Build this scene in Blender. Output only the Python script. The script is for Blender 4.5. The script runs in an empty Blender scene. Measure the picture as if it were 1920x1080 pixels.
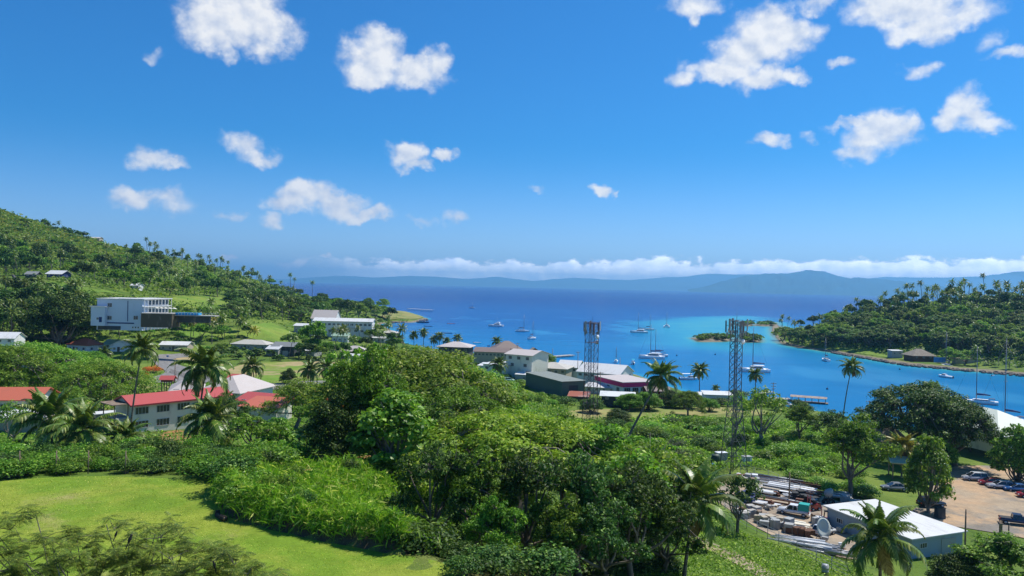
import bpy, bmesh, math, random
import numpy as np
from mathutils import Vector, Matrix
R = math.radians
rng = np.random.default_rng(7)
random.seed(7)
SC = bpy.context.scene
COL = SC.collection
# ---------------------------------------------------------------- camera, sky, sun
CAMZ, F = 40.0, 1450.0
ROLL, PITCH = math.atan(.0227), 3.5 / 1450
_right = Vector((1, 0, 0)); _up = Vector((0, math.sin(PITCH), math.cos(PITCH))); FW = Vector((0, math.cos(PITCH), -math.sin(PITCH)))
RT = _right * math.cos(ROLL) + _up * math.sin(ROLL)
UP = _up * math.cos(ROLL) - _right * math.sin(ROLL)
cam = bpy.data.cameras.new('camera'); camo = bpy.data.objects.new('camera', cam); COL.objects.link(camo)
m = Matrix((RT, UP, -FW)).transposed().to_4x4(); m.translation = Vector((0, 0, CAMZ)); camo.matrix_world = m
cam.sensor_width = 36; cam.lens = 36 * F / 1920; cam.clip_start = .5; cam.clip_end = 60000
SC.camera = camo
SC.view_settings.view_transform = 'Standard'; SC.view_settings.look = 'None'; SC.view_settings.exposure = .22; SC.view_settings.gamma = 1
SC.cycles.max_bounces = 5; SC.cycles.diffuse_bounces = 2; SC.cycles.glossy_bounces = 2; SC.cycles.transmission_bounces = 3
SC.cycles.transparent_max_bounces = 6; SC.cycles.volume_bounces = 0; SC.cycles.use_denoising = True
SUN_EL, SUN_AZ = 57.0, 52.0       # azimuth measured from the view direction (+Y) towards the right (+X)
sd_ = bpy.data.lights.new('sun', 'SUN'); sd_.energy = 4.9; sd_.angle = R(.5); sd_.color = (1, .96, .89)
so = bpy.data.objects.new('sun', sd_); COL.objects.link(so)
sdir = Vector((math.sin(R(SUN_AZ)) * math.cos(R(SUN_EL)), math.cos(R(SUN_AZ)) * math.cos(R(SUN_EL)), math.sin(R(SUN_EL))))
so.rotation_euler = sdir.to_track_quat('Z', 'Y').to_euler(); so.location = (0, 0, 200)

def ray(px, py): return FW + RT * ((px - 960) / F) - UP * ((py - 540) / F)
def at_z(px, py, z):
    d = ray(px, py); t = (z - CAMZ) / d.z; return Vector((d.x * t, d.y * t, z))
def at_d(px, py, D):
    d = ray(px, py); t = D / d.y; return Vector((d.x * t, D, CAMZ + d.z * t))

class NT:
    def __init__(s, tree): s.t = tree
    def n(s, typ, **kw):
        nd = s.t.nodes.new(typ)
        for k, v in kw.items():
            if k[0] == 'i' and k[1:].isdigit(): s.set(nd, int(k[1:]), v)
            elif k.startswith('in_'): s.set(nd, k[3:].replace('_', ' '), v)
            else: setattr(nd, k, v)
        return nd
    def set(s, nd, key, v):
        if isinstance(v, bpy.types.NodeSocket): s.t.links.new(v, nd.inputs[key])
        else: nd.inputs[key].default_value = v
    def math(s, op, a, b=0., c=0., clamp=False):
        nd = s.t.nodes.new('ShaderNodeMath'); nd.operation = op; nd.use_clamp = clamp
        for i, v in enumerate((a, b, c)): s.set(nd, i, v)
        return nd.outputs[0]
    def vec(s, op, a, b=(0, 0, 0), scale=None):
        nd = s.t.nodes.new('ShaderNodeVectorMath'); nd.operation = op; s.set(nd, 0, a); s.set(nd, 1, b)
        if scale is not None: s.set(nd, 3, scale)
        return nd.outputs['Value'] if op in ('DOT_PRODUCT', 'LENGTH', 'DISTANCE') else nd.outputs[0]
    def mix(s, f, a, b, blend='MIX'):
        nd = s.t.nodes.new('ShaderNodeMix'); nd.data_type = 'RGBA'; nd.blend_type = blend
        s.set(nd, 0, f); s.set(nd, 6, a if isinstance(a, bpy.types.NodeSocket) else (*a[:3], 1)); s.set(nd, 7, b if isinstance(b, bpy.types.NodeSocket) else (*b[:3], 1))
        return nd.outputs[2]
    def noise(s, v, scale, detail=3, rough=.55, dist=0):
        nd = s.t.nodes.new('ShaderNodeTexNoise'); s.set(nd, 'Vector', v)
        nd.inputs['Scale'].default_value = scale; nd.inputs['Detail'].default_value = detail; nd.inputs['Roughness'].default_value = rough; nd.inputs['Distortion'].default_value = dist
        return nd.outputs['Fac']
    def smooth(s, v, lo, hi, a=0., b=1.):
        nd = s.t.nodes.new('ShaderNodeMapRange'); nd.interpolation_type = 'SMOOTHSTEP'
        for k, x in ((0, v), (1, lo), (2, hi), (3, a), (4, b)): s.set(nd, k, x)
        return nd.outputs[0]

# world: nishita sky and the fair-weather clouds of the day
world = bpy.data.worlds.new('World'); SC.world = world; world.use_nodes = True
wt = NT(world.node_tree); world.node_tree.nodes.clear()
sky = wt.n('ShaderNodeTexSky', sky_type='NISHITA', sun_disc=False, sun_elevation=R(SUN_EL), sun_rotation=R(SUN_AZ), altitude=0, air_density=1.0, dust_density=.3, ozone_density=3.0)
gen = wt.n('ShaderNodeTexCoord').outputs['Generated']
sep = wt.n('ShaderNodeSeparateXYZ', i0=gen)
az = wt.math('ARCTAN2', sep.outputs[0], sep.outputs[1]); el = wt.math('ARCSINE', sep.outputs[2])
cmb = wt.n('ShaderNodeCombineXYZ', i0=az, i1=el).outputs[0]
def azel(px, py):
    d = ray(px, py).normalized(); return (math.atan2(d.x, d.y), math.asin(d.z))
def fbm(v, scale, det, rough=.6):
    return wt.noise(v, scale, det, rough)
warpn = wt.n('ShaderNodeTexNoise', i0=cmb); warpn.inputs['Scale'].default_value = 16; warpn.inputs['Detail'].default_value = 7; warpn.inputs['Roughness'].default_value = .6
warp = wt.vec('SCALE', wt.vec('SUBTRACT', warpn.outputs['Color'], (.5, .5, .5)), scale=.066)
pw = wt.vec('ADD', cmb, warp)
CL = [  # (px, py, rx, ry, strength)
 (440, -10, 95, 75, 1), (400, 50, 60, 45, 1), (470, 40, 75, 50, 1), (490, 85, 35, 30, .8), (430, 90, 25, 25, .8), (520, 60, 50, 30, .7),
 (287, 102, 26, 12, .4), (700, 122, 70, 42, 1), (715, 95, 45, 35, 1), (770, 135, 65, 32, 1), (815, 115, 30, 35, .9), (690, 150, 50, 20, .9),
 (450, 262, 42, 26, .8), (480, 285, 34, 16, .75), (275, 298, 45, 24, .8), (310, 312, 38, 13, .7), (765, 280, 38, 26, .95), (780, 305, 36, 16, .9), (838, 288, 26, 14, .9),
 (255, 382, 48, 19, .75), (335, 392, 40, 22, .45), (428, 400, 30, 11, .5), (580, 365, 55, 30, 1), (540, 380, 48, 22, .85), (640, 385, 60, 26, 1), (690, 402, 50, 14, 1), (512, 410, 26, 15, .6),
 (845, 415, 24, 16, .5), (795, 420, 30, 10, .4), (1002, 353, 16, 9, .5), (1130, 348, 20, 9, .7), (1155, 356, 10, 6, .5), (560, 487, 30, 8, .7), (428, 481, 20, 7, .8), (608, 490, 16, 5, .5),
 (1300, 5, 60, 22, .65), (1300, 35, 14, 18, .55), (1440, 70, 75, 48, 1.05), (1480, 60, 55, 42, 1), (1400, 100, 70, 38, 1), (1340, 125, 55, 24, .9), (1290, 148, 32, 17, .6), (1430, 150, 60, 24, .9), (1485, 145, 30, 18, .9), (1380, 130, 50, 26, 1),
 (1700, 0, 100, 38, 1.05), (1730, 30, 70, 34, 1), (1820, 10, 60, 28, .85), (1640, 5, 70, 20, .8), (1745, 52, 38, 22, .7), (1540, 0, 40, 14, .6), (1885, 110, 30, 12, .7), (1850, 80, 26, 24, .35),
 (1580, 124, 22, 12, .5), (1725, 128, 38, 14, .5), (1650, 250, 60, 36, .95), (1615, 238, 62, 13, .85), (1620, 280, 40, 18, .7), (1690, 240, 26, 22, .8), (1820, 210, 40, 34, .95), (1800, 225, 44, 17, .95), (1850, 222, 34, 18, .9),
 (1440, 268, 30, 12, .6), (1510, 258, 24, 14, .35)]
acc = None
for (px, py, rx, ry, st) in CL:
    a, e = azel(px, py); k = 1 / math.cos(a)**-1 if False else 1
    sx, sy = F / rx / (1 + math.tan(a)**2) ** 0.0, F / ry
    d = wt.vec('MULTIPLY', wt.vec('SUBTRACT', pw, (a, e, 0)), (sx * (1 / math.cos(a)**2)**.5, sy, 0))
    r2 = wt.vec('DOT_PRODUCT', d, d)
    v = wt.math('MULTIPLY_ADD', r2, -.66 if st > .75 else -.45, st + (.0 if st > .75 else .10))
    acc = v if acc is None else wt.math('MAXIMUM', acc, v)
n1 = fbm(wt.vec('MULTIPLY', cmb, (1, 1.25, 1)), 30, 8, .55)
off = wt.vec('ADD', wt.vec('MULTIPLY', cmb, (1, 1.25, 1)), (.006, .011, 0))
n2 = fbm(off, 30, 3, .5)
den = wt.math('MULTIPLY_ADD', wt.math('SUBTRACT', n1, .5), 1.3, acc)
dens = wt.math('POWER', wt.smooth(den, .0, .9), 1.3)
# low band of cumulus over the far mountains
bn = fbm(wt.vec('MULTIPLY', cmb, (1, 1.8, 1)), 30, 6, .6)
a0, e0 = azel(960, 492); a1, e1 = azel(1800, 482)
big = fbm(wt.n('ShaderNodeCombineXYZ', i0=az).outputs[0], 9, 3, .6)
top = wt.math('MULTIPLY_ADD', wt.math('SUBTRACT', big, .5), .035, wt.math('MULTIPLY_ADD', az, .018, .036))
top = wt.math('MULTIPLY_ADD', wt.math('SUBTRACT', bn, .5), .040, top)
band = wt.math('MULTIPLY', wt.smooth(el, wt.math('ADD', top, -.0), wt.math('ADD', top, -.007)), wt.smooth(az, -.30, -.14))
band = wt.math('MULTIPLY', band, wt.math('MULTIPLY_ADD', wt.smooth(bn, .3, .6), .2, .78))
dtot = wt.math('MAXIMUM', wt.math('MULTIPLY', dens, .97), band)
shade = wt.math('MULTIPLY_ADD', wt.math('SUBTRACT', n1, n2), 1.9, .70)
shade = wt.math('MULTIPLY_ADD', wt.smooth(den, .5, 1.3), .14, shade, clamp=True)
ccol = wt.mix(shade, (.46, .57, .79), (1.02, 1.02, 1.02))
tint = wt.mix(wt.smooth(el, .0, .19), (.70, .92, 1.36), (.135, .61, 1.04))
skyc = wt.vec('MULTIPLY', sky.outputs[0], tint)
SKY_ST = .1
ccol = wt.vec('SCALE', ccol, scale=.80 / SKY_ST)
ccol = wt.vec('SCALE', ccol, scale=wt.math('MULTIPLY_ADD', band, 1.35, 1.0)); bgc = wt.mix(dtot, skyc, ccol)
bg = wt.n('ShaderNodeBackground', i0=bgc, i1=SKY_ST)
wt.t.links.new(bg.outputs[0], wt.n('ShaderNodeOutputWorld').inputs[0])

# ---------------------------------------------------------------- helpers
def tag(o, label=None, cat=None, group=None, kind=None):
    if label: o['label'] = label
    if cat: o['category'] = cat
    if group: o['group'] = group
    if kind: o['kind'] = kind
    return o
def empty(name, loc, rz=0, sc=1.0):
    o = bpy.data.objects.new(name, None); COL.objects.link(o); o.location = loc; o.rotation_euler = (0, 0, rz); o.scale = (sc,) * 3 if not hasattr(sc, '__len__') else sc
    o.empty_display_size = .2
    return o
def thing(name, label, cat, loc, rz=0, group=None, sc=1.0): return tag(empty(name, loc, rz, sc), label, cat, group)
def npmesh(name, V, Fq, mat=None, smooth=False):
    me = bpy.data.meshes.new(name); V = np.asarray(V, dtype=np.float32); Fq = np.asarray(Fq, dtype=np.int32); k = Fq.shape[1]
    me.vertices.add(len(V)); me.vertices.foreach_set('co', V.ravel())
    me.loops.add(Fq.size); me.loops.foreach_set('vertex_index', Fq.ravel())
    me.polygons.add(len(Fq)); me.polygons.foreach_set('loop_start', np.arange(0, Fq.size, k, dtype=np.int32)); me.polygons.foreach_set('loop_total', np.full(len(Fq), k, dtype=np.int32))
    if smooth: me.polygons.foreach_set('use_smooth', np.ones(len(Fq), dtype=bool))
    me.update(calc_edges=True)
    if mat: me.materials.append(mat)
    return me
def link(name, me, parent=None, loc=None, rot=None, scale=None):
    o = bpy.data.objects.new(name, me); COL.objects.link(o)
    if parent: o.parent = parent
    if loc is not None: o.location = loc
    if rot is not None: o.rotation_euler = rot
    if scale is not None: o.scale = scale
    return o
class MB:
    def __init__(s): s.v = []; s.f = []; s.m = []; s.sm = []
    def add(s, vs, fs, mi=0, sm=False):
        b = len(s.v); s.v += [tuple(v) for v in vs]; s.f += [[b + i for i in f] for f in fs]; s.m += [mi] * len(fs); s.sm += [sm] * len(fs); return s
    def box(s, c, sz, rz=0, mi=0, taper=1.0, rot=None):
        x, y, z = (q / 2 for q in sz); vs = [Vector((a * x * (taper if d > 0 else 1), b * y * (taper if d > 0 else 1), d * z)) for d in (-1, 1) for a, b in ((-1, -1), (1, -1), (1, 1), (-1, 1))]
        M_ = rot if rot is not None else Matrix.Rotation(rz, 3, 'Z'); c = Vector(c)
        return s.add([M_ @ v + c for v in vs], [(3, 2, 1, 0), (4, 5, 6, 7), (0, 1, 5, 4), (1, 2, 6, 5), (2, 3, 7, 6), (3, 0, 4, 7)], mi)
    def tube(s, pts, rad, seg=6, mi=0, cap=True):
        pts = [Vector(p) for p in pts]; rad = [rad] * len(pts) if not hasattr(rad, '__len__') else rad; vs = []; a = None
        for i, p in enumerate(pts):
            t = (pts[min(i + 1, len(pts) - 1)] - pts[max(i - 1, 0)]).normalized()
            a = (a - t * a.dot(t)).normalized() if a is not None and (a - t * a.dot(t)).length > 1e-4 else t.orthogonal().normalized()
            b = t.cross(a)
            vs += [p + (a * math.cos(2 * math.pi * k / seg) + b * math.sin(2 * math.pi * k / seg)) * rad[i] for k in range(seg)]
        fs = [(i * seg + k, i * seg + (k + 1) % seg, (i + 1) * seg + (k + 1) % seg, (i + 1) * seg + k) for i in range(len(pts) - 1) for k in range(seg)]
        if cap: fs += [tuple(range(seg))[::-1], tuple((len(pts) - 1) * seg + k for k in range(seg))]
        return s.add(vs, fs, mi, True)
    def prism(s, poly, y0, y1, mi=0, inset=0, axis='y'):   # poly = [(x, z)], extruded along y
        n = len(poly); f = (lambda x, y, z: (x, y, z)) if axis == 'y' else (lambda x, y, z: (y, x, z))
        vs = [f(x, y0, z) for x, z in poly] + [f(x, y1, z) for x, z in poly]
        return s.add(vs, [tuple(range(n)), tuple(range(n, 2 * n))[::-1]] + [(i, n + i, n + (i + 1) % n, (i + 1) % n) for i in range(n)], mi)
    def lathe(s, prof, seg=12, c=(0, 0, 0), mi=0, rot=None):
        vs = []; c = Vector(c)
        for r, z in prof:
            for k in range(seg):
                v = Vector((r * math.cos(2 * math.pi * k / seg), r * math.sin(2 * math.pi * k / seg), z)); vs.append((rot @ v if rot else v) + c)
        n = len(prof)
        return s.add(vs, [(i * seg + k, i * seg + (k + 1) % seg, (i + 1) * seg + (k + 1) % seg, (i + 1) * seg + k) for i in range(n - 1) for k in range(seg)] + [tuple(range(seg))[::-1], tuple((n - 1) * seg + k for k in range(seg))], mi, True)
    def mesh(s, name, mats):
        me = bpy.data.meshes.new(name); me.from_pydata(s.v, [], s.f)
        for mm in (mats if isinstance(mats, (list, tuple)) else [mats]): me.materials.append(mm)
        me.polygons.foreach_set('material_index', s.m); me.polygons.foreach_set('use_smooth', s.sm)
        bm = bmesh.new(); bm.from_mesh(me); bmesh.ops.recalc_face_normals(bm, faces=bm.faces); bm.to_mesh(me); bm.free()
        return me
    def build(s, name, mats, parent=None, **kw): return link(name, s.mesh(name, mats), parent, **kw)
def kids(o): return [c for c in o.children]
def copy_tree(o, parent=None):
    c = o.copy(); COL.objects.link(c)
    if parent: c.parent = parent
    for ch in kids(o): copy_tree(ch, c)
    return c

# ---------------------------------------------------------------- materials
MATS = {}
def mat(name, col, rough=.7, col2=None, scale=2., amount=1., metal=0., spec=.4, bump=0., bscale=20., coords='Object', detail=4, lo=.38, hi=.62, stretch=(1, 1, 1), perobj=0., coat=0.):
    if name in MATS: return MATS[name]
    M_ = bpy.data.materials.new(name); M_.use_nodes = True; t = NT(M_.node_tree); p = t.t.nodes['Principled BSDF']; MATS[name] = M_
    p.inputs['Roughness'].default_value = rough; p.inputs['Metallic'].default_value = metal; p.inputs['Specular IOR Level'].default_value = spec
    if coat: p.inputs['Coat Weight'].default_value = coat
    if coords == 'World': v = t.n('ShaderNodeNewGeometry').outputs['Position']
    else: v = t.n('ShaderNodeTexCoord').outputs['Object']
    v = t.vec('MULTIPLY', v, stretch)
    c = (*col, 1)
    if col2 is not None:
        f = t.smooth(t.noise(v, scale, detail), lo, hi); c = t.mix(t.math('MULTIPLY', f, amount), col, col2)
    if perobj:
        r = t.n('ShaderNodeObjectInfo').outputs['Random']; k = t.math('MULTIPLY_ADD', r, perobj, 1 - perobj / 2)
        if not isinstance(c, bpy.types.NodeSocket): c = t.mix(0, col, col)
        c = t.vec('SCALE', c, scale=k)
    t.set(p, 'Base Color', c)
    if bump:
        b = t.n('ShaderNodeBump', in_Height=t.noise(v, bscale, 3), in_Strength=bump, in_Distance=.05); t.set(p, 'Normal', b.outputs[0])
    return M_
def leafmat(name, c1, c2, c3=None, rough=.55, trans=.34, var=.6, nscale=.35, spec=.2):
    c1, c2, c3 = [tuple(q * w for q, w in zip(c, (1.72, 1.58, 1.15))) if c else c for c in (c1, c2, c3)]; spec = min(spec, .3)
    if name in MATS: return MATS[name]
    M_ = bpy.data.materials.new(name); M_.use_nodes = True; t = NT(M_.node_tree); nt = t.t; p = nt.nodes['Principled BSDF']; out = nt.nodes['Material Output']; MATS[name] = M_
    g = t.n('ShaderNodeNewGeometry'); isl = g.outputs['Random Per Island']; oi = t.n('ShaderNodeObjectInfo').outputs['Random']
    v = g.outputs['Position']
    f = t.smooth(t.noise(v, nscale, 2), .36, .64)
    c = t.mix(t.math('MULTIPLY_ADD', isl, .45, t.math('MULTIPLY', f, .55)), c1, c2)
    if c3 is not None: c = t.mix(t.smooth(isl, .86, .9), c, c3)
    k = t.math('MULTIPLY', t.math('MULTIPLY_ADD', isl, var, 1 - var / 2), t.math('MULTIPLY_ADD', oi, .45, .78))
    c = t.vec('SCALE', c, scale=k)
    hs = t.n('ShaderNodeHueSaturation', in_Color=c, in_Hue=t.math('MULTIPLY_ADD', oi, .035, .4825)); c = hs.outputs[0]
    t.set(p, 'Base Color', c); p.inputs['Roughness'].default_value = rough; p.inputs['Specular IOR Level'].default_value = spec
    tr = t.n('ShaderNodeBsdfTranslucent', i0=t.vec('MULTIPLY', c, (1.25, 1.35, .7)))
    ms = t.n('ShaderNodeMixShader', i0=trans, i1=p.outputs[0], i2=tr.outputs[0]); nt.links.new(ms.outputs[0], out.inputs[0])
    return M_

# ---------------------------------------------------------------- terrain
def P2(l, z=0.): return [at_z(px, py, z).xy for px, py in l]
MAIN = P2([(803, 598), (775, 605), (735, 604), (712, 608), (738, 622), (752, 640), (775, 652), (830, 660), (900, 664), (960, 662), (1000, 668), (1040, 688), (1090, 690), (1130, 694), (1190, 702), (1250, 724), (1300, 740), (1350, 750), (1430, 756), (1500, 768), (1560, 778), (1610, 795), (1660, 808), (1850, 812), (1935, 806), (2300, 860)]) + [Vector((900, 200)), Vector((900, -300)), Vector((-2600, -300)), Vector((-2600, 1700)), Vector((-700, 1560)), Vector((-330, 1330)), Vector((-235, 1200)), Vector((-150, 1100))]
HEAD = P2([(1452, 604), (1448, 622), (1464, 643), (1500, 652), (1560, 660), (1620, 671), (1700, 684), (1800, 694), (1925, 703), (2200, 730)]) + [Vector((900, 420)), Vector((1100, 900)), Vector((420, 860)), Vector((330, 800)), Vector((270, 760))]
ISL = [P2([(1296, 634), (1315, 631), (1340, 630), (1366, 632), (1372, 638), (1350, 641), (1312, 641)]), P2([(1390, 636), (1400, 631), (1418, 631), (1428, 637), (1420, 642), (1396, 642)]), P2([(1386, 609), (1394, 606), (1408, 606), (1412, 611), (1396, 612)]), P2([(1416, 610), (1424, 606), (1452, 604), (1456, 611), (1430, 612)])]
def sdist(poly, X, Y):
    X = np.asarray(X, float); Y = np.asarray(Y, float); d = np.full(X.shape, 1e18); ins = np.zeros(X.shape, bool); n = len(poly)
    for i in range(n):
        ax, ay = poly[i]; bx, by = poly[(i + 1) % n]; ex, ey = bx - ax, by - ay
        t = np.clip(((X - ax) * ex + (Y - ay) * ey) / (ex * ex + ey * ey + 1e-9), 0, 1)
        d = np.minimum(d, (X - ax - t * ex)**2 + (Y - ay - t * ey)**2)
        c = ((ay > Y) != (by > Y)); ins ^= c & (X < (bx - ax) * (Y - ay) / ((by - ay) if by != ay else 1e-9) + ax)
    return np.where(ins, 1, -1) * np.sqrt(d)
CZ = [(0, 910, 21), (200, 898, 21), (400, 908, 21), (0, 1080, 21.4), (400, 1000, 21), (700, 1075, 21), (400, 1080, 21.3), (200, 960, 21), (600, 885, 20.5), (450, 885, 20.5), (740, 862, 19.5), (800, 1040, 21), (980, 1072, 20.8),
 (1320, 1075, 9), (1250, 1050, 13), (1400, 1040, 6.5), (1450, 1075, 6.5), (1530, 1075, 4.5), (1300, 1000, 6), (1360, 940, 3.2), (1460, 980, 3), (1600, 1000, 3), (1420, 900, 3), (1540, 930, 3), (1600, 1050, 3), (1750, 1030, 2.5), (1900, 1060, 2.5),
 (1700, 960, 2.3), (1900, 900, 2.2), (1800, 880, 2.2), (1900, 1000, 2.3), (1450, 870, 3), (1550, 850, 3), (1400, 840, 3.2), (1374, 875, 3.2), (1250, 840, 4), (1106, 792, 5), (1200, 778, 3.5), (1400, 778, 3), (1300, 772, 3), (1500, 805, 2.4), (1650, 840, 2.2),
 (330, 812, 9), (250, 815, 9.5), (60, 812, 10), (150, 785, 9), (500, 720, 6), (600, 690, 6), (400, 690, 6), (450, 702, 6), (300, 700, 6.5), (330, 680, 6.5), (320, 665, 7), (200, 665, 8), (145, 660, 8), (60, 680, 9), (0, 645, 12),
 (700, 672, 5), (850, 664, 3), (930, 712, 5), (1050, 742, 4), (1000, 722, 4.5), (1150, 742, 3), (480, 640, 9), (540, 642, 8.5), (480, 610, 17), (430, 600, 18), (200, 606, 18), (300, 606, 17.5), (400, 614, 14), (350, 606, 16.5), (100, 622, 15), (50, 612, 17),
 (600, 632, 7.5), (690, 632, 6), (560, 617, 11), (760, 592, 3), (700, 592, 6), (650, 592, 9), (1700, 667, 2), (1800, 674, 2.5), (1900, 682, 3), (1600, 652, 3), (1500, 638, 2), (1475, 632, 2)]
CD = [(20, 560, 400), (100, 556, 400), (200, 553, 400), (120, 526, 440), (60, 523, 450), (0, 530, 430), (350, 562, 480), (450, 562, 550), (0, 392, 800), (90, 424, 820), (160, 447, 850), (230, 463, 880), (330, 485, 900), (420, 508, 950), (500, 534, 1000), (560, 552, 1050), (620, 566, 1080),
 (0, 450, 640), (150, 482, 650), (300, 512, 650), (450, 540, 750), (0, 500, 520), (200, 530, 500), (-150, 370, 790), (-400, 330, 760), (-300, 560, 380), (-200, 500, 500), (1600, 580, 620), (1700, 567, 600), (1800, 562, 600), (1900, 562, 600), (1530, 602, 640), (2050, 560, 600), (1700, 625, 520), (1850, 625, 490)]
CW = [(0, 20, 24), (-20, 20, 24), (20, 20, 22), (40, 40, 14), (-60, 40, 22), (-90, 80, 20), (-6, 57.5, 20), (-2, 61, 17), (8, 60, 16), (14, 66, 14), (22, 70, 12), (-6, 70, 16.5), (4, 54, 20), (-20, 110, 16), (0, 110, 11), (15, 100, 9.5), (-10, 150, 8), (-40, 120, 14), (-60, 110, 15), (-60, 90, 18.5), (-30, 88, 19.5), (-8, 85, 15.5), (-35, 170, 8), (10, 140, 6),
 (-900, 1400, 60), (-400, 1350, 8), (-700, 1200, 90), (500, 760, 12), (380, 760, 10), (-250, 200, 9), (-160, 120, 14), (200, 120, 2.5), (120, 60, 4)]
cp = [tuple(at_z(*c)) for c in CZ] + [tuple(at_d(*c)) for c in CD] + CW
cp = np.array(cp)
def uvw(x, y):
    y = np.maximum(y, 12.); return np.stack([x / y * 1.3, np.log(y)], -1)
_q = uvw(cp[:, 0], cp[:, 1]); _K = np.sqrt(((_q[:, None] - _q[None])**2).sum(-1)); _n = len(cp)
_A = np.zeros((_n + 1, _n + 1)); _A[:_n, :_n] = _K - np.eye(_n) * .004; _A[:_n, _n] = 1; _A[_n, :_n] = 1
_w = np.linalg.solve(_A, np.append(cp[:, 2], 0))
def rbf(x, y):
    x = np.asarray(x, float); y = np.asarray(y, float); sh = x.shape; q = uvw(x.ravel(), y.ravel()); out = np.empty(len(q))
    for i in range(0, len(q), 20000):
        b = q[i:i + 20000]; out[i:i + 20000] = np.sqrt(((b[:, None] - _q[None])**2).sum(-1)) @ _w[:_n] + _w[_n]
    return out.reshape(sh)
BANK = P2([(406, 940), (420, 966), (470, 984), (540, 1001), (640, 1019), (720, 1033), (760, 1038), (800, 1000), (790, 930)], 21) + P2([(740, 866), (640, 880), (560, 888), (470, 888), (412, 912)], 21)
def hfull(x, y):
    h = rbf(x, y) + 1.3 * np.clip(sdist(BANK, x, y) / .9, 0, 1); s1 = sdist(MAIN, x, y); s2 = sdist(HEAD, x, y); h = np.maximum(h, 1.4)
    h = h + np.sin(x * .021 + y * .013) * np.cos(y * .017) * np.clip((y - 300) / 300, 0, 2)
    s = np.maximum(s1, s2)
    for I in ISL: s = np.maximum(s, np.minimum(sdist(I, x, y), 2.5))
    rise = np.where(s > 0, np.minimum(s * .3, 1.3) + np.maximum(s - 4, 0) * .35, np.maximum(s * .12, -6))
    return np.minimum(h, rise)
NU, NV = 420, 400
_us = np.linspace(-1.0, 1.0, NU); _vs = np.linspace(math.log(14), math.log(1900), NV)
_UU, _VV = np.meshgrid(_us, _vs); _YY = np.exp(_VV); _XX = _UU * _YY
_ZZ = hfull(_XX, _YY)
def H(x, y):
    x = np.asarray(x, float); y = np.maximum(np.asarray(y, float), 14.01); u = np.clip((x / y + 1) / 2 * (NU - 1), 0, NU - 1.001); v = np.clip((np.log(y) - _vs[0]) / (_vs[-1] - _vs[0]) * (NV - 1), 0, NV - 1.001)
    i = u.astype(int); j = v.astype(int); fu = u - i; fv = v - j
    return (_ZZ[j, i] * (1 - fu) + _ZZ[j, i + 1] * fu) * (1 - fv) + (_ZZ[j + 1, i] * (1 - fu) + _ZZ[j + 1, i + 1] * fu) * fv
_DD = np.exp(np.linspace(math.log(16), math.log(1850), 1500))
def G(px, py, dmin=0):
    d = ray(px, py); x = d.x / d.y * _DD; z = CAMZ + d.z / d.y * _DD; hh = np.maximum(H(x, _DD), 0); ok = (z <= hh) & (_DD > dmin)
    if not ok.any(): return None
    k = int(np.argmax(ok)); return Vector((x[k], _DD[k], float(hh[k])))
def GN(PX, PY):     # many pixels at once -> N x 3, nan where the ray misses
    PX = np.asarray(PX, float); PY = np.asarray(PY, float); a = (PX - 960) / F; b = (PY - 540) / F
    d = np.array(FW)[None] + np.array(RT)[None] * a[:, None] - np.array(UP)[None] * b[:, None]; out = np.full((len(PX), 3), np.nan)
    dd = _DD[::3]
    for i in range(0, len(PX), 4000):
        e = d[i:i + 4000]; X = e[:, 0:1] / e[:, 1:2] * dd; Z = CAMZ + e[:, 2:3] / e[:, 1:2] * dd; hh = H(X, np.broadcast_to(dd, X.shape)); ok = Z <= hh; k = ok.argmax(1); r = np.arange(len(e)); g = ok.any(1) & (hh[r, k] > .5)
        out[i:i + 4000][g] = np.stack([X[r, k], dd[k], hh[r, k]], -1)[g]
    return out
_idx = (np.arange(NV - 1)[:, None] * NU + np.arange(NU - 1)[None]).ravel()
# ground
def ground_mat():
    M_ = bpy.data.materials.new('ground'); M_.use_nodes = True; t = NT(M_.node_tree); p = t.t.nodes['Principled BSDF']
    v = t.n('ShaderNodeNewGeometry').outputs['Position']
    c = t.mix(t.smooth(t.noise(v, .05, 5), .4, .62), (.085, .15, .020), (.16, .22, .038))
    c = t.mix(t.smooth(t.noise(v, .5, 6, .7), .5, .75), c, (.035, .075, .014))
    c = t.mix(t.math('MULTIPLY', t.smooth(t.noise(v, .016, 4), .56, .7), .6), c, (.20, .17, .07))
    z = t.n('ShaderNodeSeparateXYZ', i0=v).outputs[2]
    c = t.mix(t.smooth(z, 1.25, .8), c, (.24, .20, .14)); c = t.mix(t.smooth(z, .3, -.1), c, (.08, .08, .06))
    nz = t.n('ShaderNodeSeparateXYZ', i0=t.n('ShaderNodeNewGeometry').outputs['True Normal']).outputs[2]; c = t.mix(t.math('MULTIPLY', t.smooth(nz, .86, .62), t.smooth(z, 10, 14)), c, t.mix(t.noise(v, 2.5, 5, .7), (.05, .035, .022), (.17, .12, .07)))
    t.set(p, 'Base Color', c); p.inputs['Roughness'].default_value = .9; p.inputs['Specular IOR Level'].default_value = .1
    b = t.n('ShaderNodeBump', in_Height=t.noise(v, 1.2, 6, .7), in_Strength=.6, in_Distance=.4); t.set(p, 'Normal', b.outputs[0])
    return M_
V = np.stack([_XX, _YY, _ZZ], -1).reshape(-1, 3)
tag(link('ground', npmesh('ground', V, np.stack([_idx, _idx + 1, _idx + NU + 1, _idx + NU], 1), ground_mat(), True)), kind='structure')
gm = MATS.get('x') or bpy.data.materials['ground']
bk = link('ground', npmesh('near_ground', [(-14, 14, H(-14, 14.1)), (14, 14, H(14, 14.1)), (400, -200, 20), (-400, -200, 20)], [(0, 1, 2, 3)][:1], gm)); tag(bk, kind='structure')

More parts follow.
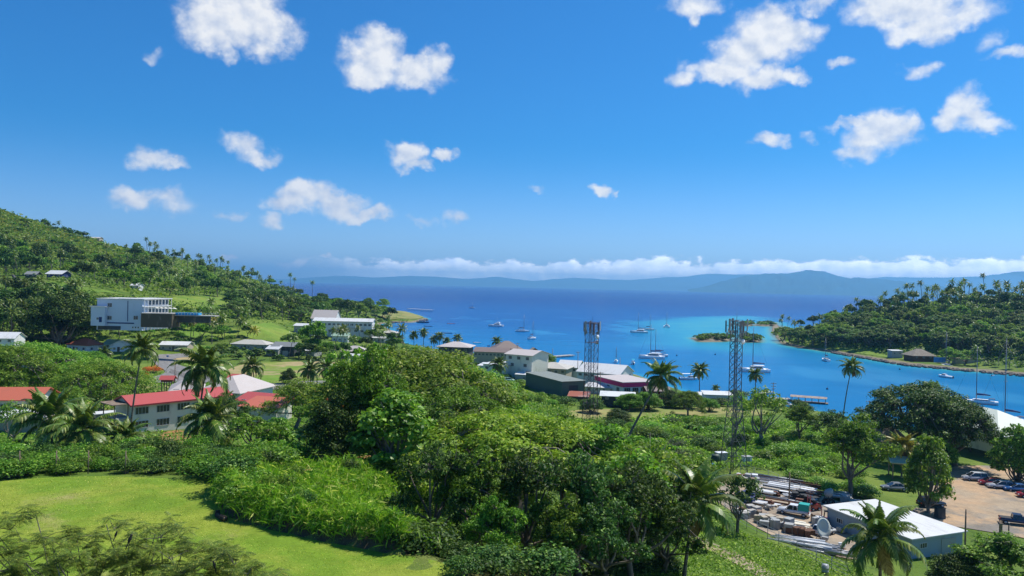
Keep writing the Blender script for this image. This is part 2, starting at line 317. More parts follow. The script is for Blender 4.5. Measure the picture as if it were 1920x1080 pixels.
# draped patches
def tri_patch(poly, step, off):
    bm = bmesh.new(); vs = [bm.verts.new((x, y, 0)) for x, y in poly]; bm.faces.new(vs); bmesh.ops.triangulate(bm, faces=bm.faces[:])
    for _ in range(9):
        es = [e for e in bm.edges if e.calc_length() > step]
        if not es: break
        bmesh.ops.subdivide_edges(bm, edges=es, cuts=1); bmesh.ops.triangulate(bm, faces=bm.faces[:])
    for v in bm.verts: v.co.z = float(H(v.co.x, v.co.y)) + off
    bm.normal_update()
    for f in bm.faces:
        f.smooth = True
        if f.normal.z < 0: f.normal_flip()
    me = bpy.data.meshes.new('patch'); bm.to_mesh(me); bm.free(); return me
def smooth_poly(p, it=2):
    for _ in range(it):
        q = []
        for i in range(len(p)):
            a, b = Vector(p[i]), Vector(p[(i + 1) % len(p)]); q += [a * .75 + b * .25, a * .25 + b * .75]
        p = q
    return p
def patch(name, pix, material, step, off, smooth=2, kind='structure'):
    pts = []
    for px, py in pix:
        g = G(px, py); pts.append(g.xy)
    if smooth: pts = smooth_poly(pts, smooth)
    me = tri_patch([tuple(p) for p in pts], step, off); me.materials.append(material); o = link(name, me); tag(o, kind=kind); return o
lawnm = mat('lawn', (.150, .215, .030), .9, (.235, .275, .050), .35, 1, coords='World', spec=.08, bump=.5, bscale=6, detail=7, lo=.35, hi=.7)
def two_tone(name, a, b, c, s1, s2, rough=.9, bump=.4, bs=4, lo=.42, hi=.6, lo2=.5, hi2=.7):
    M_ = bpy.data.materials.new(name); M_.use_nodes = True; t = NT(M_.node_tree); p = t.t.nodes['Principled BSDF']; v = t.n('ShaderNodeNewGeometry').outputs['Position']
    k = t.mix(t.smooth(t.noise(v, s1, 6, .6), lo, hi), a, b); k = t.mix(t.smooth(t.noise(v, s2, 6, .65), lo2, hi2), k, c)
    k = t.vec('SCALE', k, scale=t.math('MULTIPLY_ADD', t.noise(v, bs, 6, .8), .9, .55)); k = t.vec('SCALE', k, scale=t.math('MULTIPLY_ADD', t.noise(v, bs * .16, 4, .7), .8, .6))
    t.set(p, 'Base Color', k); p.inputs['Roughness'].default_value = rough; p.inputs['Specular IOR Level'].default_value = .1
    bb = t.n('ShaderNodeBump', in_Height=t.noise(v, bs, 5, .7), in_Strength=bump, in_Distance=.15); t.set(p, 'Normal', bb.outputs[0]); return M_
lawnm = two_tone('lawn', (.145, .235, .022), (.225, .275, .035), (.32, .28, .11), .12, .09, bs=3.5, lo2=.54, hi2=.72)
fieldm = two_tone('sports_field', (.135, .235, .028), (.20, .25, .045), (.36, .28, .14), .05, .04, bs=1.2, lo2=.47, hi2=.6)
dirtm = two_tone('dirt', (.40, .30, .20), (.33, .27, .20), (.22, .20, .17), .15, .12, bs=2)
parkm = two_tone('car_park', (.44, .30, .18), (.36, .28, .19), (.22, .195, .16), .07, .10, bs=2, lo2=.48, hi2=.62)
asph = mat('asphalt', (.17, .165, .16), .9, (.24, .23, .215), .6, 1, coords='World', spec=.15, bump=.2, bscale=8)
hillgrass = two_tone('hill_grass', (.13, .22, .03), (.19, .25, .04), (.09, .16, .03), .03, .02, bs=.6)
drym = two_tone('dry_grass', (.30, .26, .10), (.22, .25, .07), (.13, .17, .035), .1, .08, bs=2, lo2=.5, hi2=.64)
PATCH_POLYS = {}
def pp(name, pix, material, step, off, smooth=2):
    PATCH_POLYS.setdefault(name, []).append(pix); return patch(name, pix, material, step, off, smooth)
pp('lawn', [(-160, 930), (60, 897), (180, 893), (300, 897), (408, 905), (412, 950), (430, 975), (540, 1005), (700, 1035), (800, 1048), (850, 1062), (880, 1085), (890, 1150), (-200, 1180)], lawnm, 3, .03, 1)
pp('sports_field', [(432, 690), (470, 681), (600, 678), (668, 677), (668, 706), (610, 712), (480, 722), (440, 715), (420, 700)], fieldm, 8, .12)
pp('sports_field', [(318, 672), (345, 668), (420, 680), (418, 690), (372, 690), (330, 682)], fieldm, 8, .13)
pp('road', [(296, 664), (372, 662), (378, 668), (320, 672), (330, 684), (360, 692), (400, 710), (385, 722), (330, 718), (296, 720), (270, 712), (318, 700), (292, 686), (286, 672)], asph, 6, .2)
pp('road', [(400, 708), (440, 716), (480, 723), (610, 713), (612, 720), (485, 735), (430, 732), (390, 722)], asph, 6, .18, 1)
pp('car_park', [(1640, 1000), (1700, 968), (1742, 930), (1752, 900), (1770, 878), (1830, 872), (1960, 880), (2080, 930), (2080, 1040), (1920, 1010), (1800, 990), (1760, 985)], parkm, 5, .1)
pp('dirt_yard', [(1330, 895), (1420, 890), (1520, 925), (1600, 950), (1640, 1010), (1630, 1050), (1570, 1048), (1450, 1010), (1380, 965), (1325, 925)], dirtm, 4, .08)
pp('footpath', [(1290, 1000), (1320, 1012), (1400, 1048), (1480, 1090), (1450, 1095), (1380, 1058), (1310, 1026), (1285, 1012)], dirtm, 2, .08)
pp('hill_lawn', [(-120, 530), (0, 520), (60, 522), (150, 540), (215, 549), (235, 553), (250, 556), (160, 556), (140, 566), (100, 556), (20, 545), (-120, 560)], hillgrass, 10, .3)
pp('hill_lawn', [(468, 612), (505, 604), (520, 610), (556, 628), (558, 640), (545, 648), (500, 640), (460, 632), (420, 628)], hillgrass, 8, .2)
pp('hill_lawn', [(315, 560), (345, 556), (430, 558), (440, 575), (400, 582), (360, 580), (318, 572)], hillgrass, 8, .3)
pp('hill_lawn', [(330, 618), (380, 612), (440, 615), (450, 630), (400, 636), (335, 634)], hillgrass, 8, .2)
pp('hill_lawn', [(705, 592), (735, 583), (775, 584), (800, 596), (770, 600), (730, 600)], drym, 12, .3)
pp('dry_field', [(1060, 770), (1140, 768), (1300, 762), (1440, 768), (1440, 782), (1300, 786), (1150, 790), (1060, 784)], drym, 6, .12)
pp('dry_field', [(185, 735), (240, 720), (330, 722), (300, 738), (235, 745), (232, 775), (190, 778), (150, 768)], drym, 5, .1)
pp('bare_slope', [(296, 812), (345, 806), (365, 820), (350, 838), (320, 846), (290, 838)], two_tone('bare', (.34, .17, .07), (.30, .21, .09), (.16, .14, .05), .2, .3, bs=1.5), 3, .1)
pp('bare_slope', [(150, 842), (205, 838), (215, 858), (170, 862)], MATS.get('zz') or bpy.data.materials['bare'], 3, .1)
pp('dirt_track', [(560, 887), (640, 876), (740, 858), (748, 862), (650, 882), (562, 893)], bpy.data.materials['bare'], 2, .08, 1)
pp('headland_grass', [(1560, 655), (1580, 648), (1640, 652), (1660, 660), (1690, 668), (1740, 675), (1760, 680), (1700, 676), (1620, 665)], hillgrass, 6, .12, 1)

# sea
def sea():
    us = np.linspace(-1.25, 1.25, 380); vs = np.linspace(math.log(120), math.log(37000), 450); UU, VV = np.meshgrid(us, vs); Y = np.exp(VV); X = UU * Y
    sh = np.zeros(X.shape)
    near = (Y < 2500)
    s1 = sdist(MAIN, X, Y); s2 = sdist(HEAD, X, Y)
    isd = np.max([sdist(I, X, Y) for I in ISL], 0)
    reef = P2([(1190, 604), (1300, 594), (1400, 592), (1440, 596), (1470, 640), (1430, 664), (1330, 656), (1230, 645)])
    s3 = sdist(reef, X, Y)
    sh = np.maximum(np.exp(np.minimum(s2, 0) / 14), np.exp(np.minimum(s1, 0) / 5) * .6); sh = np.maximum(sh, np.exp(np.minimum(isd, 0) / 12))
    sh = np.maximum(sh, .62 / (1 + np.exp(-s3 / 22)))
    sh = np.maximum(sh, .34 * np.exp(np.minimum(s2, 0) / 60))
    V = np.stack([X, Y, np.zeros_like(X)], -1).reshape(-1, 3); n = len(us); idx = (np.arange(len(vs) - 1)[:, None] * n + np.arange(n - 1)[None]).ravel()
    M_ = bpy.data.materials.new('sea'); M_.use_nodes = True; t = NT(M_.node_tree); p = t.t.nodes['Principled BSDF']
    me = npmesh('sea', V, np.stack([idx, idx + 1, idx + n + 1, idx + n], 1), M_, True)
    at = me.attributes.new('shallow', 'FLOAT', 'POINT'); at.data.foreach_set('value', sh.ravel().astype(np.float32))
    v = t.n('ShaderNodeNewGeometry').outputs['Position']; y = t.n('ShaderNodeSeparateXYZ', i0=v).outputs[1]
    pn = t.noise(t.vec('MULTIPLY', v, (.6, 1, 1)), .004, 5, .6); pn2 = t.noise(t.vec('MULTIPLY', v, (1, .35, 1)), .012, 4, .6)
    yy = t.math('MULTIPLY_ADD', t.math('SUBTRACT', pn, .5), 550, y)
    c = t.mix(t.smooth(yy, 380, 950), (.003, .150, .355), (.0, .070, .265))
    c = t.mix(t.smooth(y, 800, 2400), c, (.0, .022, .165))
    pn3 = t.noise(t.vec('MULTIPLY', v, (.35, 1, 1)), .05, 6, .7); c = t.vec('SCALE', c, scale=t.math('MULTIPLY_ADD', pn3, .52, .74)); c = t.mix(t.math('MULTIPLY', t.smooth(pn2, .52, .64), t.smooth(y, 1500, 500, 0, .75)), c, (.03, .22, .42))
    s = t.n('ShaderNodeAttribute', attribute_name='shallow').outputs['Fac']; s = t.math('MULTIPLY_ADD', t.math('SUBTRACT', t.noise(v, .03, 4), .5), t.math('MULTIPLY', s, .6), s)
    c = t.mix(t.smooth(s, .05, .6), c, (.02, .27, .40)); c = t.mix(t.smooth(s, .45, .75), c, (.05, .32, .36)); c = t.mix(t.smooth(s, .6, .95), c, (.15, .21, .16))
    t.set(p, 'Base Color', c); p.inputs['Roughness'].default_value = .25; p.inputs['Specular IOR Level'].default_value = .035; p.inputs['Specular Tint'].default_value = (.35, .75, 1, 1)
    b1 = t.n('ShaderNodeBump', in_Height=t.noise(t.vec('MULTIPLY', v, (.6, 1, 1)), .9, 4, .6), in_Strength=.7, in_Distance=.3); t.set(p, 'Normal', b1.outputs[0])
    tag(link('sea', me), kind='structure')
sea()
# far mountains across the bay (real ridges with depth), and the haze
def mountains(name, prof, D, depth, seed, rough):
    xs = np.array([p[0] for p in prof], float); ys = np.array([p[1] for p in prof], float); PX = np.linspace(xs[0], xs[-1], 420); PY = np.interp(PX, xs, ys); r = np.random.default_rng(seed)
    for o in range(2, 7):
        k = 420 // (2 ** (8 - o)) + 2; nz = np.interp(np.linspace(0, 1, 420), np.linspace(0, 1, 2 ** (o + 1)), r.normal(0, 1, 2 ** (o + 1))); PY = PY + nz * rough * 13 / 2 ** o * np.clip((548 - PY) / 15, .1, 1)
    pts = [at_d(a, b, D) for a, b in zip(PX, PY)]; top = np.array([max(p.z, 3) for p in pts]); x0 = np.array([p.x for p in pts]); rows = 16; V = []
    for j in range(rows):
        f = j / (rows - 1); prof_ = math.sin(math.pi * min(f * 1.0, 1)) ** .8 if f < 1 else 0
        yy = D - depth * .5 + depth * f; w = 1 - abs(f - .5) * 2
        nz = np.interp(np.linspace(0, 1, 420), np.linspace(0, 1, 70), r.normal(0, 1, 70)); k = np.clip(w + nz * .09 * w * (1 - w) * 4, 0, 1)
        V.append(np.stack([x0 * yy / D, np.full(420, yy) + nz * depth * .02, np.where(j in (0, rows - 1), -3, top * k)], -1))
    V = np.array(V).reshape(-1, 3); idx = (np.arange(rows - 1)[:, None] * 420 + np.arange(419)[None]).ravel()
    o = link(name, npmesh(name, V, np.stack([idx, idx + 1, idx + 421, idx + 420], 1), mat('far_forest', (.05, .115, .12), .95, (.05, .085, .045), .002, 1, coords='World', spec=0), True)); tag(o, kind='structure')
mountains('mountain_range', [(430, 524), (500, 520), (620, 519), (700, 523), (790, 519), (880, 522), (930, 517), (1000, 526), (1080, 522), (1180, 525), (1260, 520), (1330, 512), (1420, 514), (1500, 520), (1600, 522), (1660, 518), (1740, 520), (1800, 520), (1850, 514), (1920, 508), (2100, 500)], 33000, 3600, 3, .55)
mountains('mountain_range', [(1290, 543), (1330, 535), (1370, 524), (1400, 517), (1440, 512), (1490, 508), (1520, 503), (1545, 507), (1575, 515), (1600, 517), (1660, 522), (1720, 530), (1780, 538), (1840, 550)], 19500, 2400, 5, .5)
hz = MB().box((0, 18400, 324), (80000, 38400, 660)).build('haze', None)
hz.data.materials.clear(); hm = bpy.data.materials.new('haze'); hm.use_nodes = True; hm.node_tree.nodes.clear(); t = NT(hm.node_tree)
HAZE_D = .68e-4
pv = t.n('ShaderNodeVolumePrincipled'); pv.inputs['Color'].default_value = (.24, .60, 1, 1); pv.inputs['Density'].default_value = HAZE_D; pv.inputs['Anisotropy'].default_value = .3
t.t.links.new(pv.outputs[0], t.n('ShaderNodeOutputMaterial').inputs['Volume']); hz.data.materials.append(hm); tag(hz, kind='stuff'); hm.cycles.homogeneous_volume = True
# ---------------------------------------------------------------- vegetation
def leafquads(C, Nn, S, asp=.55, r=rng):
    n = len(C); C = np.asarray(C); Nn = Nn / (np.linalg.norm(Nn, axis=1, keepdims=True) + 1e-9)
    a = r.normal(size=(n, 3)); a -= Nn * (a * Nn).sum(1, keepdims=True); a /= np.linalg.norm(a, axis=1, keepdims=True) + 1e-9; b = np.cross(Nn, a)
    S = np.broadcast_to(np.asarray(S, float), (n,))[:, None]; L = a * S * .5; W = b * S * asp * .5; dn = Nn * S * .10
    V = np.stack([C - L - dn, C - W + L * .1, C + L - dn, C + W + L * .1], 1).reshape(-1, 3); return V, np.arange(4 * n).reshape(n, 4)
def clump(r, c, rad, n, flat=.75, up=.35):
    d = r.normal(size=(n, 3)); d /= np.linalg.norm(d, axis=1, keepdims=True); d[:, 2] = np.where(d[:, 2] < -.25, -d[:, 2], d[:, 2])
    k = rad * (.38 + .72 * r.random((n, 1)) ** .6) * (1 + .18 * np.sin(d[:, 0:1] * 5 + c[0]) * np.cos(d[:, 1:2] * 4 + c[1]))
    p = np.array(c) + d * k * np.array([1, 1, flat]); nn = d * .8 + r.normal(size=(n, 3)) * .55; nn[:, 2] += up; return p, nn
def limb(mb, a, b, r0, r1, r, sag=.12, n=5, seg=5):
    a = np.array(a, float); b = np.array(b, float); L = np.linalg.norm(b - a); pts = []; w = r.normal(size=3) * L * .07
    for i in range(n + 1):
        t = i / n; p = a + (b - a) * t; p[2] += math.sin(t * math.pi) * -sag * L; p = p + w * math.sin(t * math.pi * 1.5); pts.append(p)
    mb.tube(pts, [r0 + (r1 - r0) * (i / n) ** .8 for i in range(n + 1)], seg, cap=False); return pts
BARK = mat('bark', (.13, .105, .08), .9, (.22, .19, .15), 1.5, 1, spec=.1, stretch=(1, 1, .3))
PALEBARK = mat('pale_bark', (.26, .23, .19), .9, (.14, .12, .10), 1.2, 1, spec=.1, stretch=(1, 1, .4))
PALMBARK = mat('palm_bark', (.21, .19, .16), .9, (.12, .10, .08), 3, 1, spec=.1, stretch=(.2, .2, 2))
LEAF = {
 'mid': leafmat('leaf_mid', (.036, .095, .012), (.088, .18, .020), (.17, .26, .05)),
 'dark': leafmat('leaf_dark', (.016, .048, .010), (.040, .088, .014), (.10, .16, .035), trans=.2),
 'bright': leafmat('leaf_bright', (.055, .135, .013), (.115, .22, .024), (.21, .30, .08), rough=.42, spec=.5),
 'olive': leafmat('leaf_olive', (.060, .135, .018), (.120, .215, .030), (.21, .27, .07)),
 'yellow': leafmat('leaf_yellow', (.085, .18, .016), (.155, .26, .026), (.24, .30, .06)),
 'bluish': leafmat('leaf_bluish', (.05, .10, .03), (.095, .155, .045), (.16, .22, .10)), 'hilltop': leafmat('leaf_hilltop', (.10, .155, .022), (.17, .215, .038), (.26, .26, .08), nscale=.02),
 'palm': leafmat('leaf_palm', (.050, .095, .018), (.095, .15, .03), (.20, .22, .085), rough=.38, spec=.6, trans=.22, var=.5),
 'palmyel': leafmat('leaf_palm_yellow', (.13, .15, .02), (.22, .21, .03), (.26, .19, .04), rough=.42, spec=.5, trans=.25),
 'dry': leafmat('leaf_dry', (.17, .12, .05), (.24, .17, .08), (.11, .07, .035), rough=.8, trans=.1),
 'grass': leafmat('leaf_tall_grass', (.075, .17, .014), (.16, .27, .03), (.28, .31, .10), trans=.36, nscale=.8),
 'red': leafmat('leaf_red', (.30, .055, .02), (.40, .12, .03), (.10, .12, .03)),
 'scrub': leafmat('leaf_scrub', (.065, .15, .015), (.125, .22, .026), (.22, .31, .075), nscale=.12),
 'forest': leafmat('leaf_forest', (.042, .092, .018), (.10, .16, .030), (.13, .17, .06), nscale=.03),
 'mimosa': leafmat('leaf_mimosa', (.035, .070, .012), (.075, .125, .018), (.15, .17, .035), trans=.16, nscale=1.2),
}
def broad(seed, h, rx, nl, lp, ls, mt, flat=.8, low=.32, bark=BARK, up=.35, nc=None, crad=.36, gap=0., lowd=.35):
    r = np.random.default_rng(seed); tr = MB(); fork = h * low * .9; bend = r.normal(size=2) * h * .03; top = np.array([bend[0], bend[1], fork])
    limb(tr, (0, 0, -.6), top, .035 * h, .026 * h, r, 0, 4, 7)
    cz = h * (1 + low) / 2; hz_ = h * (1 - low) / 2; nc = nc or nl; P = []; Q = []; cs = []
    tries = 0
    while len(cs) < nc and tries < 900:
        tries += 1; d = r.normal(size=3); d /= np.linalg.norm(d); d[2] = abs(d[2]) * (1 + lowd) - lowd
        q = d * (.55 + .28 * r.random()); c = np.array([q[0] * rx, q[1] * rx, cz + q[2] * hz_ * 1.05])
        if all(np.linalg.norm((c - o) / np.array([1, 1, .8])) > crad * rx * (.62 + gap) for o in cs): cs.append(c)
    for i, c in enumerate(cs):
        rad = crad * rx * (.5 + .85 * r.random()); p, q = clump(r, c, rad, int(lp * (rad / (crad * rx)) ** 2), flat, up); P.append(p); Q.append(q)
        if i % 3 == 0 or nc < 14: limb(tr, top + r.normal(size=3) * .02 * h, c - np.array([0, 0, rad * .1]), .017 * h, .004 * h, r, .06)
    P = np.concatenate(P); Q = np.concatenate(Q); S = ls * (.6 + .8 * r.random(len(P))); V, Fq = leafquads(P, Q, S, .55, r)
    return tr.mesh('trunk', bark), npmesh('crown', V, Fq, mt)
def raintree(seed, h, rx, nc, lp, ls, mt, bark=BARK, low=.22, thick=.26):
    r = np.random.default_rng(seed); tr = MB(); fork = h * low; top = np.array([r.normal() * .3, r.normal() * .3, fork]); limb(tr, (0, 0, -.8), top, .055 * h, .045 * h, r, 0, 3, 8)
    P = []; Q = []; mains = []
    nm = 7
    for k in range(nm):
        a = 2 * math.pi * (k + .5 * r.random()) / nm; e = np.array([math.cos(a) * rx * .5, math.sin(a) * rx * .5, h * (.66 + .12 * r.random())]); limb(tr, top, e, .027 * h, .013 * h, r, .10, 6, 6); mains.append(e)
    cs = []; tries = 0
    while len(cs) < nc and tries < 2500:
        tries += 1; rho = math.sqrt(r.random()); a = r.random() * 2 * math.pi; c = np.array([math.cos(a) * rx * rho * .9, math.sin(a) * rx * rho * .9, h * (.92 - .40 * rho ** 2.4) - abs(r.normal()) * h * (.07 + .12 * (tries % 3 == 0))])
        if all(np.linalg.norm(c - o) > rx * .145 for o in cs): cs.append(c)
    for i, c in enumerate(cs):
        rad = rx * (.07 + .13 * r.random()); p, q = clump(r, c, rad, int(lp * (rad / rx / .135) ** 2), thick * 1.9, .8); P.append(p); Q.append(q)
        m_ = min(mains, key=lambda e: np.linalg.norm((e - c)[:2])); limb(tr, m_, c - np.array([0, 0, .1 * h * .3]), .010 * h, .003 * h, r, -.05, 4, 4)
    P = np.concatenate(P); Q = np.concatenate(Q); S = ls * (.6 + .8 * r.random(len(P))); V, Fq = leafquads(P, Q, S, .5, r)
    return tr.mesh('trunk', bark), npmesh('crown', V, Fq, mt)
def frond_mesh(seed, L, droop, n, wl, mt, lift=.5, sw=.0, name='frond', fold=.55, wid=.055):
    r = np.random.default_rng(seed); V = []; Fq = []; az_ = 0
    pts = []; p = np.array([0., 0, 0]); ang = lift; st = L / 14
    for i in range(15):
        pts.append(p.copy()); p = p + np.array([math.cos(ang), sw * math.sin(i / 14 * 2), math.sin(ang)]) * st; ang -= droop / 14 * (.5 + 1.2 * i / 14)
    pts = np.array(pts)
    def at(t): f = t * 13.999; i = int(f); return pts[i] * (1 - f + i) + pts[i + 1] * (f - i), (pts[i + 1] - pts[i]) / st
    def quad(a, b, c, d): k = len(V); V.extend([a, b, c, d]); Fq.append((k, k + 1, k + 2, k + 3))
    for i in range(14):   # rachis strip
        w0, w1 = .05 * (1 - i / 15), .05 * (1 - (i + 1) / 15); y = np.array([0, 1, 0]); quad(pts[i] - y * w0, pts[i] + y * w0, pts[i + 1] + y * w1, pts[i + 1] - y * w1)
    for i in range(n):
        t = .13 + .87 * (i + .5) / n; c, tg = at(t); ll = wl * (math.sin(min(t * 1.25, 1) ** .7 * math.pi) ** .5 * .75 + .25) * (.85 + .3 * r.random())
        if t > .8: ll *= 1 - (t - .8) * 1.6
        nz = np.array([-tg[2], 0, tg[0]])
        for s in (-1, 1):
            dr = tg * (.55 + .15 * r.normal() * .5) + np.array([0, s, 0]) * .85 + nz * .08; dr /= np.linalg.norm(dr)
            mid = c + dr * ll * .5 - np.array([0, 0, 1]) * ll * .5 * fold * .35; tip = mid + dr * ll * .42 - np.array([0, 0, 1]) * ll * .5 * fold * (1.1 + .4 * r.random())
            w = tg * wid * (.9 + .5 * r.random()); k = len(V); V.extend([c - w, c + w, mid + w, mid - w, tip, tip]); Fq.append((k, k + 1, k + 2, k + 3)); k2 = len(V); V.extend([mid - w, mid + w, tip + w * .15, tip - w * .15]); Fq.append((k2, k2 + 1, k2 + 2, k2 + 3))
    return np.array(V), np.array(Fq)
def rotz(V, a): c, s = math.cos(a), math.sin(a); return V @ np.array([[c, s, 0], [-s, c, 0], [0, 0, 1]])
FR_NEAR = []; FR_YEL = []
for i, (dr, li) in enumerate([(.8, 1.3), (1.4, 1.0), (1.9, .68), (2.1, .32), (2.1, -.15), (1.1, -.8)]):
    V, Fq = frond_mesh(50 + i, 4.7 if i < 5 else 3.2, dr, 46, 1.05 if i < 5 else .7, None, li, sw=.06 * (i - 2), wid=.075, fold=.75); FR_NEAR.append(npmesh('frond', V, Fq, LEAF['palm' if i < 5 else 'dry'])); FR_YEL.append(npmesh('frond', V, Fq, LEAF['palmyel' if i < 5 else 'dry']))
def palm_trunk(h, lean, curve, r0=.17, r1=.10, seg=8, name='trunk'):
    mb = MB(); pts = []; n = 9
    for i in range(n + 1):
        t = i / n; x = lean * (t ** curve); pts.append((x, .06 * lean * math.sin(t * 3), -1.0 + (h + 1.0) * t))
    rad = [r0 * (1.7 if i == 0 else 1.15 if i == 1 else 1) + (r1 - r0) * i / n for i in range(n + 1)]; mb.tube(pts, rad, seg); return mb.mesh(name, PALMBARK), Vector(pts[-1])
cocome = MB()
for k in range(9): a = k * 2.4; cocome.lathe([(0.01, -.15), (.10, -.09), (.13, 0), (.10, .09), (.01, .14)], 7, (math.cos(a) * .25, math.sin(a) * .25, -.25 - .1 * (k % 3)))
COCO = cocome.mesh('coconuts', mat('coconut', (.20, .20, .05), .5, (.25, .14, .04), 3))
def near_palm(loc, h, lean, leandir, label, group, scale=1.0, curve=1.5, seed=0, yellow=False, name='coconut_palm', nf=30, cat='palm tree', wild=0.):
    r = random.Random(seed + 11); t = thing(name, label, cat, loc, leandir, group, 1)
    tm, top = palm_trunk(h, lean, curve, .2 if abs(lean) < 6 else .30, .12 if abs(lean) < 6 else .17); link('trunk', tm, t)
    link('coconuts', COCO, t, loc=top)
    for i in range(nf):
        u = i / (nf - 1); k = min(5, int(u * 5.7)); k = 5 if i >= nf - 2 else min(k, 4)
        src = (FR_YEL if yellow and (i % 4 or i > 12) else FR_NEAR)[k]
        sz = scale * (.88 + .24 * r.random()) * (1.0 if k else .8)
        link('frond', src, t, loc=top + Vector((0, 0, .05 - .28 * u)), rot=(r.uniform(-.22, .22), r.uniform(-.14, .14), i * 2.39996 + r.uniform(-.25, .25)), scale=(sz, sz, sz))
    return t
def far_palm_mesh(seed, nf, nl, mt, L=4.2, wid=.085):
    r = np.random.default_rng(seed); VV = []; FF = []; b = 0
    for i in range(nf):
        u = i / (nf - 1); V, Fq = frond_mesh(seed * 40 + i, L * (.85 + .3 * r.random()), .8 + 1.3 * u, nl, .95, None, 1.2 - 1.55 * u, wid=wid); V = rotz(V, i * 2.4 + r.random() * .4); VV.append(V); FF.append(Fq + b); b += len(V)
    return npmesh('crown', np.concatenate(VV), np.concatenate(FF), mt)
FARP = [far_palm_mesh(3, 18, 11, LEAF['palm'], wid=.17), far_palm_mesh(4, 22, 11, LEAF['palm'], wid=.17), far_palm_mesh(5, 15, 10, LEAF['palm'], wid=.19), far_palm_mesh(6, 18, 11, LEAF['palmyel'], wid=.17)]
FART = []
for hh, le in ((9, .8), (12, 1.8), (14, -1.5), (10, 3.2)):
    mb_, tp = palm_trunk(hh, le, 1.6, .2, .13, 5); FART.append((mb_, tp, hh))
PROTO = {}
def proto(key, tm, cm, h): PROTO[key] = (tm, cm, h)
for i, (mk) in enumerate(('mid', 'dark', 'bright')):
    proto('broad_%s' % mk, *broad(20 + i, 9, 4.8, 30, 280, .32, LEAF[mk], low=.04, crad=.25, nc=56, gap=.08, lowd=.85), 9)
    proto('farbroad_%s' % mk, *broad(30 + i, 10, 5.2, 16, 95, 1.05, LEAF[mk]), 10)
proto('farbroad_mid2', *broad(35, 11, 4.2, 15, 90, 1.0, LEAF['mid'], low=.2), 11)
proto('farbroad_dark2', *broad(36, 9, 6.0, 18, 90, 1.05, LEAF['dark'], flat=.6), 9)
proto('farbroad_olive', *broad(37, 9, 5.6, 17, 95, .95, LEAF['olive'], flat=.6), 9)
proto('bigleaf', *broad(41, 11, 4.6, 40, 110, .55, LEAF['bright'], low=.10, crad=.25, up=.5, bark=PALEBARK, nc=60, gap=.1, lowd=.95), 11)
proto('bigleaf_dark', *broad(43, 10, 4.8, 40, 130, .48, LEAF['mid'], low=.02, crad=.23, up=.4, bark=PALEBARK, nc=70, gap=.1, lowd=.95), 10)
proto('rain_olive', *raintree(51, 13, 11, 120, 230, .38, LEAF['olive'], PALEBARK, thick=.36), 13)
proto('rain_mid', *raintree(52, 12, 10, 110, 230, .36, LEAF['mid'], PALEBARK, thick=.36), 12)
proto('rain_dark', *raintree(53, 13, 10, 120, 220, .40, LEAF['dark'], BARK, thick=.4), 13)
proto('rain_yellow', *raintree(54, 10, 9, 75, 270, .32, LEAF['yellow'], PALEBARK, low=.3), 10)
proto('farrain_dark', *raintree(55, 11, 8, 46, 90, .8, LEAF['bluish'], BARK, thick=.4), 11)
proto('farrain_olive', *raintree(56, 11, 9, 46, 90, .8, LEAF['olive'], BARK, thick=.4), 11)
def wild(seed, h, rx, nb, mt, ls=.3, lp=60, bark=BARK, twigs=10):
    r = np.random.default_rng(seed); tr = MB(); P = []; Q = []; top = np.array([r.normal() * .3, r.normal() * .3, h * .22]); limb(tr, (0, 0, -.8), top, .035 * h, .028 * h, r, 0, 3, 7)
    for b in range(nb):
        a = 6.28 * (b + r.random() * .8) / nb; q = rx * (.15 + .75 * r.random()) if b else 0; zt = h * (.98 - .5 * (q / rx) ** 1.3 * r.random() - .22 * r.random() * (b > 0)); br = rx * r.uniform(.28, .48); bh = zt * r.uniform(.3, .55); c = np.array([math.cos(a) * q, math.sin(a) * q, zt - bh / 2])
        limb(tr, top, c, .018 * h, .007 * h, r, .05, 6, 5); m = int(22 * (br / (.38 * rx)) ** 2)
        for k in range(m):
            d = r.normal(size=3); d /= np.linalg.norm(d); d *= r.uniform(.45, 1.0); cc = c + d * [br, br, bh / 2]; rad = r.uniform(.07, .17) * rx; p, n_ = clump(r, cc, rad, int(lp * (rad / (.12 * rx)) ** 1.6), .8, .45); P.append(p); Q.append(n_)
            if k % 4 == 0: limb(tr, c, cc, .008 * h, .003 * h, r, 0, 3, 4)
        for k in range(2 if twigs > b else 0):
            d = r.normal(size=3); d[2] = abs(d[2]); d /= np.linalg.norm(d); limb(tr, c, c + d * [br * 1.35, br * 1.35, bh * .75], .006 * h, .002 * h, r, 0, 4, 4)
    P = np.concatenate(P); Q = np.concatenate(Q); V, Fq = leafquads(P, Q, ls * (.5 + 1.0 * r.random(len(P))), .5, r); return tr.mesh('trunk', bark), npmesh('crown', V, Fq, mt)
proto('wild_dark', *wild(91, 9, 5.2, 8, LEAF['dark']), 9); proto('wild_mid', *wild(92, 9, 5.0, 8, LEAF['mid']), 9); proto('wild_olive', *wild(93, 9, 5.6, 9, LEAF['olive'], .28, 45, PALEBARK, 12), 9); proto('wild_bright', *wild(94, 8, 4.4, 7, LEAF['bright'], .36, 50), 8)
proto('sparse', *broad(61, 8, 3.6, 22, 60, .34, LEAF['olive'], low=.25, bark=PALEBARK, crad=.22, nc=26), 8)
proto('sparse_dark', *broad(62, 6, 2.8, 18, 80, .34, LEAF['dark'], low=.3, bark=BARK, crad=.27, nc=20), 6)
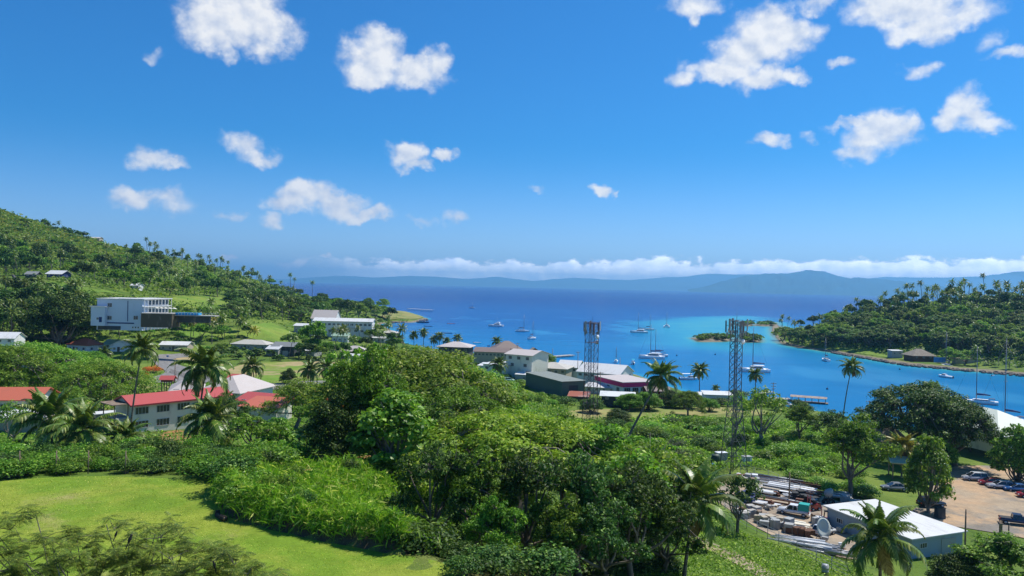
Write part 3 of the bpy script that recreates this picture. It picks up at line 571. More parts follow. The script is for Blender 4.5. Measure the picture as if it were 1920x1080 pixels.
def bushmesh(seed, r0, h, nc, lp, ls, mt):
    r = np.random.default_rng(seed); P = []; Q = []; st = MB()
    for k in range(nc):
        a = r.random() * 6.28; q = math.sqrt(r.random()) * r0 * .7; c = (math.cos(a) * q, math.sin(a) * q, h * (.35 + .35 * r.random()) * (1 - .35 * q / r0)); p, n_ = clump(r, c, r0 * (.38 + .2 * r.random()), lp, h / r0 * .8, .4); p[:, 2] = np.maximum(p[:, 2], -.1); P.append(p); Q.append(n_)
        limb(st, (0, 0, -.3), c, .05, .015, r, 0, 3, 4)
    P = np.concatenate(P); Q = np.concatenate(Q); V, Fq = leafquads(P, Q, ls * (.6 + .8 * r.random(len(P))), .5, r); return st.mesh('stem', BARK), npmesh('foliage', V, Fq, mt)
for i, mk in enumerate(('mid', 'bright', 'dark', 'red', 'yellow')): proto('bush_' + mk, *bushmesh(70 + i, 1.6, 1.9, 14, 170, .19, LEAF[mk]), 1.9)
for i, mk in enumerate(('mid', 'bright', 'dark')): proto('farbush_' + mk, *bushmesh(80 + i, 2.6, 2.6, 8, 40, .8, LEAF[mk]), 2.6)
def tree(key, loc, h, name, label, cat='tree', group=None, rz=None, wx=1.0, parts=('trunk', 'crown')):
    tm, cm, h0 = PROTO[key]; s = h / h0; t = thing(name, label, cat, loc, random.uniform(0, 6.28) if rz is None else rz, group, (s * wx, s * wx, s)); link(parts[0], tm, t); link(parts[1], cm, t); return t
def farpalm(loc, h, label, group, yellow=False):
    tm, top, h0 = random.choice(FART); s = h / h0; t = thing('coconut_palm', label, 'palm tree', loc, random.uniform(0, 6.28), group); link('trunk', tm, t, scale=(s, s, s)); link('crown', FARP[3] if yellow else random.choice(FARP[:3]), t, loc=top * s, rot=(random.uniform(-.12, .12), random.uniform(-.12, .12), random.uniform(0, 6)), scale=(random.uniform(.75, 1.05),) * 3); return t
def inpoly(poly, x, y):
    c = False; n = len(poly)
    for i in range(n):
        (ax, ay), (bx, by) = poly[i], poly[(i + 1) % n]
        if (ay > y) != (by > y) and x < (bx - ax) * (y - ay) / (by - ay) + ax: c = not c
    return c
EXC = []       # pixel polygons where nothing is planted
for k_ in ('lawn', 'sports_field', 'road', 'car_park', 'dirt_yard', 'hill_lawn'): EXC += PATCH_POLYS[k_]
BOXES = []     # world footprints of buildings (x, y, r)
def samples(poly, n, mind, exc=True, tries=40):
    xs = [p[0] for p in poly]; ys = [p[1] for p in poly]; out = []; g = 0
    while len(out) < n and g < n * tries:
        g += 1; x = random.uniform(min(xs), max(xs)); y = random.uniform(min(ys), max(ys))
        if not inpoly(poly, x, y) or (exc and any(inpoly(e, x, y) for e in EXC)): continue
        if any((x - a)**2 + ((y - b) * 2.2)**2 < mind * mind for a, b, *_ in out): continue
        q = G(x, y)
        if q is None or q.z < .6 or any((q.x - a)**2 + (q.y - b)**2 < r_ * r_ for a, b, r_ in BOXES): continue
        out.append((x, y, q))
    return out
ONES = 'first second third fourth fifth sixth seventh eighth ninth tenth eleventh twelfth thirteenth fourteenth fifteenth sixteenth seventeenth eighteenth nineteenth'.split()
def ordw(n):
    if n < 20: return ONES[n - 1]
    tn = ['twent', 'thirt', 'fort', 'fift', 'sixt', 'sevent', 'eight', 'ninet'][n // 10 - 2]
    return tn + ('ieth' if n % 10 == 0 else 'y-' + ONES[n % 10 - 1])
def zone(poly, n, mind, kinds, where, exc=True):   # kinds: (weight, key, h0, h1)
    tot = sum(k[0] for k in kinds); made = {}
    for x, y, q in samples(poly, n, mind, exc):
        u = random.random() * tot
        for w_, key, h0, h1 in kinds:
            u -= w_
            if u <= 0: break
        h = random.uniform(h0, h1)
        if key.startswith('palm'): kd, k_ = 'coconut palms', ('yellowing ' if key == 'palmyel' else '') + 'coconut palm'; o = farpalm(q, h, '', kd + ' ' + where, key == 'palmyel')
        elif 'bush' in key:
            kd = 'bushes'; k_ = {'bright': 'bright green', 'dark': 'dark', 'mid': 'mid green', 'red': 'red leaved', 'yellow': 'yellow green'}[key.split('_')[1]] + ' bush'; o = tree(key, q, h, 'shrub', '', 'shrub', 'bushes ' + where, wx=random.uniform(.8, 1.7), parts=('stem', 'foliage'))
        else:
            um = 'rain' in key; kd = 'umbrella trees' if um else 'broadleaf trees'; ad = 'dark' if 'dark' in key else 'bright green' if 'bright' in key else 'olive' if ('olive' in key or 'sparse' in key) else 'green'
            k_ = ad + (' umbrella tree' if um else ' rounded tree'); o = tree(key, q, h, 'umbrella_tree' if um else 'broadleaf_tree', '', 'tree', kd + ' ' + where, wx=random.uniform(.8, 1.25))
        made.setdefault(k_, []).append((x, o))
    for k_, L in made.items():
        L.sort(key=lambda e: e[0])
        for i, (_, o) in enumerate(L): o['label'] = (k_ if len(L) == 1 else ('leftmost ' + k_ if i == 0 else 'rightmost ' + k_ if i == len(L) - 1 else ordw(i + 1) + ' ' + k_ + ' from the left')) + ' ' + where
def banana(px, py, h, label, D=None):
    g = G(px, py) if D is None else at_d(px, py, D)
    if D: g.z = float(H(g.x, g.y))
    t = thing('banana_plant', label, 'banana plant', g, random.uniform(0, 6), None, h / 3.2); MB().tube([(0, 0, -.3), (.05, 0, 1.5)], [.16, .09], 7).build('stem', MATS['leaf_palm_yellow'] if 0 else PALMBARK, t)
    for k in range(9):
        V = []; Fq = []; n = 8; L = 2.1; ang = 1.25 - .12 * k; p = np.array([0., 0, 0])
        for i in range(n + 1):
            w = .34 * math.sin(min(1, (i + .35) / n) * math.pi) ** .6 * (1 if i < n else .2); V += [p + [0, -w, .10 * w], p.copy(), p + [0, w, .10 * w]]; p = p + np.array([math.cos(ang), 0, math.sin(ang)]) * L / n; ang -= .26
        for i in range(n): a = i * 3; Fq += [(a, a + 1, a + 4, a + 3), (a + 1, a + 2, a + 5, a + 4)]
        link('leaf', npmesh('leaf', V, Fq, LEAF['bright' if k % 3 else 'mid'], True), t, loc=(.05, 0, 1.45), rot=(0, 0, k * 2.4), scale=(random.uniform(.8, 1.1),) * 3)
def carpet(name, polys, n, mt, size, hgt, lump, label, pxs=1.0, exc=True, upr=.5, asp=.5, seed=1):
    # ground cover nobody could count: leaf faces over the ground, mounded by noise; size in photo px when pxs>0
    r = np.random.default_rng(seed); PS = []
    for poly in polys:
        xs = [p[0] for p in poly]; ys = [p[1] for p in poly]; A = (max(xs) - min(xs)) * (max(ys) - min(ys)); k = n
        x = r.uniform(min(xs), max(xs), k); y = r.uniform(min(ys), max(ys), k)
        def inside(pl):
            ins = np.zeros(len(x), bool); m_ = len(pl)
            for i in range(m_):
                (ax, ay), (bx, by) = pl[i], pl[(i + 1) % m_]
                if ay != by: ins ^= ((ay > y) != (by > y)) & (x < (bx - ax) * (y - ay) / (by - ay) + ax)
            return ins
        ok = inside(poly)
        if exc:
            for e in EXC: ok &= ~inside(e)
        PS.append(GN(x[ok], y[ok]))
    Pp = np.concatenate(PS); Pp = Pp[~np.isnan(Pp[:, 0])]
    Pp[:, :2] += r.normal(size=(len(Pp), 2)) * Pp[:, 1:2] * .004
    for a, b, r_ in BOXES: Pp = Pp[(Pp[:, 0] - a)**2 + (Pp[:, 1] - b)**2 > (r_ * .8)**2]
    X, Y = Pp[:, 0], Pp[:, 1]; Pp[:, 2] = np.maximum(H(X, Y), .6)
    lm = np.zeros(len(X)); 
    for k, (w, am) in enumerate(((lump, .5), (lump * .47, .3), (lump * .21, .2))):
        a = r.uniform(0, 6.28, 4); lm += am * (np.sin(X / w + a[0] + 1.3 * np.sin(Y / w * .8 + a[1])) * np.sin(Y / w * .9 + a[2] + 1.2 * np.sin(X / w * .7 + a[3])) * .5 + .5)
    f = r.random(len(X)) ** .45; Pp[:, 2] += hgt * lm * f + .05
    nn = r.normal(size=(len(X), 3)) * .7; nn[:, 2] = np.abs(nn[:, 2]) + upr
    S = size * Y / F * (.6 + .8 * r.random(len(X))) if pxs else size * (.6 + .8 * r.random(len(X)))
    V, Fq = leafquads(Pp, nn, S, asp, r); return tag(link(name, npmesh(name, V, Fq, mt)), label, None, None, 'stuff')
# ---------------------------------------------------------------- buildings
def roofmat(name, col, dirt=(.25, .2, .17), am=.35, rough=.55, metal=0.):
    M_ = bpy.data.materials.new(name); M_.use_nodes = True; t = NT(M_.node_tree); p = t.t.nodes['Principled BSDF']; MATS[name] = M_
    v = t.n('ShaderNodeTexCoord').outputs['Object']; w = t.n('ShaderNodeTexWave', i0=v); w.inputs['Scale'].default_value = 1.3; w.bands_direction = 'X'
    n = t.noise(t.vec('MULTIPLY', v, (1, .35, .35)), .55, 5, .65); c = t.mix(t.math('MULTIPLY', t.smooth(n, .5, .72), am), col, dirt); c = t.vec('SCALE', c, scale=t.math('MULTIPLY_ADD', w.outputs['Fac'], .10, .93))
    t.set(p, 'Base Color', c); p.inputs['Roughness'].default_value = rough; p.inputs['Metallic'].default_value = metal; p.inputs['Specular IOR Level'].default_value = .3
    t.set(p, 'Normal', t.n('ShaderNodeBump', in_Height=w.outputs['Fac'], in_Strength=.5, in_Distance=.04).outputs[0]); return M_
RW = roofmat('roof_white', (.64, .64, .62), (.38, .35, .30), .5); RR = roofmat('roof_red', (.46, .085, .075), (.36, .12, .09)); RO = roofmat('roof_orange_red', (.50, .13, .07), (.34, .12, .07)); RG = roofmat('roof_green', (.30, .42, .30), (.30, .32, .26))
RGR = roofmat('roof_grey', (.22, .23, .22), (.30, .29, .26)); RT_ = roofmat('roof_tan', (.50, .47, .40), (.35, .30, .24)); RP = roofmat('roof_pale_pink', (.52, .46, .42), (.45, .38, .33)); RDG = roofmat('roof_dark_green', (.23, .245, .20), (.30, .30, .26)); RRU = roofmat('roof_rusty', (.33, .10, .06), (.45, .40, .36), .8); RLG = roofmat('roof_pale_green', (.62, .66, .54), (.5, .5, .42))
RTH = mat('thatch', (.24, .20, .155), 1, (.33, .29, .23), 1.5, 1, spec=.05, bump=.8, bscale=14, stretch=(1, 1, 3))
RDK = roofmat('roof_brown', (.20, .145, .12), (.28, .22, .19))
def wallmat(n, c, d=(.30, .27, .22), a=.5): return mat(n, c, .85, d, .5, a, spec=.2, lo=.52, hi=.75, detail=6, stretch=(1, 1, .5))
WC = wallmat('wall_cream', (.74, .70, .58)); WW = wallmat('wall_white', (.70, .70, .68)); WB = wallmat('wall_white_blue_shade', (.52, .60, .72), (.45, .48, .52), .3); WG = wallmat('wall_green', (.11, .145, .115), (.15, .17, .13)); WT = wallmat('wall_tan', (.42, .36, .27)); WGR = wallmat('wall_grey', (.36, .37, .36)); WBR = wallmat('wall_brown', (.14, .075, .045), (.09, .05, .035)); WRD = wallmat('wall_dark_red', (.16, .035, .03)); WDK = wallmat('wall_dark', (.06, .065, .07)); WPK = wallmat('fascia_magenta', (.66, .05, .17), (.4, .05, .1)); WCONC = wallmat('concrete', (.40, .38, .34)); WNAV = wallmat('wall_navy', (.03, .05, .16))  # WB: white hotel wall with its bluish shade put into the colour
GLASS = mat('window_glass', (.035, .045, .055), .12, spec=.8); FRAME = mat('window_frame', (.55, .56, .56), .6); DARKF = mat('dark_frame', (.05, .05, .055), .6); TRIM = mat('red_trim', (.33, .04, .05), .5); TIMBER = mat('timber', (.17, .11, .07), .85, (.26, .2, .14), 2, 1); STEEL = mat('galvanised_steel', (.36, .37, .38), .5, (.26, .26, .26), 3, .6, metal=.4); WHITEM = mat('white_paint', (.74, .74, .73), .4); RUST = mat('rust', (.20, .07, .035), .8, (.12, .06, .04), 4)
WINM = {}
def window(parent, x, y, z, w, h, yawv, louv=2):
    k = (round(w, 2), round(h, 2), louv)
    if k not in WINM:
        f = MB(); t_ = .07
        for sx in (-1, 1): f.box((sx * (w / 2 - t_ / 2), -.03, 0), (t_, .1, h))
        for sz in (-1, 1): f.box((0, -.03, sz * (h / 2 - t_ / 2)), (w - 2 * t_, .098, t_))
        for i in range(1, louv + 1): f.box((-w / 2 + w * i / (louv + 1), -.028, 0), (.05, .08, h - 2 * t_))
        WINM[k] = (f.mesh('window', FRAME), MB().box((0, .0, 0), (w - .1, .02, h - .1)).mesh('pane', GLASS))
    o = link('window', WINM[k][0], parent, loc=(x, y, z), rot=(0, 0, yawv)); link('pane', WINM[k][1], o, loc=(0, -.015, 0)); return o
def roof_into(parent, kind, w, d, h, rh, ov, rm, axis='x', trim=None, th=.14):
    W, Dp = w / 2 + ov, d / 2 + ov; mb = MB()
    if axis == 'y': W, Dp = Dp, W
    sl = rh / ((d if axis == 'x' else w) / 2); drop = sl * ov
    if kind == 'gable':
        mb.prism([(-Dp, h - drop), (0, h + rh), (Dp, h - drop), (Dp, h - drop + th), (0, h + rh + th), (-Dp, h - drop + th)], -W, W, axis='x')
        if axis == 'x': pass
    elif kind == 'hip':
        rl = max(W - Dp * .95, .2) if W > Dp else .2; ry = 0 if W > Dp else Dp - W
        b = [(-W, -Dp), (W, -Dp), (W, Dp), (-W, Dp)]; zb = h - drop; vs = [(x, y, zb) for x, y in b] + [(x, y, zb + th) for x, y in b] + [(-rl, -ry, h + rh + th), (rl, ry, h + rh + th)]
        fs = [(3, 2, 1, 0), (0, 1, 5, 4), (1, 2, 6, 5), (2, 3, 7, 6), (3, 0, 4, 7)]
        fs += [(4, 5, 9, 8), (5, 6, 9), (6, 7, 8, 9), (7, 4, 8)] if W > Dp else [(4, 5, 8), (5, 6, 9, 8), (6, 7, 9), (7, 4, 8, 9)]
        mb.add(vs, fs)
    elif kind == 'flat': mb.box((0, 0, h + th * .75), (2 * W, 2 * Dp, th * 1.5))
    elif kind == 'shed': mb.add([(-W, -Dp, h), (W, -Dp, h), (W, Dp, h + rh), (-W, Dp, h + rh), (-W, -Dp, h + th), (W, -Dp, h + th), (W, Dp, h + rh + th), (-W, Dp, h + rh + th)], [(3, 2, 1, 0), (4, 5, 6, 7), (0, 1, 5, 4), (1, 2, 6, 5), (2, 3, 7, 6), (3, 0, 4, 7)])
    elif kind == 'cone': mb.lathe([(W, h - .3), (W, h), (W * .5, h + rh * .62), (.15, h + rh)], 14)
    o = mb.build('roof', rm, parent, rot=(0, 0, math.pi / 2 if axis == 'y' and kind == 'gable' else 0) if kind == 'gable' and axis == 'y' else None)
    if trim is not None and kind == 'gable':
        q = MB()
        for s in (-1, 1): q.box((0, s * (Dp + .03), h - drop + .02), (2 * W, .06, .3))
        for s in (-1, 1):
            q.prism([(-Dp, h - drop - .14), (0, h + rh - .14), (Dp, h - drop - .14), (Dp, h - drop + .17), (0, h + rh + .17), (-Dp, h - drop + .17)], s * (W + .002) - .03, s * (W + .002) + .03, axis='x')
        link('fascia', q.mesh('fascia', trim), o)
    return o
def house(label, px0, px1, pyb, pye, dep, yaw=0., roof='gable', rh=1.5, wall=None, rm=None, wins=(), ov=.5, axis='x', name='house', cat='house', D=None, door=None, trim=None, w=None, h=None, z=None, stilts=0, parts=None):
    wall = wall or WW; rm = rm or RW; pxc = (px0 + px1) / 2; g = G(pxc, pyb) if D is None else at_d(pxc, pyb, D)
    if z is not None: g = at_z(pxc, pyb, z)
    s = g.y / F; w = w or (px1 - px0) * s / max(.35, math.cos(R(yaw))); h = h or (pyb - pye) * s; c = Vector((g.x, g.y, g.z)) + Vector((-math.sin(R(yaw)), math.cos(R(yaw)), 0)) * dep / 2
    az0 = math.atan2(g.x, g.y); t = thing(name, label, cat, c, R(yaw)); BOXES.append((c.x, c.y, max(w, dep) * .52))
    mb = MB(); base = -1.5 if not stilts else stilts
    if roof == 'gable':
        if axis == 'x': mb.prism([(-dep / 2, base), (-dep / 2, h), (0, h + rh - .02), (dep / 2, h), (dep / 2, base)], -w / 2, w / 2, axis='x')
        else: mb.prism([(-w / 2, base), (-w / 2, h), (0, h + rh - .02), (w / 2, h), (w / 2, base)], -dep / 2, dep / 2, axis='y')
    elif roof == 'shed': mb.prism([(-dep / 2, base), (-dep / 2, h), (dep / 2, h + rh * .93), (dep / 2, base)], -w / 2, w / 2, axis='x')
    else: mb.box((0, 0, (h + base) / 2), (w, dep, h - base))
    mb.build('wall', wall, t)
    roof_into(t, roof, w, dep, h, rh, ov, rm, axis, trim)
    if stilts:
        for a in (-1, 0, 1):
            for b in (-1, 1): MB().box((a * (w / 2 - .2), b * (dep / 2 - .2), (stilts - 2) / 2), (.22, .22, stilts + 2)).build('post', TIMBER, t)
    for sd, n, zc, ww, wh, *rest in wins:      # side, count, centre height, width, height
        L = w if sd in 'fb' else dep; lo, hi = (rest[0], rest[1]) if len(rest) >= 2 else (0, 1)
        for i in range(n):
            u = -L / 2 + L * (lo + (hi - lo) * (i + .5) / n)
            if sd == 'f': window(t, u, -dep / 2 - .01, zc, ww, wh, 0)
            if sd == 'l': window(t, -w / 2 - .01, u, zc, ww, wh, -math.pi / 2)
            if sd == 'r': window(t, w / 2 + .01, u, zc, ww, wh, math.pi / 2)
    if door:
        sd, u, dw, dh, dm = door
        if sd == 'f': x, y, rz = -w / 2 + u * w, -dep / 2, 0
        elif sd == 'r': x, y, rz = w / 2, -dep / 2 + u * dep, math.pi / 2
        else: x, y, rz = -w / 2, -dep / 2 + u * dep, -math.pi / 2
        q = MB().box((0, -.02, dh / 2), (dw, .08, dh)).build('door', dm, t, loc=(x, y, 0), rot=(0, 0, rz)); MB().box((dw * .38, -.09, dh * .45), (.06, .06, .2)).build('handle', STEEL, q)
    return t, w, h
DOORM = mat('door_paint', (.10, .07, .05), .6); BLUED = mat('blue_paint', (.03, .16, .42), .5)
# cream classrooms with the long red roof
g0 = at_z(247, 812, 9.2); w0 = 21; yw = R(50)
c0 = Vector((g0.x, g0.y, 9.2)) + Vector((math.cos(yw), math.sin(yw), 0)) * w0 / 2 + Vector((-math.sin(yw), math.cos(yw), 0)) * 3.8
t = thing('classroom_block', 'cream two storey classroom block with a long red roof at the left', 'building', c0, yw); BOXES.append((c0.x, c0.y, 11))
MB().prism([(-3.8, -1.5), (-3.8, 5.6), (0, 6.9), (3.8, 5.6), (3.8, -1.5)], -w0 / 2, w0 / 2, axis='x').build('wall', WC, t)
roof_into(t, 'gable', w0, 7.6, 5.6, 1.35, .55, RR, 'x', TRIM)
for zc in (1.5, 4.25):
    for u in (-8.6, -4.3, 0, 4.3, 8.2): window(t, u, -3.81, zc, 2.7, 1.45, 0, 3)
mb = MB(); mb.box((-w0 / 2 - 1.4, -1, 2.95), (2.8, 5, .18)); mb.build('balcony', WCONC, t); mb = MB(); mb.box((-w0 / 2 - 1.7, 0, 5.7), (3.6, 6.4, .14)); mb.build('awning', TIMBER, t)
for a, b in ((-2.9, -2.6), (-2.9, 2.4), (-.3, -2.6)): MB().box((-w0 / 2 + a, b, 2.1), (.16, .16, 7.1)).build('post', TIMBER, t)
house('open sided white roofed walkway left of the cream classrooms', 186, 218, 800, 776, 2.6, 40, 'flat', .1, WCONC, RW, D=158, name='shelter', cat='shelter', stilts=1.9)
# left cream house
house('cream two storey house with an orange red roof at the left edge', -40, 62, 812, 748, 9, 10, 'gable', 1.6, WC, RO, [('f', 4, 5.0, 1.7, 1.3), ('f', 3, 1.5, 1.3, 1.2)], .8, D=150, door=('f', .8, 1, 2.1, DOORM))
house('white verandah roof in front of the left cream house', 0, 78, 800, 783, 4.5, 10, 'shed', 1.2, WT, RW, D=146, name='verandah', cat='verandah')
# town
house('small white cottage with an orange red hip roof near the left road', 120, 168, 660, 646, 9, -20, 'hip', 2.2, WW, RO, [('f', 3, 1.5, 1.2, 1.1), ('r', 2, 1.5, 1.2, 1.1)], .6, door=('f', .35, 1, 2.1, DOORM))
house('white bungalow with a pale green roof behind the road', 196, 252, 656, 646, 9, 5, 'gable', 1.6, WW, RG, [('f', 4, 1.4, 1.3, 1.1)], .6, door=('f', .55, 1, 2.1, DOORM))
house('small white gabled porch house in front of the pale green roof', 208, 236, 660, 648, 6, 12, 'gable', 1.8, WW, RW, [('f', 2, 1.3, 1, 1)], .4, 'y', door=('f', .5, 1, 2, DOORM))
house('low pale roofed bungalow at the bend of the road', 300, 350, 659, 648, 8, 3, 'gable', 1.2, WT, RW, [('f', 4, 1.2, 1.2, 1)], .5, door=('f', .5, 1, 2, DOORM))
house('long pale roofed house half hidden behind the road palms', 432, 500, 656, 645, 9, -6, 'hip', 1.6, WGR, RT_, [('f', 5, 1.3, 1.2, 1)], .6, door=('f', .4, 1, 2, DOORM))
house('small white roofed house right of the road palms', 498, 522, 668, 655, 7, -12, 'gable', 1.3, WGR, RW, [('f', 2, 1.4, 1.1, 1)], .4, door=('f', .6, 1, 2, DOORM))
house('dark shed under the green slope above the sports field', 508, 552, 668, 650, 9, -8, 'gable', 1.6, WDK, RGR, [('f', 2, 1.4, 1.1, 1)], .4, door=('f', .6, 2.4, 2.4, WGR), name='shed', cat='shed')
house('small flat white roof below the school block', 563, 590, 668, 658, 7, -15, 'shed', .8, WGR, RW, [('f', 2, 1.2, 1, .9)], .5, name='shed', cat='shed')
house('tan roofed house right of the sports field', 640, 682, 672, 658, 8, -5, 'hip', 2.0, WT, RP, [('f', 3, 1.5, 1.2, 1)], .6, door=('f', .3, 1, 2, DOORM))
house('pale shed row in front of the tan roofed house', 645, 684, 678, 668, 5, -5, 'shed', .5, WGR, RW, [('f', 3, 1.1, 1, .8)], .3, name='shed', cat='shed')
house('pale green and white roofed pair below the school block', 622, 652, 641, 630, 8, 0, 'gable', 1.5, WW, RG, [('f', 3, 1.3, 1.1, .9)], .5)
house('grey hip roofed house by the cove', 712, 742, 634, 624, 9, -10, 'hip', 1.2, WDK, RT_, [('f', 3, 1.6, 1.3, 1.1)], .6)
house('long white roofed store by the cove road', 698, 722, 642, 634, 6, -25, 'gable', 1, WW, RW, [('f', 3, 1.2, 1.1, .9)], .4, name='store', cat='building')
house('white roofed house at the foot of the wooded hill', 610, 646, 584, 576, 12, 5, 'gable', 2.5, WW, RW, [('f', 4, 1.6, 1.5, 1.2)], .6, D=900)
house('small pale roofed house among the trees left of the white hillside one', 582, 596, 581, 575, 9, 5, 'gable', 2, WT, RT_, [('f', 2, 1.5, 1.3, 1)], .6, D=860)
house('tall gabled white school hall with a plain pinkish roof', 583, 628, 610, 597, 14, -3, 'gable', 5.2, WW, RP, [('f', 4, 2.6, 1.5, 1.2)], .5, D=505, name='school_hall', cat='building')
t, w_, h_ = house('long two storey white school block facing the town', 588, 697, 627, 602, 10, 0, 'gable', 1.5, WW, RW, [('f', 13, 5.9, 1.7, 1.2), ('f', 9, 2.2, 1.7, 1.3), ('r', 2, 5.6, 1.4, 1.1)], .8, D=462, name='school_block', cat='building', door=('f', .42, 1.4, 2.3, DOORM))
MB().box((w_ * .12, -5.5, 3.9), (w_ * .22, 1.1, .2)).build('balcony', WCONC, t)
for u in (.02, .08, .15, .22): MB().box((w_ * u, -5.9, 3.4), (.25, .25, 7.4)).build('post', WW, t)
house('low white wing left of the school block', 550, 590, 624, 611, 8, -8, 'gable', 1.1, WGR, RW, [('f', 4, 1.7, 1.3, 1)], .5, D=440, name='school_wing', cat='building')
house('square white hip roofed pavilion at the harbour edge', 822, 878, 662, 648, 14, -8, 'hip', 2.0, WDK, RP, [('f', 5, 1.9, 1.5, 1.2)], 1.4, name='pavilion', cat='building', D=415, h=3.6)
house('long brown roofed harbour warehouse with dark windows', 888, 952, 676, 660, 12, -8, 'gable', 1.6, WT, RDK, [('f', 9, 2.8, 1.2, 1.1)], .5, name='warehouse', cat='building', D=365)
house('dark brown hip roofed house behind the cream two storey one', 928, 978, 664, 653, 12, 8, 'hip', 3.2, WBR, RDK, [('f', 4, 1.8, 1.3, 1)], .8, D=388)
house('small brown lookout hut on the shore', 995, 1010, 672, 658, 4, 10, 'gable', 1.3, WBR, RTH, [('f', 1, 2.2, 1.3, 1)], .5, 'y', D=360, name='hut', cat='hut')
t, w_, h_ = house('cream two storey house with a tan roof near the shore', 948, 996, 706, 665, 13, -32, 'gable', 1.5, WC, RP, [('f', 3, 7.2, 1.5, 1.3), ('f', 2, 4.5, 1.5, 1.3), ('l', 3, 5.5, 1.5, 1.3)], .7, D=300, door=('f', .85, 1.6, 2.4, DOORM))
house('white flat roofed annex of the cream two storey house', 905, 948, 706, 684, 11, -32, 'shed', .6, WC, RW, [('f', 3, 3.2, 1.5, 1.2)], .5, D=302, name='annex', cat='building')
house('low white roofed lean-to at the left of the annex', 896, 915, 700, 686, 6, -20, 'shed', .7, WW, RW, [], .4, D=310, name='lean_to', cat='shed')
house('tan roofed house left of the green shed', 1000, 1060, 706, 690, 12, -18, 'hip', 1.7, WT, RT_, [('f', 5, 2.1, 1.3, 1.2)], .7, D=308)
house('small white roofed house behind the tan roofed one', 1046, 1082, 702, 688, 11, -20, 'gable', 2.2, WW, RW, [('f', 3, 2, 1.2, 1.1)], .6, D=318)
house('long white roofed boat shed at the water edge', 1084, 1158, 714, 699, 14, -30, 'gable', 2.8, WW, RW, [('f', 7, 1.9, 1.4, 1), ('r', 2, 1.9, 1.4, 1)], .5, D=290, name='boat_shed', cat='building')
t, w_, h_ = house('white shop building with a magenta band and pale flat roof', 1166, 1232, 741, 717, 20, 22, 'flat', .2, WW, RP, [('f', 4, 1.8, 2.4, 1.7), ('l', 3, 1.8, 2, 1.4)], .3, D=262, name='shop_building', cat='shop')
MB().box((0, 0, h_ - .75), (w_ + .25, 20.25, 1.5)).build('fascia', WPK, t)
house('low white building with square windows left of the magenta band', 1098, 1152, 737, 727, 5, -22, 'shed', .9, WW, RW, [('f', 4, 1.2, .9, .9)], .5, D=268, name='outbuilding', cat='building')
t, w_, h_ = house('big dark green steel shed with a flat grey roof', 1056, 1094, 742, 714, 25, 27, 'shed', .3, WG, RDG, [], .35, D=253, w=8.8, h=4.7, name='steel_shed', cat='shed', door=('f', .5, 3.4, 3.4, WDK))
house('small grey shed left of the big green one', 966, 998, 716, 703, 6, -16, 'shed', .5, WGR, RW, [('f', 1, 1.4, 1, .8)], .3, D=292, name='shed', cat='shed', door=('f', .7, 1.2, 2, DOORM))
house('small rusty roofed shed below the green steel shed', 1066, 1102, 754, 744, 6, -10, 'shed', .8, WBR, RRU, [], .4, D=245, name='shed', cat='shed', door=('f', .5, 1.4, 1.7, DOORM))
house('white flat sheet roof in front of the shop building', 1128, 1188, 753, 745, 7, -8, 'shed', .5, WDK, RW, [('f', 3, .9, 1, .6)], .6, D=236, h=1.5, name='shed', cat='shed')
t, w_, h_ = house('dark red timber house with a carved balcony under the leaning palm', 1214, 1256, 757, 733, 6, 6, 'gable', 1.0, WRD, RDK, [('f', 4, 3.6, .9, 1.3)], .6, D=250, name='timber_house', cat='house', stilts=1.6)
mb = MB(); mb.box((0, -4.9, 2.0), (w_, 1.7, .16)); mb.box((0, -5.7, 3.0), (w_, .08, .1)); [mb.box((-w_ / 2 + w_ * i / 14, -5.7, 2.5), (.07, .06, 1)) for i in range(15)]; mb.build('balcony', WBR, t)
house('grey walled shore shed with a white roof left of the tall tower', 1322, 1372, 758, 741, 7, -6, 'shed', .4, WB, RW, [('f', 2, 1.5, 1.2, 1)], .4, D=262, name='shed', cat='shed', door=('f', .8, 1.2, 2, DOORM))
house('low white roof left of the grey shore shed', 1306, 1342, 750, 742, 6, -10, 'shed', .4, WT, RW, [], .4, D=278, name='shed', cat='shed')
house('large pale green hip roof at the right edge of the harbour', 1862, 1990, 838, 810, 22, 14, 'hip', 4.2, WC, RLG, [('f', 5, 2, 1.6, 1.4)], 1, D=180, name='hall', cat='building', h=3)
t, w_, h_ = house('round thatched hut under the great dark tree', 1655, 1712, 850, 828, 9, 0, 'cone', 3.2, WT, RTH, [('f', 2, 1.5, 1.2, 1)], .9, D=180, name='thatched_hut', cat='hut', h=2.6)
house('long light green shelter roof behind the leafy tree', 1678, 1768, 892, 875, 4, -14, 'gable', .8, WT, RG, [], .4, D=156, name='shelter', cat='shelter', stilts=2.0, h=2.4)
t, w_, h_ = house('large shed with a plain white roof beside the scrap yard', 1712, 1802, 1046, 1010, 15.5, 23, 'shed', .35, wallmat('wall_blue_grey', (.30, .37, .44)), RW, [('f', 1, 2.1, 1.4, .8, .05, .4), ('l', 3, 2.1, 1.3, .8)], .5, D=111, name='steel_shed', cat='shed', door=('f', .72, 3.0, 2.6, WGR), h=3.3, w=10.4)
house('thatched beach hut with a wide roof on the headland shore', 1712, 1752, 675, 664, 10, 4, 'hip', 3.0, WBR, RTH, [('f', 3, 1.7, 1.2, 1.1)], 1.2, name='thatched_hut', cat='hut', D=452, h=3)
house('small flat roofed shed left of the headland beach hut', 1672, 1693, 667, 658, 5, 4, 'shed', .3, WGR, RW, [('f', 2, 1.5, 1.1, 1)], .3, name='shed', cat='shed', D=470)
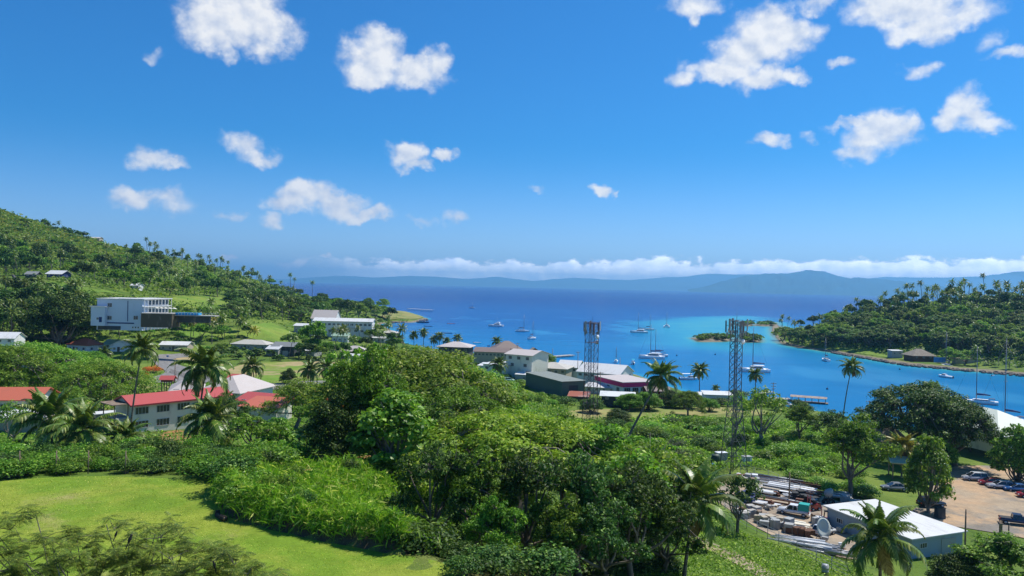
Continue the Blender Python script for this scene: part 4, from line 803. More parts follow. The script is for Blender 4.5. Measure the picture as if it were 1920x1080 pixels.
mb = MB(); mb.box((0, 0, 1.6), (7, .15, 3)); tt = mb.build('tarpaulin', mat('tarp_blue', (.03, .22, .60), .5, (.05, .32, .72), .8), loc=at_d(1762, 679, 446)); tag(tt, 'bright blue tarpaulin screen beside the headland beach hut', 'tarpaulin'); tt.location.z = 1.5
house('low brown fence wall building along the headland shore', 1790, 1850, 679, 674, 3, 3, 'flat', .1, WT, RTH, [], .2, D=445, name='shelter', cat='shelter', h=2)
# church hall with pale peaked roofs, gateway, small houses round the road
house('pale pyramid roofed assembly hall behind the red roofed classrooms', 372, 452, 745, 733, 16, -14, 'hip', 3.2, WW, RP, [('f', 4, 1.4, 1.4, 1)], .9, D=202, name='assembly_hall', cat='building')
house('low pale hip roof left of the assembly hall', 325, 372, 742, 732, 13, 20, 'hip', 2.2, WT, RP, [('f', 3, 1.3, 1.4, 1)], .9, D=200, name='hall_wing', cat='building')
house('red and white gabled house at the right end of the assembly hall', 440, 500, 765, 752, 9, -20, 'gable', 1.3, WPK and WC, RR, [('f', 2, 1.4, 1.2, 1)], .5, D=180)
house('low red roofed wing nearest the bright leaved low tree', 448, 520, 778, 764, 7, -12, 'shed', 1.2, WC, RO, [('f', 4, 1.2, 1.2, 1)], .5, D=168, name='house_wing', cat='building')
house('small red roofed kiosk in the middle of the road loop', 428, 452, 722, 716, 4, 0, 'gable', .8, WRD, RR, [('f', 1, 1.2, 1, .8)], .4, D=232, name='kiosk', cat='kiosk', h=2.2)
house('little red roofed gateway beside the brown fence', 302, 322, 726, 720, 3, 8, 'gable', .8, WBR, RR, [], .5, D=225, name='gateway', cat='gateway', stilts=1.5, h=2.3)
house('small pale roof among the weeds left of the classrooms', 208, 232, 708, 700, 6, 0, 'gable', 1, WT, RGR, [], .4, name='shed', cat='shed')
house('white barn roof behind the left umbrella tree', -20, 72, 684, 672, 9, 4, 'gable', 2, WW, RW, [('f', 4, 1.5, 1.2, 1)], .5, D=262, name='barn', cat='building')
house('white roofed house at the far left below the dark grove', -25, 24, 646, 634, 9, 8, 'gable', 2, WW, RW, [('f', 3, 1.5, 1.2, 1)], .5, D=300)
# hillside houses
house('long dark hillside house on stilts with a grey roof', 48, 66, 526, 514, 8, 10, 'gable', 1.6, WDK, RGR, [('f', 2, 3.4, 1.2, 1)], .6, D=455, stilts=2)
house('navy and cream hillside house on stilts right of the stairs', 86, 116, 527, 513, 8, -8, 'gable', 1.8, WNAV, RW, [('f', 3, 3.6, 1.3, 1.1)], .8, D=450, stilts=2)
house('small white house high on the left hill', 64, 78, 497, 489, 8, 0, 'gable', 1.6, WW, RW, [('f', 2, 1.4, 1.2, 1)], .5, D=590)
house('white roof between palms above the stilted houses', 125, 137, 510, 504, 8, 0, 'gable', 1.6, WW, RW, [('f', 2, 1.4, 1.2, 1)], .5, D=560)
house('dark roofed house in the middle of the left hill', 190, 203, 515, 509, 8, 0, 'gable', 1.6, WDK, RGR, [('f', 2, 1.4, 1.2, 1)], .5, D=600)
house('tiny white roof just above the white hotel', 245, 259, 541, 535, 7, 0, 'gable', 1.4, WW, RW, [], .5, D=480)
house('pale ridge top house on the left skyline', 168, 186, 450, 442, 8, 0, 'gable', 1.2, WT, RT_, [('f', 2, 1.4, 1.2, 1)], .6, D=850, h=2.2)
house('white roof in the trees near the end of the hill', 494, 514, 546, 540, 9, 0, 'gable', 1.6, WW, RW, [('f', 2, 1.4, 1.2, 1)], .5, D=900)
house('pale roof lower in the trees near the end of the hill', 520, 540, 564, 559, 9, 0, 'gable', 1.6, WT, RT_, [('f', 2, 1.4, 1.2, 1)], .5, D=820)
mb = MB(); a = at_d(24, 537, 430); b = at_d(43, 516, 448)
mb.prism([(a.x, a.z - 1.0), (b.x, b.z - 1.0), (b.x, b.z + .3), (a.x, a.z + .3)], 438, 440); [mb.box((a.x + (b.x - a.x) * i / 9, 437.9, a.z + (b.z - a.z) * i / 9 + .6), (.1, .1, 1.3)) for i in range(10)]; tag(mb.build('staircase', WDK), 'long dark outdoor staircase climbing to the hillside houses', 'staircase')
# white hotel
hD = 326; ghz = 20.2; pl = at_d(186, 600, hD); pr = at_d(262, 600, hD); wm = pr.x - pl.x + 2
t = thing('hotel', 'large white hotel block, shade painted bluish, on the slope at the left', 'hotel', ((pl.x + pr.x) / 2, hD + 9, ghz - 1), 0); BOXES.append(((pl.x + pr.x) / 2 + 5, hD + 8, 19))
MB().box((0, 0, 5.0), (wm, 18, 13)).build('wall', WB, t); MB().box((0, 0, 11.65), (wm + .8, 18.8, .3)).build('roof', RW, t)  # shadowed side's bluish tone set as the wall colour
MB().box((wm * .18, -9.08, 6.6), (.25, .15, 8.6)).build('downpipe', WNAV, t)
MB().box((-wm * .1, -9.06, 1.5), (wm * .85, .12, .5)).build('blue_band', WNAV, t)
for u, z_ in ((-.22, 9.0), (-.22, 3.6), (.36, 3.9)): window(t, u * wm, -9.02, z_, 1.9, 1.7, 0, 1)
MB().box((-wm * .22, -9.05, -.6), (wm * .5, .2, 1.6)).build('dark_basement', WDK, t)
for u in (.3, .36, .42): window(t, u * wm, -9.02, -.2, .7, .7, 0, 0)
# balcony wing seen on the slant
t2 = thing('hotel_wing', 'white balcony wing of the hotel with three rows of openings', 'hotel', (-158.6, hD + 10.9, ghz - 1), R(84)); BOXES.append((-160, hD + 12, 10))
MB().box((0, 1, 5), (21, 9, 13.01)).build('wall', WW, t2); MB().box((0, .6, 11.75), (22, 11.6, .35)).build('roof', RW, t2)
for k, z_ in enumerate((1.2, 4.9, 8.5)):
    MB().box((0, -4.3, z_ + .05), (21, 1.6, .3)).build('balcony', WW, t2)
    for i in range(8): window(t2, -9.2 + i * 2.62, -3.51, z_ + 1.7, 1.7, 2.0, 0, 1)
for i in range(9): MB().box((-10.4 + i * 2.6, -5.0, 5), (.22, .22, 13)).build('post', WW, t2)
house('low annex, shade painted bluish, with a flat white roof at the left of the hotel', 170, 196, 604, 575, 9, 0, 'flat', .2, WB, RW, [('f', 1, 1.5, 1, 1)], .6, D=324, name='annex', cat='building', door=('f', .7, 1.2, 2.2, WNAV))
a = at_d(264, 606, 316); b = at_d(322, 606, 316); t = thing('pool_terrace', 'dark stone terrace carrying the hotel pool', 'terrace', ((a.x + b.x) / 2, 320, a.z - 1), 0)
MB().box((0, 0, 2.2), (b.x - a.x, 8, 5.6)).build('retaining_wall', wallmat('dark_stone', (.09, .075, .05)), t); MB().box((0, 0, 5.1), (b.x - a.x + .4, 8.4, .2)).build('deck', WCONC, t)
a2 = at_d(322, 600, 318); b2 = at_d(402, 600, 318); zt = a.z + 3.6
t = thing('pool_deck', 'narrow timber pool deck with a white railing reaching right from the terrace', 'deck', ((a2.x + b2.x) / 2, 321, zt), 0); L = b2.x - a2.x
MB().box((0, 0, -.2), (L, 5, .35)).build('deck', WCONC, t); MB().box((-L * .1, 1.2, -1.8), (L * .8, 2.4, 2.8)).build('undercroft', WDK, t)
for i in range(15): MB().box((-L / 2 + L * i / 14, -2.4, .45), (.08, .08, .95)).build('post', WHITEM, t)
MB().box((0, -2.4, .95), (L, .1, .07)).build('rail', WHITEM, t)
mb = MB(); mb.box((-L * .17, -.6, .5), (L * .55, 3.2, .9)); tag(mb.build('swimming_pool', mat('pool_blue', (.02, .26, .62), .15, (.03, .36, .72), .8, 1), loc=((a2.x + b2.x) / 2, 321, zt)), 'raised bright blue swimming pool on the hotel deck', 'swimming pool')
for i in range(5):
    q = at_d(292 + i * 8, 590, 318); t = thing('sun_umbrella', 'cream parasol on the hotel terrace, ' + ['leftmost', 'second from the left', 'middle', 'fourth from the left', 'nearest the blue pool'][i], 'parasol', (q.x, 319, a.z + 4.1), 0, 'parasols on the hotel terrace')
    MB().tube([(0, 0, 0), (0, 0, 2.2)], .04).build('pole', STEEL, t); MB().lathe([(1.3, 1.9), (.7, 2.25), (.05, 2.5)], 8).build('canopy', WC, t)
# shelters and docks on the waterfront
t = thing('pier_shelter', 'long thatched pier shelter on the waterfront at the right', 'shelter', at_z(1516, 754, .2), R(-24), None, (.95, .9, .68))
MB().prism([(-1.6, 2.4), (0, 3.2), (1.6, 2.4), (1.6, 2.55), (0, 3.4), (-1.6, 2.55)], -6.6, 6.6, axis='x').build('roof', mat('thatch_pink', (.46, .36, .29), .95, (.34, .27, .22), 1), t)
for i in range(6):
    for s in (-1, 1): MB().box((-6 + i * 2.4, s * 1.3, 1.2), (.14, .14, 2.6)).build('post', TIMBER, t)
MB().box((0, 0, .1), (14, 3.4, .25)).build('deck', TIMBER, t)
def dock(px0, py0, px1, py1, wd, label, posts=4, z=.7):
    a, b = at_z(px0, py0, 0), at_z(px1, py1, 0); c = (a + b) / 2; L = (b - a).length; t = thing('jetty', label, 'jetty', (c.x, c.y, 0), math.atan2(b.y - a.y, b.x - a.x))
    mb = MB(); mb.box((0, 0, z), (L, wd, .22)); [mb.box((-L / 2 + (i + .5) * L / (posts * 3), 0, z + .13), (L / (posts * 3) - .1, wd + .1, .05)) for i in range(posts * 3)]; mb.build('deck', WCONC, t)
    for i in range(posts):
        for s in (-1, 1): MB().tube([(-L / 2 + L * (i + .5) / posts, s * wd * .4, -2), (-L / 2 + L * (i + .5) / posts, s * wd * .4, z + (.5 if i % 2 else 0))], .14).build('pile', TIMBER, t)
dock(1030, 671, 1074, 668, 4.5, 'pale timber jetty reaching out behind the tan roofed house', 5)
dock(1420, 742, 1446, 738, 2.5, 'short white jetty at the foot of the palm by the tall tower', 3)
dock(765, 581, 811, 584, 7, 'long dark wharf off the grassy point', 8, 2.2).__class__
dock(1440, 750, 1482, 752, 4, 'low wooden landing left of the thatched pier shelter', 4)
# ---------------------------------------------------------------- boats
HULLW = mat('hull_white', (.86, .86, .86), .45, spec=.3); DECK = mat('boat_deck', (.62, .60, .56), .6); SAILC = mat('sail_cover', (.03, .06, .16), .7); NAVY = mat('navy_canvas', (.025, .04, .10), .7); MASTM = mat('mast', (.22, .22, .24), .4, metal=.3); DGLASS = mat('dark_glass', (.02, .025, .03), .1, spec=.8); RUBBER = mat('rubber', (.03, .03, .03), .8); TURQ = mat('turquoise_canvas', (.05, .45, .50), .6); PINK = mat('pink_hull', (.70, .25, .28), .5); GREYH = mat('grey_inflatable', (.30, .31, .33), .6)
def hull_mesh(L, B, Hh, mt, name='hull', bow=1.0, stern=.75, y0=0, draft=.35):
    mb = MB(); n = 12; rings = []
    for i in range(n + 1):
        t = i / n; x = -L / 2 + L * t; w = B / 2 * (stern + (1 - stern) * min(1, t * 2.2)) * (1 - max(0, (t - .5) * 2) ** 2.2 * .985); sh = Hh * (1 + .28 * bow * max(0, t - .35) ** 1.5); k = 1 - .75 * max(0, t - .7) / .3 * .6
        rings.append([(x, y0 - w, sh), (x, y0 - w * .93, sh * .45), (x, y0 - w * .55 * k, -draft * .6 * k), (x, y0, -draft * k), (x, y0 + w * .55 * k, -draft * .6 * k), (x, y0 + w * .93, sh * .45), (x, y0 + w, sh)])
    vs = [p for r_ in rings for p in r_]; fs = [(i * 7 + j, i * 7 + j + 1, (i + 1) * 7 + j + 1, (i + 1) * 7 + j) for i in range(n) for j in range(6)] + [(i * 7 + 6, i * 7, (i + 1) * 7, (i + 1) * 7 + 6) for i in range(n)] + [tuple(range(7))]
    mb.add(vs, fs, 0, False); return mb
def mast(t, x, h, z0, boomL, cover=SAILC, boomz=1.6):
    m_ = MB().tube([(x, 0, z0), (x, 0, z0 + h)], [.16, .09], 6).build('mast', MASTM, t)
    q = MB()
    for f in (.45, .75): q.box((x, 0, z0 + h * f), (.07, h * .11, .06))
    q.build('spreader', MASTM, m_)
    MB().tube([(x, 0, z0 + boomz), (x - boomL, 0, z0 + boomz + .1)], .09).build('boom', MASTM, t); MB().tube([(x - .1, 0, z0 + boomz + .28), (x - boomL * .5, 0, z0 + boomz + .36), (x - boomL + .1, 0, z0 + boomz + .2)], [.32, .25, .14], 8).build('sail_cover', cover, t)
    r_ = MB(); [r_.tube([(x, 0, z0 + h * .98), (e, y, z0 - .1)], .022, 3) for e, y in ((x + h * .36, 0), (x - h * .38, 0), (x, 1.4), (x, -1.4))]; r_.build('rigging', MASTM, t)
def sloop(label, px, py, L, hd, mh=None, z=0, canvas=NAVY, group=None):
    t = thing('sailboat', label, 'sailboat', at_z(px, py, 0), R(hd), group, 1.15); B = L * .3
    hull_mesh(L, B, 1.05, HULLW).build('hull', HULLW, t); MB().box((-.05 * L, 0, 1.3), (L * .5, B * .5, .5), taper=.85).build('cabin', HULLW, t); w_ = MB(); [w_.box((-.05 * L, s * B * .245, 1.33), (L * .36, .03, .2)) for s in (-1, 1)]; w_.build('cabin_window', DGLASS, t)
    MB().box((-.33 * L, 0, 1.9), (L * .17, B * .6, .12)).build('bimini', canvas, t)
    p = MB(); [p.tube([(-.33 * L + a * L * .07, b * B * .28, 1.1), (-.33 * L + a * L * .07, b * B * .28, 1.86)], .03, 4) for a in (-1, 1) for b in (-1, 1)]; p.build('bimini_frame', MASTM, t)
    mast(t, .08 * L, mh or L * 1.25, 1.2, L * .38); return t
def cat_(label, px, py, L, hd, mh=0, group=None, cover=SAILC):
    t = thing('catamaran', label, 'catamaran', at_z(px, py, 0), R(hd), group, 1.15); B = L * .52
    for s in (-1, 1): hull_mesh(L, L * .13, 1.35, HULLW, y0=s * B * .4).build('hull', HULLW, t)
    MB().box((-.07 * L, 0, 1.15), (L * .62, B * .82, .5)).build('bridge_deck', HULLW, t)
    c = MB().box((-.08 * L, 0, 1.95), (L * .42, B * .62, 1.15), taper=.86).build('cabin', HULLW, t); MB().box((-.06 * L, 0, 2.02), (L * .395, B * .60, .5), taper=.93).build('cabin_window', DGLASS, c)
    MB().box((-.16 * L, 0, 2.95 if not mh else 2.75), (L * .34, B * .6, .13)).build('roof', HULLW, t)
    p = MB(); [p.tube([(-.16 * L + a * L * .15, b * B * .27, 2.2), (-.16 * L + a * L * .15, b * B * .27, 2.9)], .05, 4) for a in (-1, 1) for b in (-1, 1)]; p.build('support', MASTM, t)
    n_ = MB(); [n_.box((L * .33, -B * .33 + i * B * .11, 1.2), (L * .2, .03, .02)) for i in range(7)]; n_.build('net', MASTM, t)
    if mh: mast(t, .05 * L, mh, 2.2, L * .4, cover, 1.3)
    else:
        MB().box((-.15 * L, 0, 3.45), (L * .2, B * .4, .8), taper=.8).build('flybridge', HULLW, t); MB().tube([(-.1 * L, 0, 3.5), (-.1 * L, 0, 8.6)], .06, 5).build('aerial', MASTM, t)
    return t
def motorboat(label, px, py, L, hd, canopy=None, group=None, hullm=None):
    t = thing('motorboat', label, 'motorboat', at_z(px, py, 0), R(hd), group, 1.15); B = L * .32
    hull_mesh(L, B, .85, hullm or HULLW, bow=1.4).build('hull', hullm or HULLW, t); MB().box((.08 * L, 0, 1.15), (L * .3, B * .62, .8), taper=.8).build('cabin', HULLW, t); MB().box((.085 * L, 0, 1.3), (L * .27, B * .60, .3), taper=.9).build('windscreen', DGLASS, t)
    if canopy:
        MB().box((-.12 * L, 0, 2.35), (L * .5, B * .85, .1)).build('canopy', canopy, t); p = MB(); [p.tube([(-.12 * L + a * L * .22, b * B * .38, .8), (-.12 * L + a * L * .22, b * B * .38, 2.32)], .035, 4) for a in (-1, 1) for b in (-1, 1)]; p.build('canopy_frame', MASTM, t)
    MB().box((-.52 * L, 0, .6), (.35, .4, 1.0), taper=.8).build('outboard', RUBBER, t); return t
def dinghy(label, px, py, L, hd, mt, group=None):
    t = thing('dinghy', label, 'dinghy', at_z(px, py, 0), R(hd), group); h = hull_mesh(L, L * .34, .42, mt, draft=.15).build('hull', mt, t)
    mb = MB(); [mb.box((x * L, 0, .47), (.22, L * .24, .05)) for x in (-.25, 0, .2)]; mb.build('thwart', TIMBER, t); MB().box((-.52 * L, 0, .4), (.25, .3, .7), taper=.8).build('outboard', RUBBER, t); return t
cat_('white power catamaran with a flybridge farthest left of the moored boats', 930, 612, 12.5, 170)
sloop('small white sloop with a green tinged hull left of the first tower', 980, 622, 11, 8, 12)
sloop('white sloop with a navy canvas just below the green tinged one', 998, 636, 10, 60, 11, canvas=SAILC)
sloop('tiny lone yacht far out on the deep water', 885, 578, 9, 20, 8)
motorboat('dark hulled motorboat with a blue canopy off the grassy point', 793, 605, 11, 5, BLUED, hullm=NAVY)
dinghy('pale pink canoe alone in the cove', 846, 607, 8, 4, PINK)
dinghy('white dinghy off the hip roofed pavilion', 895, 643, 5.5, 0, HULLW); dinghy('small blue boat beside the harbour palm', 917, 649, 4, 70, BLUED)
dinghy('long dark boat crossing the cove', 803, 612, 8, -5, NAVY); dinghy('narrow dark boat lying behind the cove palms', 838, 625, 9, -4, NAVY)
cat_('white sailing catamaran with a tall mast on the far mooring', 1198, 624, 13.5, 175, 14); sloop('small sloop moored right beside the far catamaran', 1217, 619, 10, 10, 12); cat_('compact catamaran with a red brown canopy near the shallow', 1250, 614, 10.5, 80, 12, cover=TRIM)
cat_('large white catamaran with its mast in front of a second mast', 1222, 672, 13, 170, 15); sloop('slim ketch moored close behind the large white catamaran', 1232, 668, 11, 170, 13)
sloop('small turquoise covered sailboat left of the buoy', 1155, 680, 6, 80, 6, canvas=TURQ); motorboat('little navy motorboat right of the turquoise sailboat', 1187, 683, 5.5, 85, TURQ)
dinghy('long open white longboat near the white boat shed', 1140, 688, 9.5, 178, HULLW)
motorboat('white tour boat with a flat canopy by the shore palm', 1292, 712, 7.5, 4, HULLW)
cat_('biggest catamaran with a navy sail cover in front of the islets', 1414, 697, 12.6, 172, 17)
sloop('white sloop anchored close to the headland shore', 1548, 677, 9.5, 85, 11); motorboat('white cabin cruiser in the channel off the beach hut', 1773, 708, 7, 110, None)
sloop('sloop with a cluttered deck moored near the right edge', 1836, 757, 10.5, 150, 17.5); sloop('sloop with a tall dark mast behind the pale green roof', 1890, 790, 11, 120, 22)
dinghy('dark rowing boat pulled up by the headland rocks', 1793, 694, 6, 2, NAVY); dinghy('tiny white tender off the headland rocks', 1862, 705, 2.6, 30, HULLW); sloop('sloop anchored in front of the headland beach hut', 1775, 688, 8, 95, 16)
for i, (px, py, w_) in enumerate(((1269, 667, 'left of the islets'), (1341, 665, 'behind the long islet channel'), (1551, 730, 'in open water right of the pier shelter'), (1652, 727, 'in the channel above the round tree'), (1687, 693, 'below the pebble shore'))):
    t = thing('mooring_buoy', 'small dark mooring buoy ' + w_, 'buoy', at_z(px, py, 0)); MB().lathe([(.1, -.4), (.45, -.15), (.5, .25), (.2, .6), (.08, .7)], 10).build('float', NAVY, t); MB().tube([(0, 0, .6), (0, 0, 1.3)], .05).build('staff', MASTM, t)
# poles
def upole(px, py, top, D, label, arms=2):
    b = at_d(px, py, D); b.z = max(float(H(b.x, b.y)), -.5); h = at_d(px, top, D).z - b.z; t = thing('utility_pole', label, 'utility pole', b, R(random.uniform(-10, 10)))
    MB().tube([(0, 0, -.5), (0, 0, h)], [.15, .10], 7).build('pole', TIMBER, t)
    for i in range(arms):
        c = MB().box((0, -.14, h - .35 - i * .9), (1.9 - .3 * i, .1, .12)).build('crossarm', TIMBER, t); q = MB(); [q.lathe([(.05, 0), (.07, .08), (.03, .18)], 6, (x, -.14, h - .29 - i * .9)) for x in (-.8, -.35, .35, .8)]; q.build('insulator', WHITEM, c)
upole(1449, 768, 717, 255, 'dark utility pole with crossarms right of the tall tower', 3); upole(1629, 810, 751, 205, 'dark utility pole in front of the water at the right', 3)
upole(1083, 700, 659, 300, 'utility pole left of the first tower at the water edge', 1); upole(1162, 705, 671, 300, 'slim pole standing in the water by the boat shed', 0); upole(1036, 672, 653, 350, 'pole at the jetty end', 0)
upole(970, 668, 643, 360, 'twin armed pole behind the dark brown house', 2); upole(328, 705, 672, 232, 'bare pole beside the road bend', 0); upole(1125, 735, 697, 250, 'short pole in front of the boat shed roof', 1)
upole(1810, 1005, 955, 108, 'thin pole with a lamp box at the corner of the white roofed shed', 0); upole(1480, 920, 885, 135, 'thin post on the yard fence', 0)
for i, (px, w_) in enumerate(((36, 'leftmost'), (105, 'second from the left'), (165, 'third from the left'), (235, 'rightmost'))):
    b = at_d(px, 895, 76); b.z = float(H(b.x, b.y)); t = thing('fence_post', w_ + ' of the slim wooden posts in the hedge behind the lawn', 'post', b, 0, 'posts in the hedge behind the lawn'); MB().tube([(0, 0, -.3), (0, 0, 2.3)], [.06, .05], 6).build('post', TIMBER, t); MB().tube([(0, 0, 1.9), (.35, 0, 1.2)], .03, 4).build('brace', TIMBER, t)
# ---------------------------------------------------------------- lattice towers
def tower(label, px, pyb, top, D, wb, wt, mast_f, seed, dark=None, split=.55):
    b = at_d(px, pyb, D); b.z = float(H(b.x, b.y)); h = at_d(px, top, D).z - b.z; t = thing('lattice_tower', label, 'cell tower', b, R(18)); sm = dark or STEEL
    wd = lambda z: wb + (wt - wb) * min(z / h / split, 1)
    cor = [(-1, -1), (1, -1), (1, 1), (-1, 1)]
    for a, c in cor: MB().tube([(a * wd(z) / 2, c * wd(z) / 2, z) for z in (-.5, h * split * .5, h * split, h)], .085, 6).build('leg', sm, t)
    br = MB(); z = 0; k = 0
    while z < h - .3:
        dz = max(1.1, wd(z) * .85); z1 = min(z + dz, h); w0_, w1_ = wd(z) / 2, wd(z1) / 2
        for i in range(4):
            (a, c), (e, f) = cor[i], cor[(i + 1) % 4]
            br.tube([(a * w0_, c * w0_, z), (e * w1_, f * w1_, z1)], .04, 4, cap=False); br.tube([(e * w0_, f * w0_, z), (a * w1_, c * w1_, z1)], .04, 4, cap=False); br.tube([(a * w1_, c * w1_, z1), (e * w1_, f * w1_, z1)], .032, 4, cap=False)
        z = z1; k += 1
    br.build('bracing', sm, t)
    cl_ = MB(); [cl_.tube([(s * .22, wt * .12, 0), (s * .22, wt * .12, h)], .045, 4) for s in (-1, 0, 1)]; [cl_.box((0, wt * .12, z_ * .6), (.5, .05, .06)) for z_ in range(1, int(h / .6))]; cl_.build('cable_ladder', sm, t)
    pf = MB(); pf.lathe([(wt * .62, h * mast_f - .06), (wt * .62, h * mast_f), (wt * .55, h * mast_f)], 16); pf.lathe([(wt * .62, h - .3), (wt * .62, h - .2)], 16); pf.build('platform', sm, t)
    for k in range(6):
        a = k * math.pi / 3 + .3; rr = wt * .5 + (.75 if wt > 2.5 else 1.15); x, y = math.cos(a) * rr, math.sin(a) * rr; hh = h * (1 if k % 2 else .985)
        arm = MB(); [arm.tube([(math.cos(a) * wt * .4, math.sin(a) * wt * .4, z_), (x, y, z_)], .045, 5) for z_ in (hh - 2.6, hh - .7)]; arm.tube([(x, y, hh - 3.3), (x, y, hh + .3)], .05, 6); ao = arm.build('antenna_mount', sm, t)
        MB().box((x * 1.06, y * 1.06, hh - .9), (.18, .42, 2.4), a).build('panel_antenna', WGR if k % 2 else sm, ao); MB().box((x * .9, y * .9, hh - 2.5), (.3, .35, .7), a).build('radio_unit', WGR, ao)
    for k, (a, z_) in enumerate(((2.2, h * .93), (-1.2, h * .86), (.4, h * .8))[:seed]):
        MB().lathe([(.05, 0), (.5, .05), (.55, .3), (.05, .34)], 14, (math.cos(a) * (wt * .5 + .5), math.sin(a) * (wt * .5 + .5), z_), rot=Matrix.Rotation(a, 3, 'Z') @ Matrix.Rotation(math.pi / 2, 3, 'Y')).build('dish_antenna', WHITEM, t)
    MB().tube([(0, 0, h - .2), (0, 0, h + 2.2)], [.05, .02], 5).build('lightning_rod', sm, t); return t, b, h
tower('left steel lattice phone tower standing in front of the harbour sheds', 1106, 793, 604, 200, 3.1, 2.6, .8, 3, mat('mid_steel', (.075, .065, .085), .5, (.16, .10, .11), 1, .6, metal=.3), .5)
MB()
tower('tall tapering steel lattice phone tower beside the scrap yard', 1375, 878, 600, 158, 4.0, 1.75, .86, 2, mat('dark_steel', (.07, .085, .10), .5, (.13, .14, .15), 2, .6, metal=.3), .5)
q = G(1352, 868); t = thing('equipment_cabinet', 'grey radio equipment cabinet at the foot of the tall tower', 'cabinet', q, .3); MB().box((0, 0, 1.1), (2.2, 1.4, 2.2)).build('body', WGR, t); MB().box((0, 0, 2.25), (2.4, 1.6, .1)).build('roof', WHITEM, t); MB().box((0, -.71, 1.0), (.9, .04, 1.8)).build('door', WCONC, t)
q = G(1400, 872); t = thing('equipment_cabinet', 'white radio equipment cabinet right of the tall tower foot', 'cabinet', q, .3); MB().box((0, 0, .9), (1.8, 1.2, 1.8)).build('body', WHITEM, t); MB().box((0, 0, 1.85), (2., 1.4, .1)).build('roof', WGR, t); MB().box((0, -.61, .9), (.8, .04, 1.5)).build('door', WCONC, t)
q = G(1340, 845); t = thing('water_tank', 'round dark green water tank left of the tall tower', 'water tank', G(1341, 872), 0); MB().lathe([(1.0, 0), (1.02, 1.9), (.7, 2.2), (.1, 2.35)], 18).build('tank', mat('tank_green', (.035, .07, .045), .6), t); MB().lathe([(.25, 2.3), (.25, 2.45)], 10).build('lid', RUBBER, t)
# ---------------------------------------------------------------- vehicles
TYRE = mat('tyre', (.025, .025, .025), .85); RIM = mat('rim', (.45, .45, .46), .35, metal=.6); LAMPW = mat('headlamp', (.7, .72, .72), .15); LAMPR = mat('tail_lamp', (.45, .02, .02), .3)
PAINT = {k: mat('paint_' + k, c, .28, spec=.5, coat=.6) for k, c in dict(white=(.72, .73, .74), silver=(.48, .49, .51), grey=(.22, .23, .25), black=(.015, .016, .02), navy=(.015, .035, .10), red=(.34, .02, .02), blue=(.04, .14, .34), palegreen=(.30, .50, .42)).items()}
PROF = {  # lower body outline, glasshouse outline (x, z), length
 'van': ([(-2.3, .35), (-2.32, .95), (-2.2, 1.05), (1.35, 1.02), (2.15, .82), (2.3, .6), (2.28, .32)], [(-2.2, 1.03), (-2.0, 1.66), (.35, 1.72), (1.45, 1.02)]),
 'suv': ([(-2.3, .40), (-2.34, 1.0), (-2.22, 1.1), (1.0, 1.1), (2.15, .98), (2.3, .7), (2.3, .38)], [(-2.15, 1.08), (-1.95, 1.78), (.2, 1.8), (1.0, 1.08)]),
 'wagon': ([(-2.3, .33), (-2.32, .85), (-2.2, .95), (1.0, .92), (2.1, .78), (2.28, .58), (2.28, .32)], [(-2.15, .93), (-1.75, 1.46), (.2, 1.5), (1.15, .92)]),
 'sedan': ([(-2.25, .33), (-2.28, .86), (-2.1, .96), (1.05, .9), (2.05, .76), (2.22, .56), (2.22, .32)], [(-1.65, .94), (-1.05, 1.42), (.1, 1.45), (1.1, .9)]),
 'hatch': ([(-1.9, .33), (-1.95, .9), (-1.85, 1.0), (.95, .95), (1.75, .8), (1.92, .58), (1.92, .32)], [(-1.85, .98), (-1.5, 1.5), (.1, 1.52), (1.1, .95)]),
 'pickup': ([(-2.6, .5), (-2.62, 1.05), (1.05, 1.05), (2.25, .98), (2.4, .72), (2.4, .45)], [(-.85, 1.03), (-.7, 1.72), (.45, 1.74), (1.15, 1.03)])}
CARS = {}
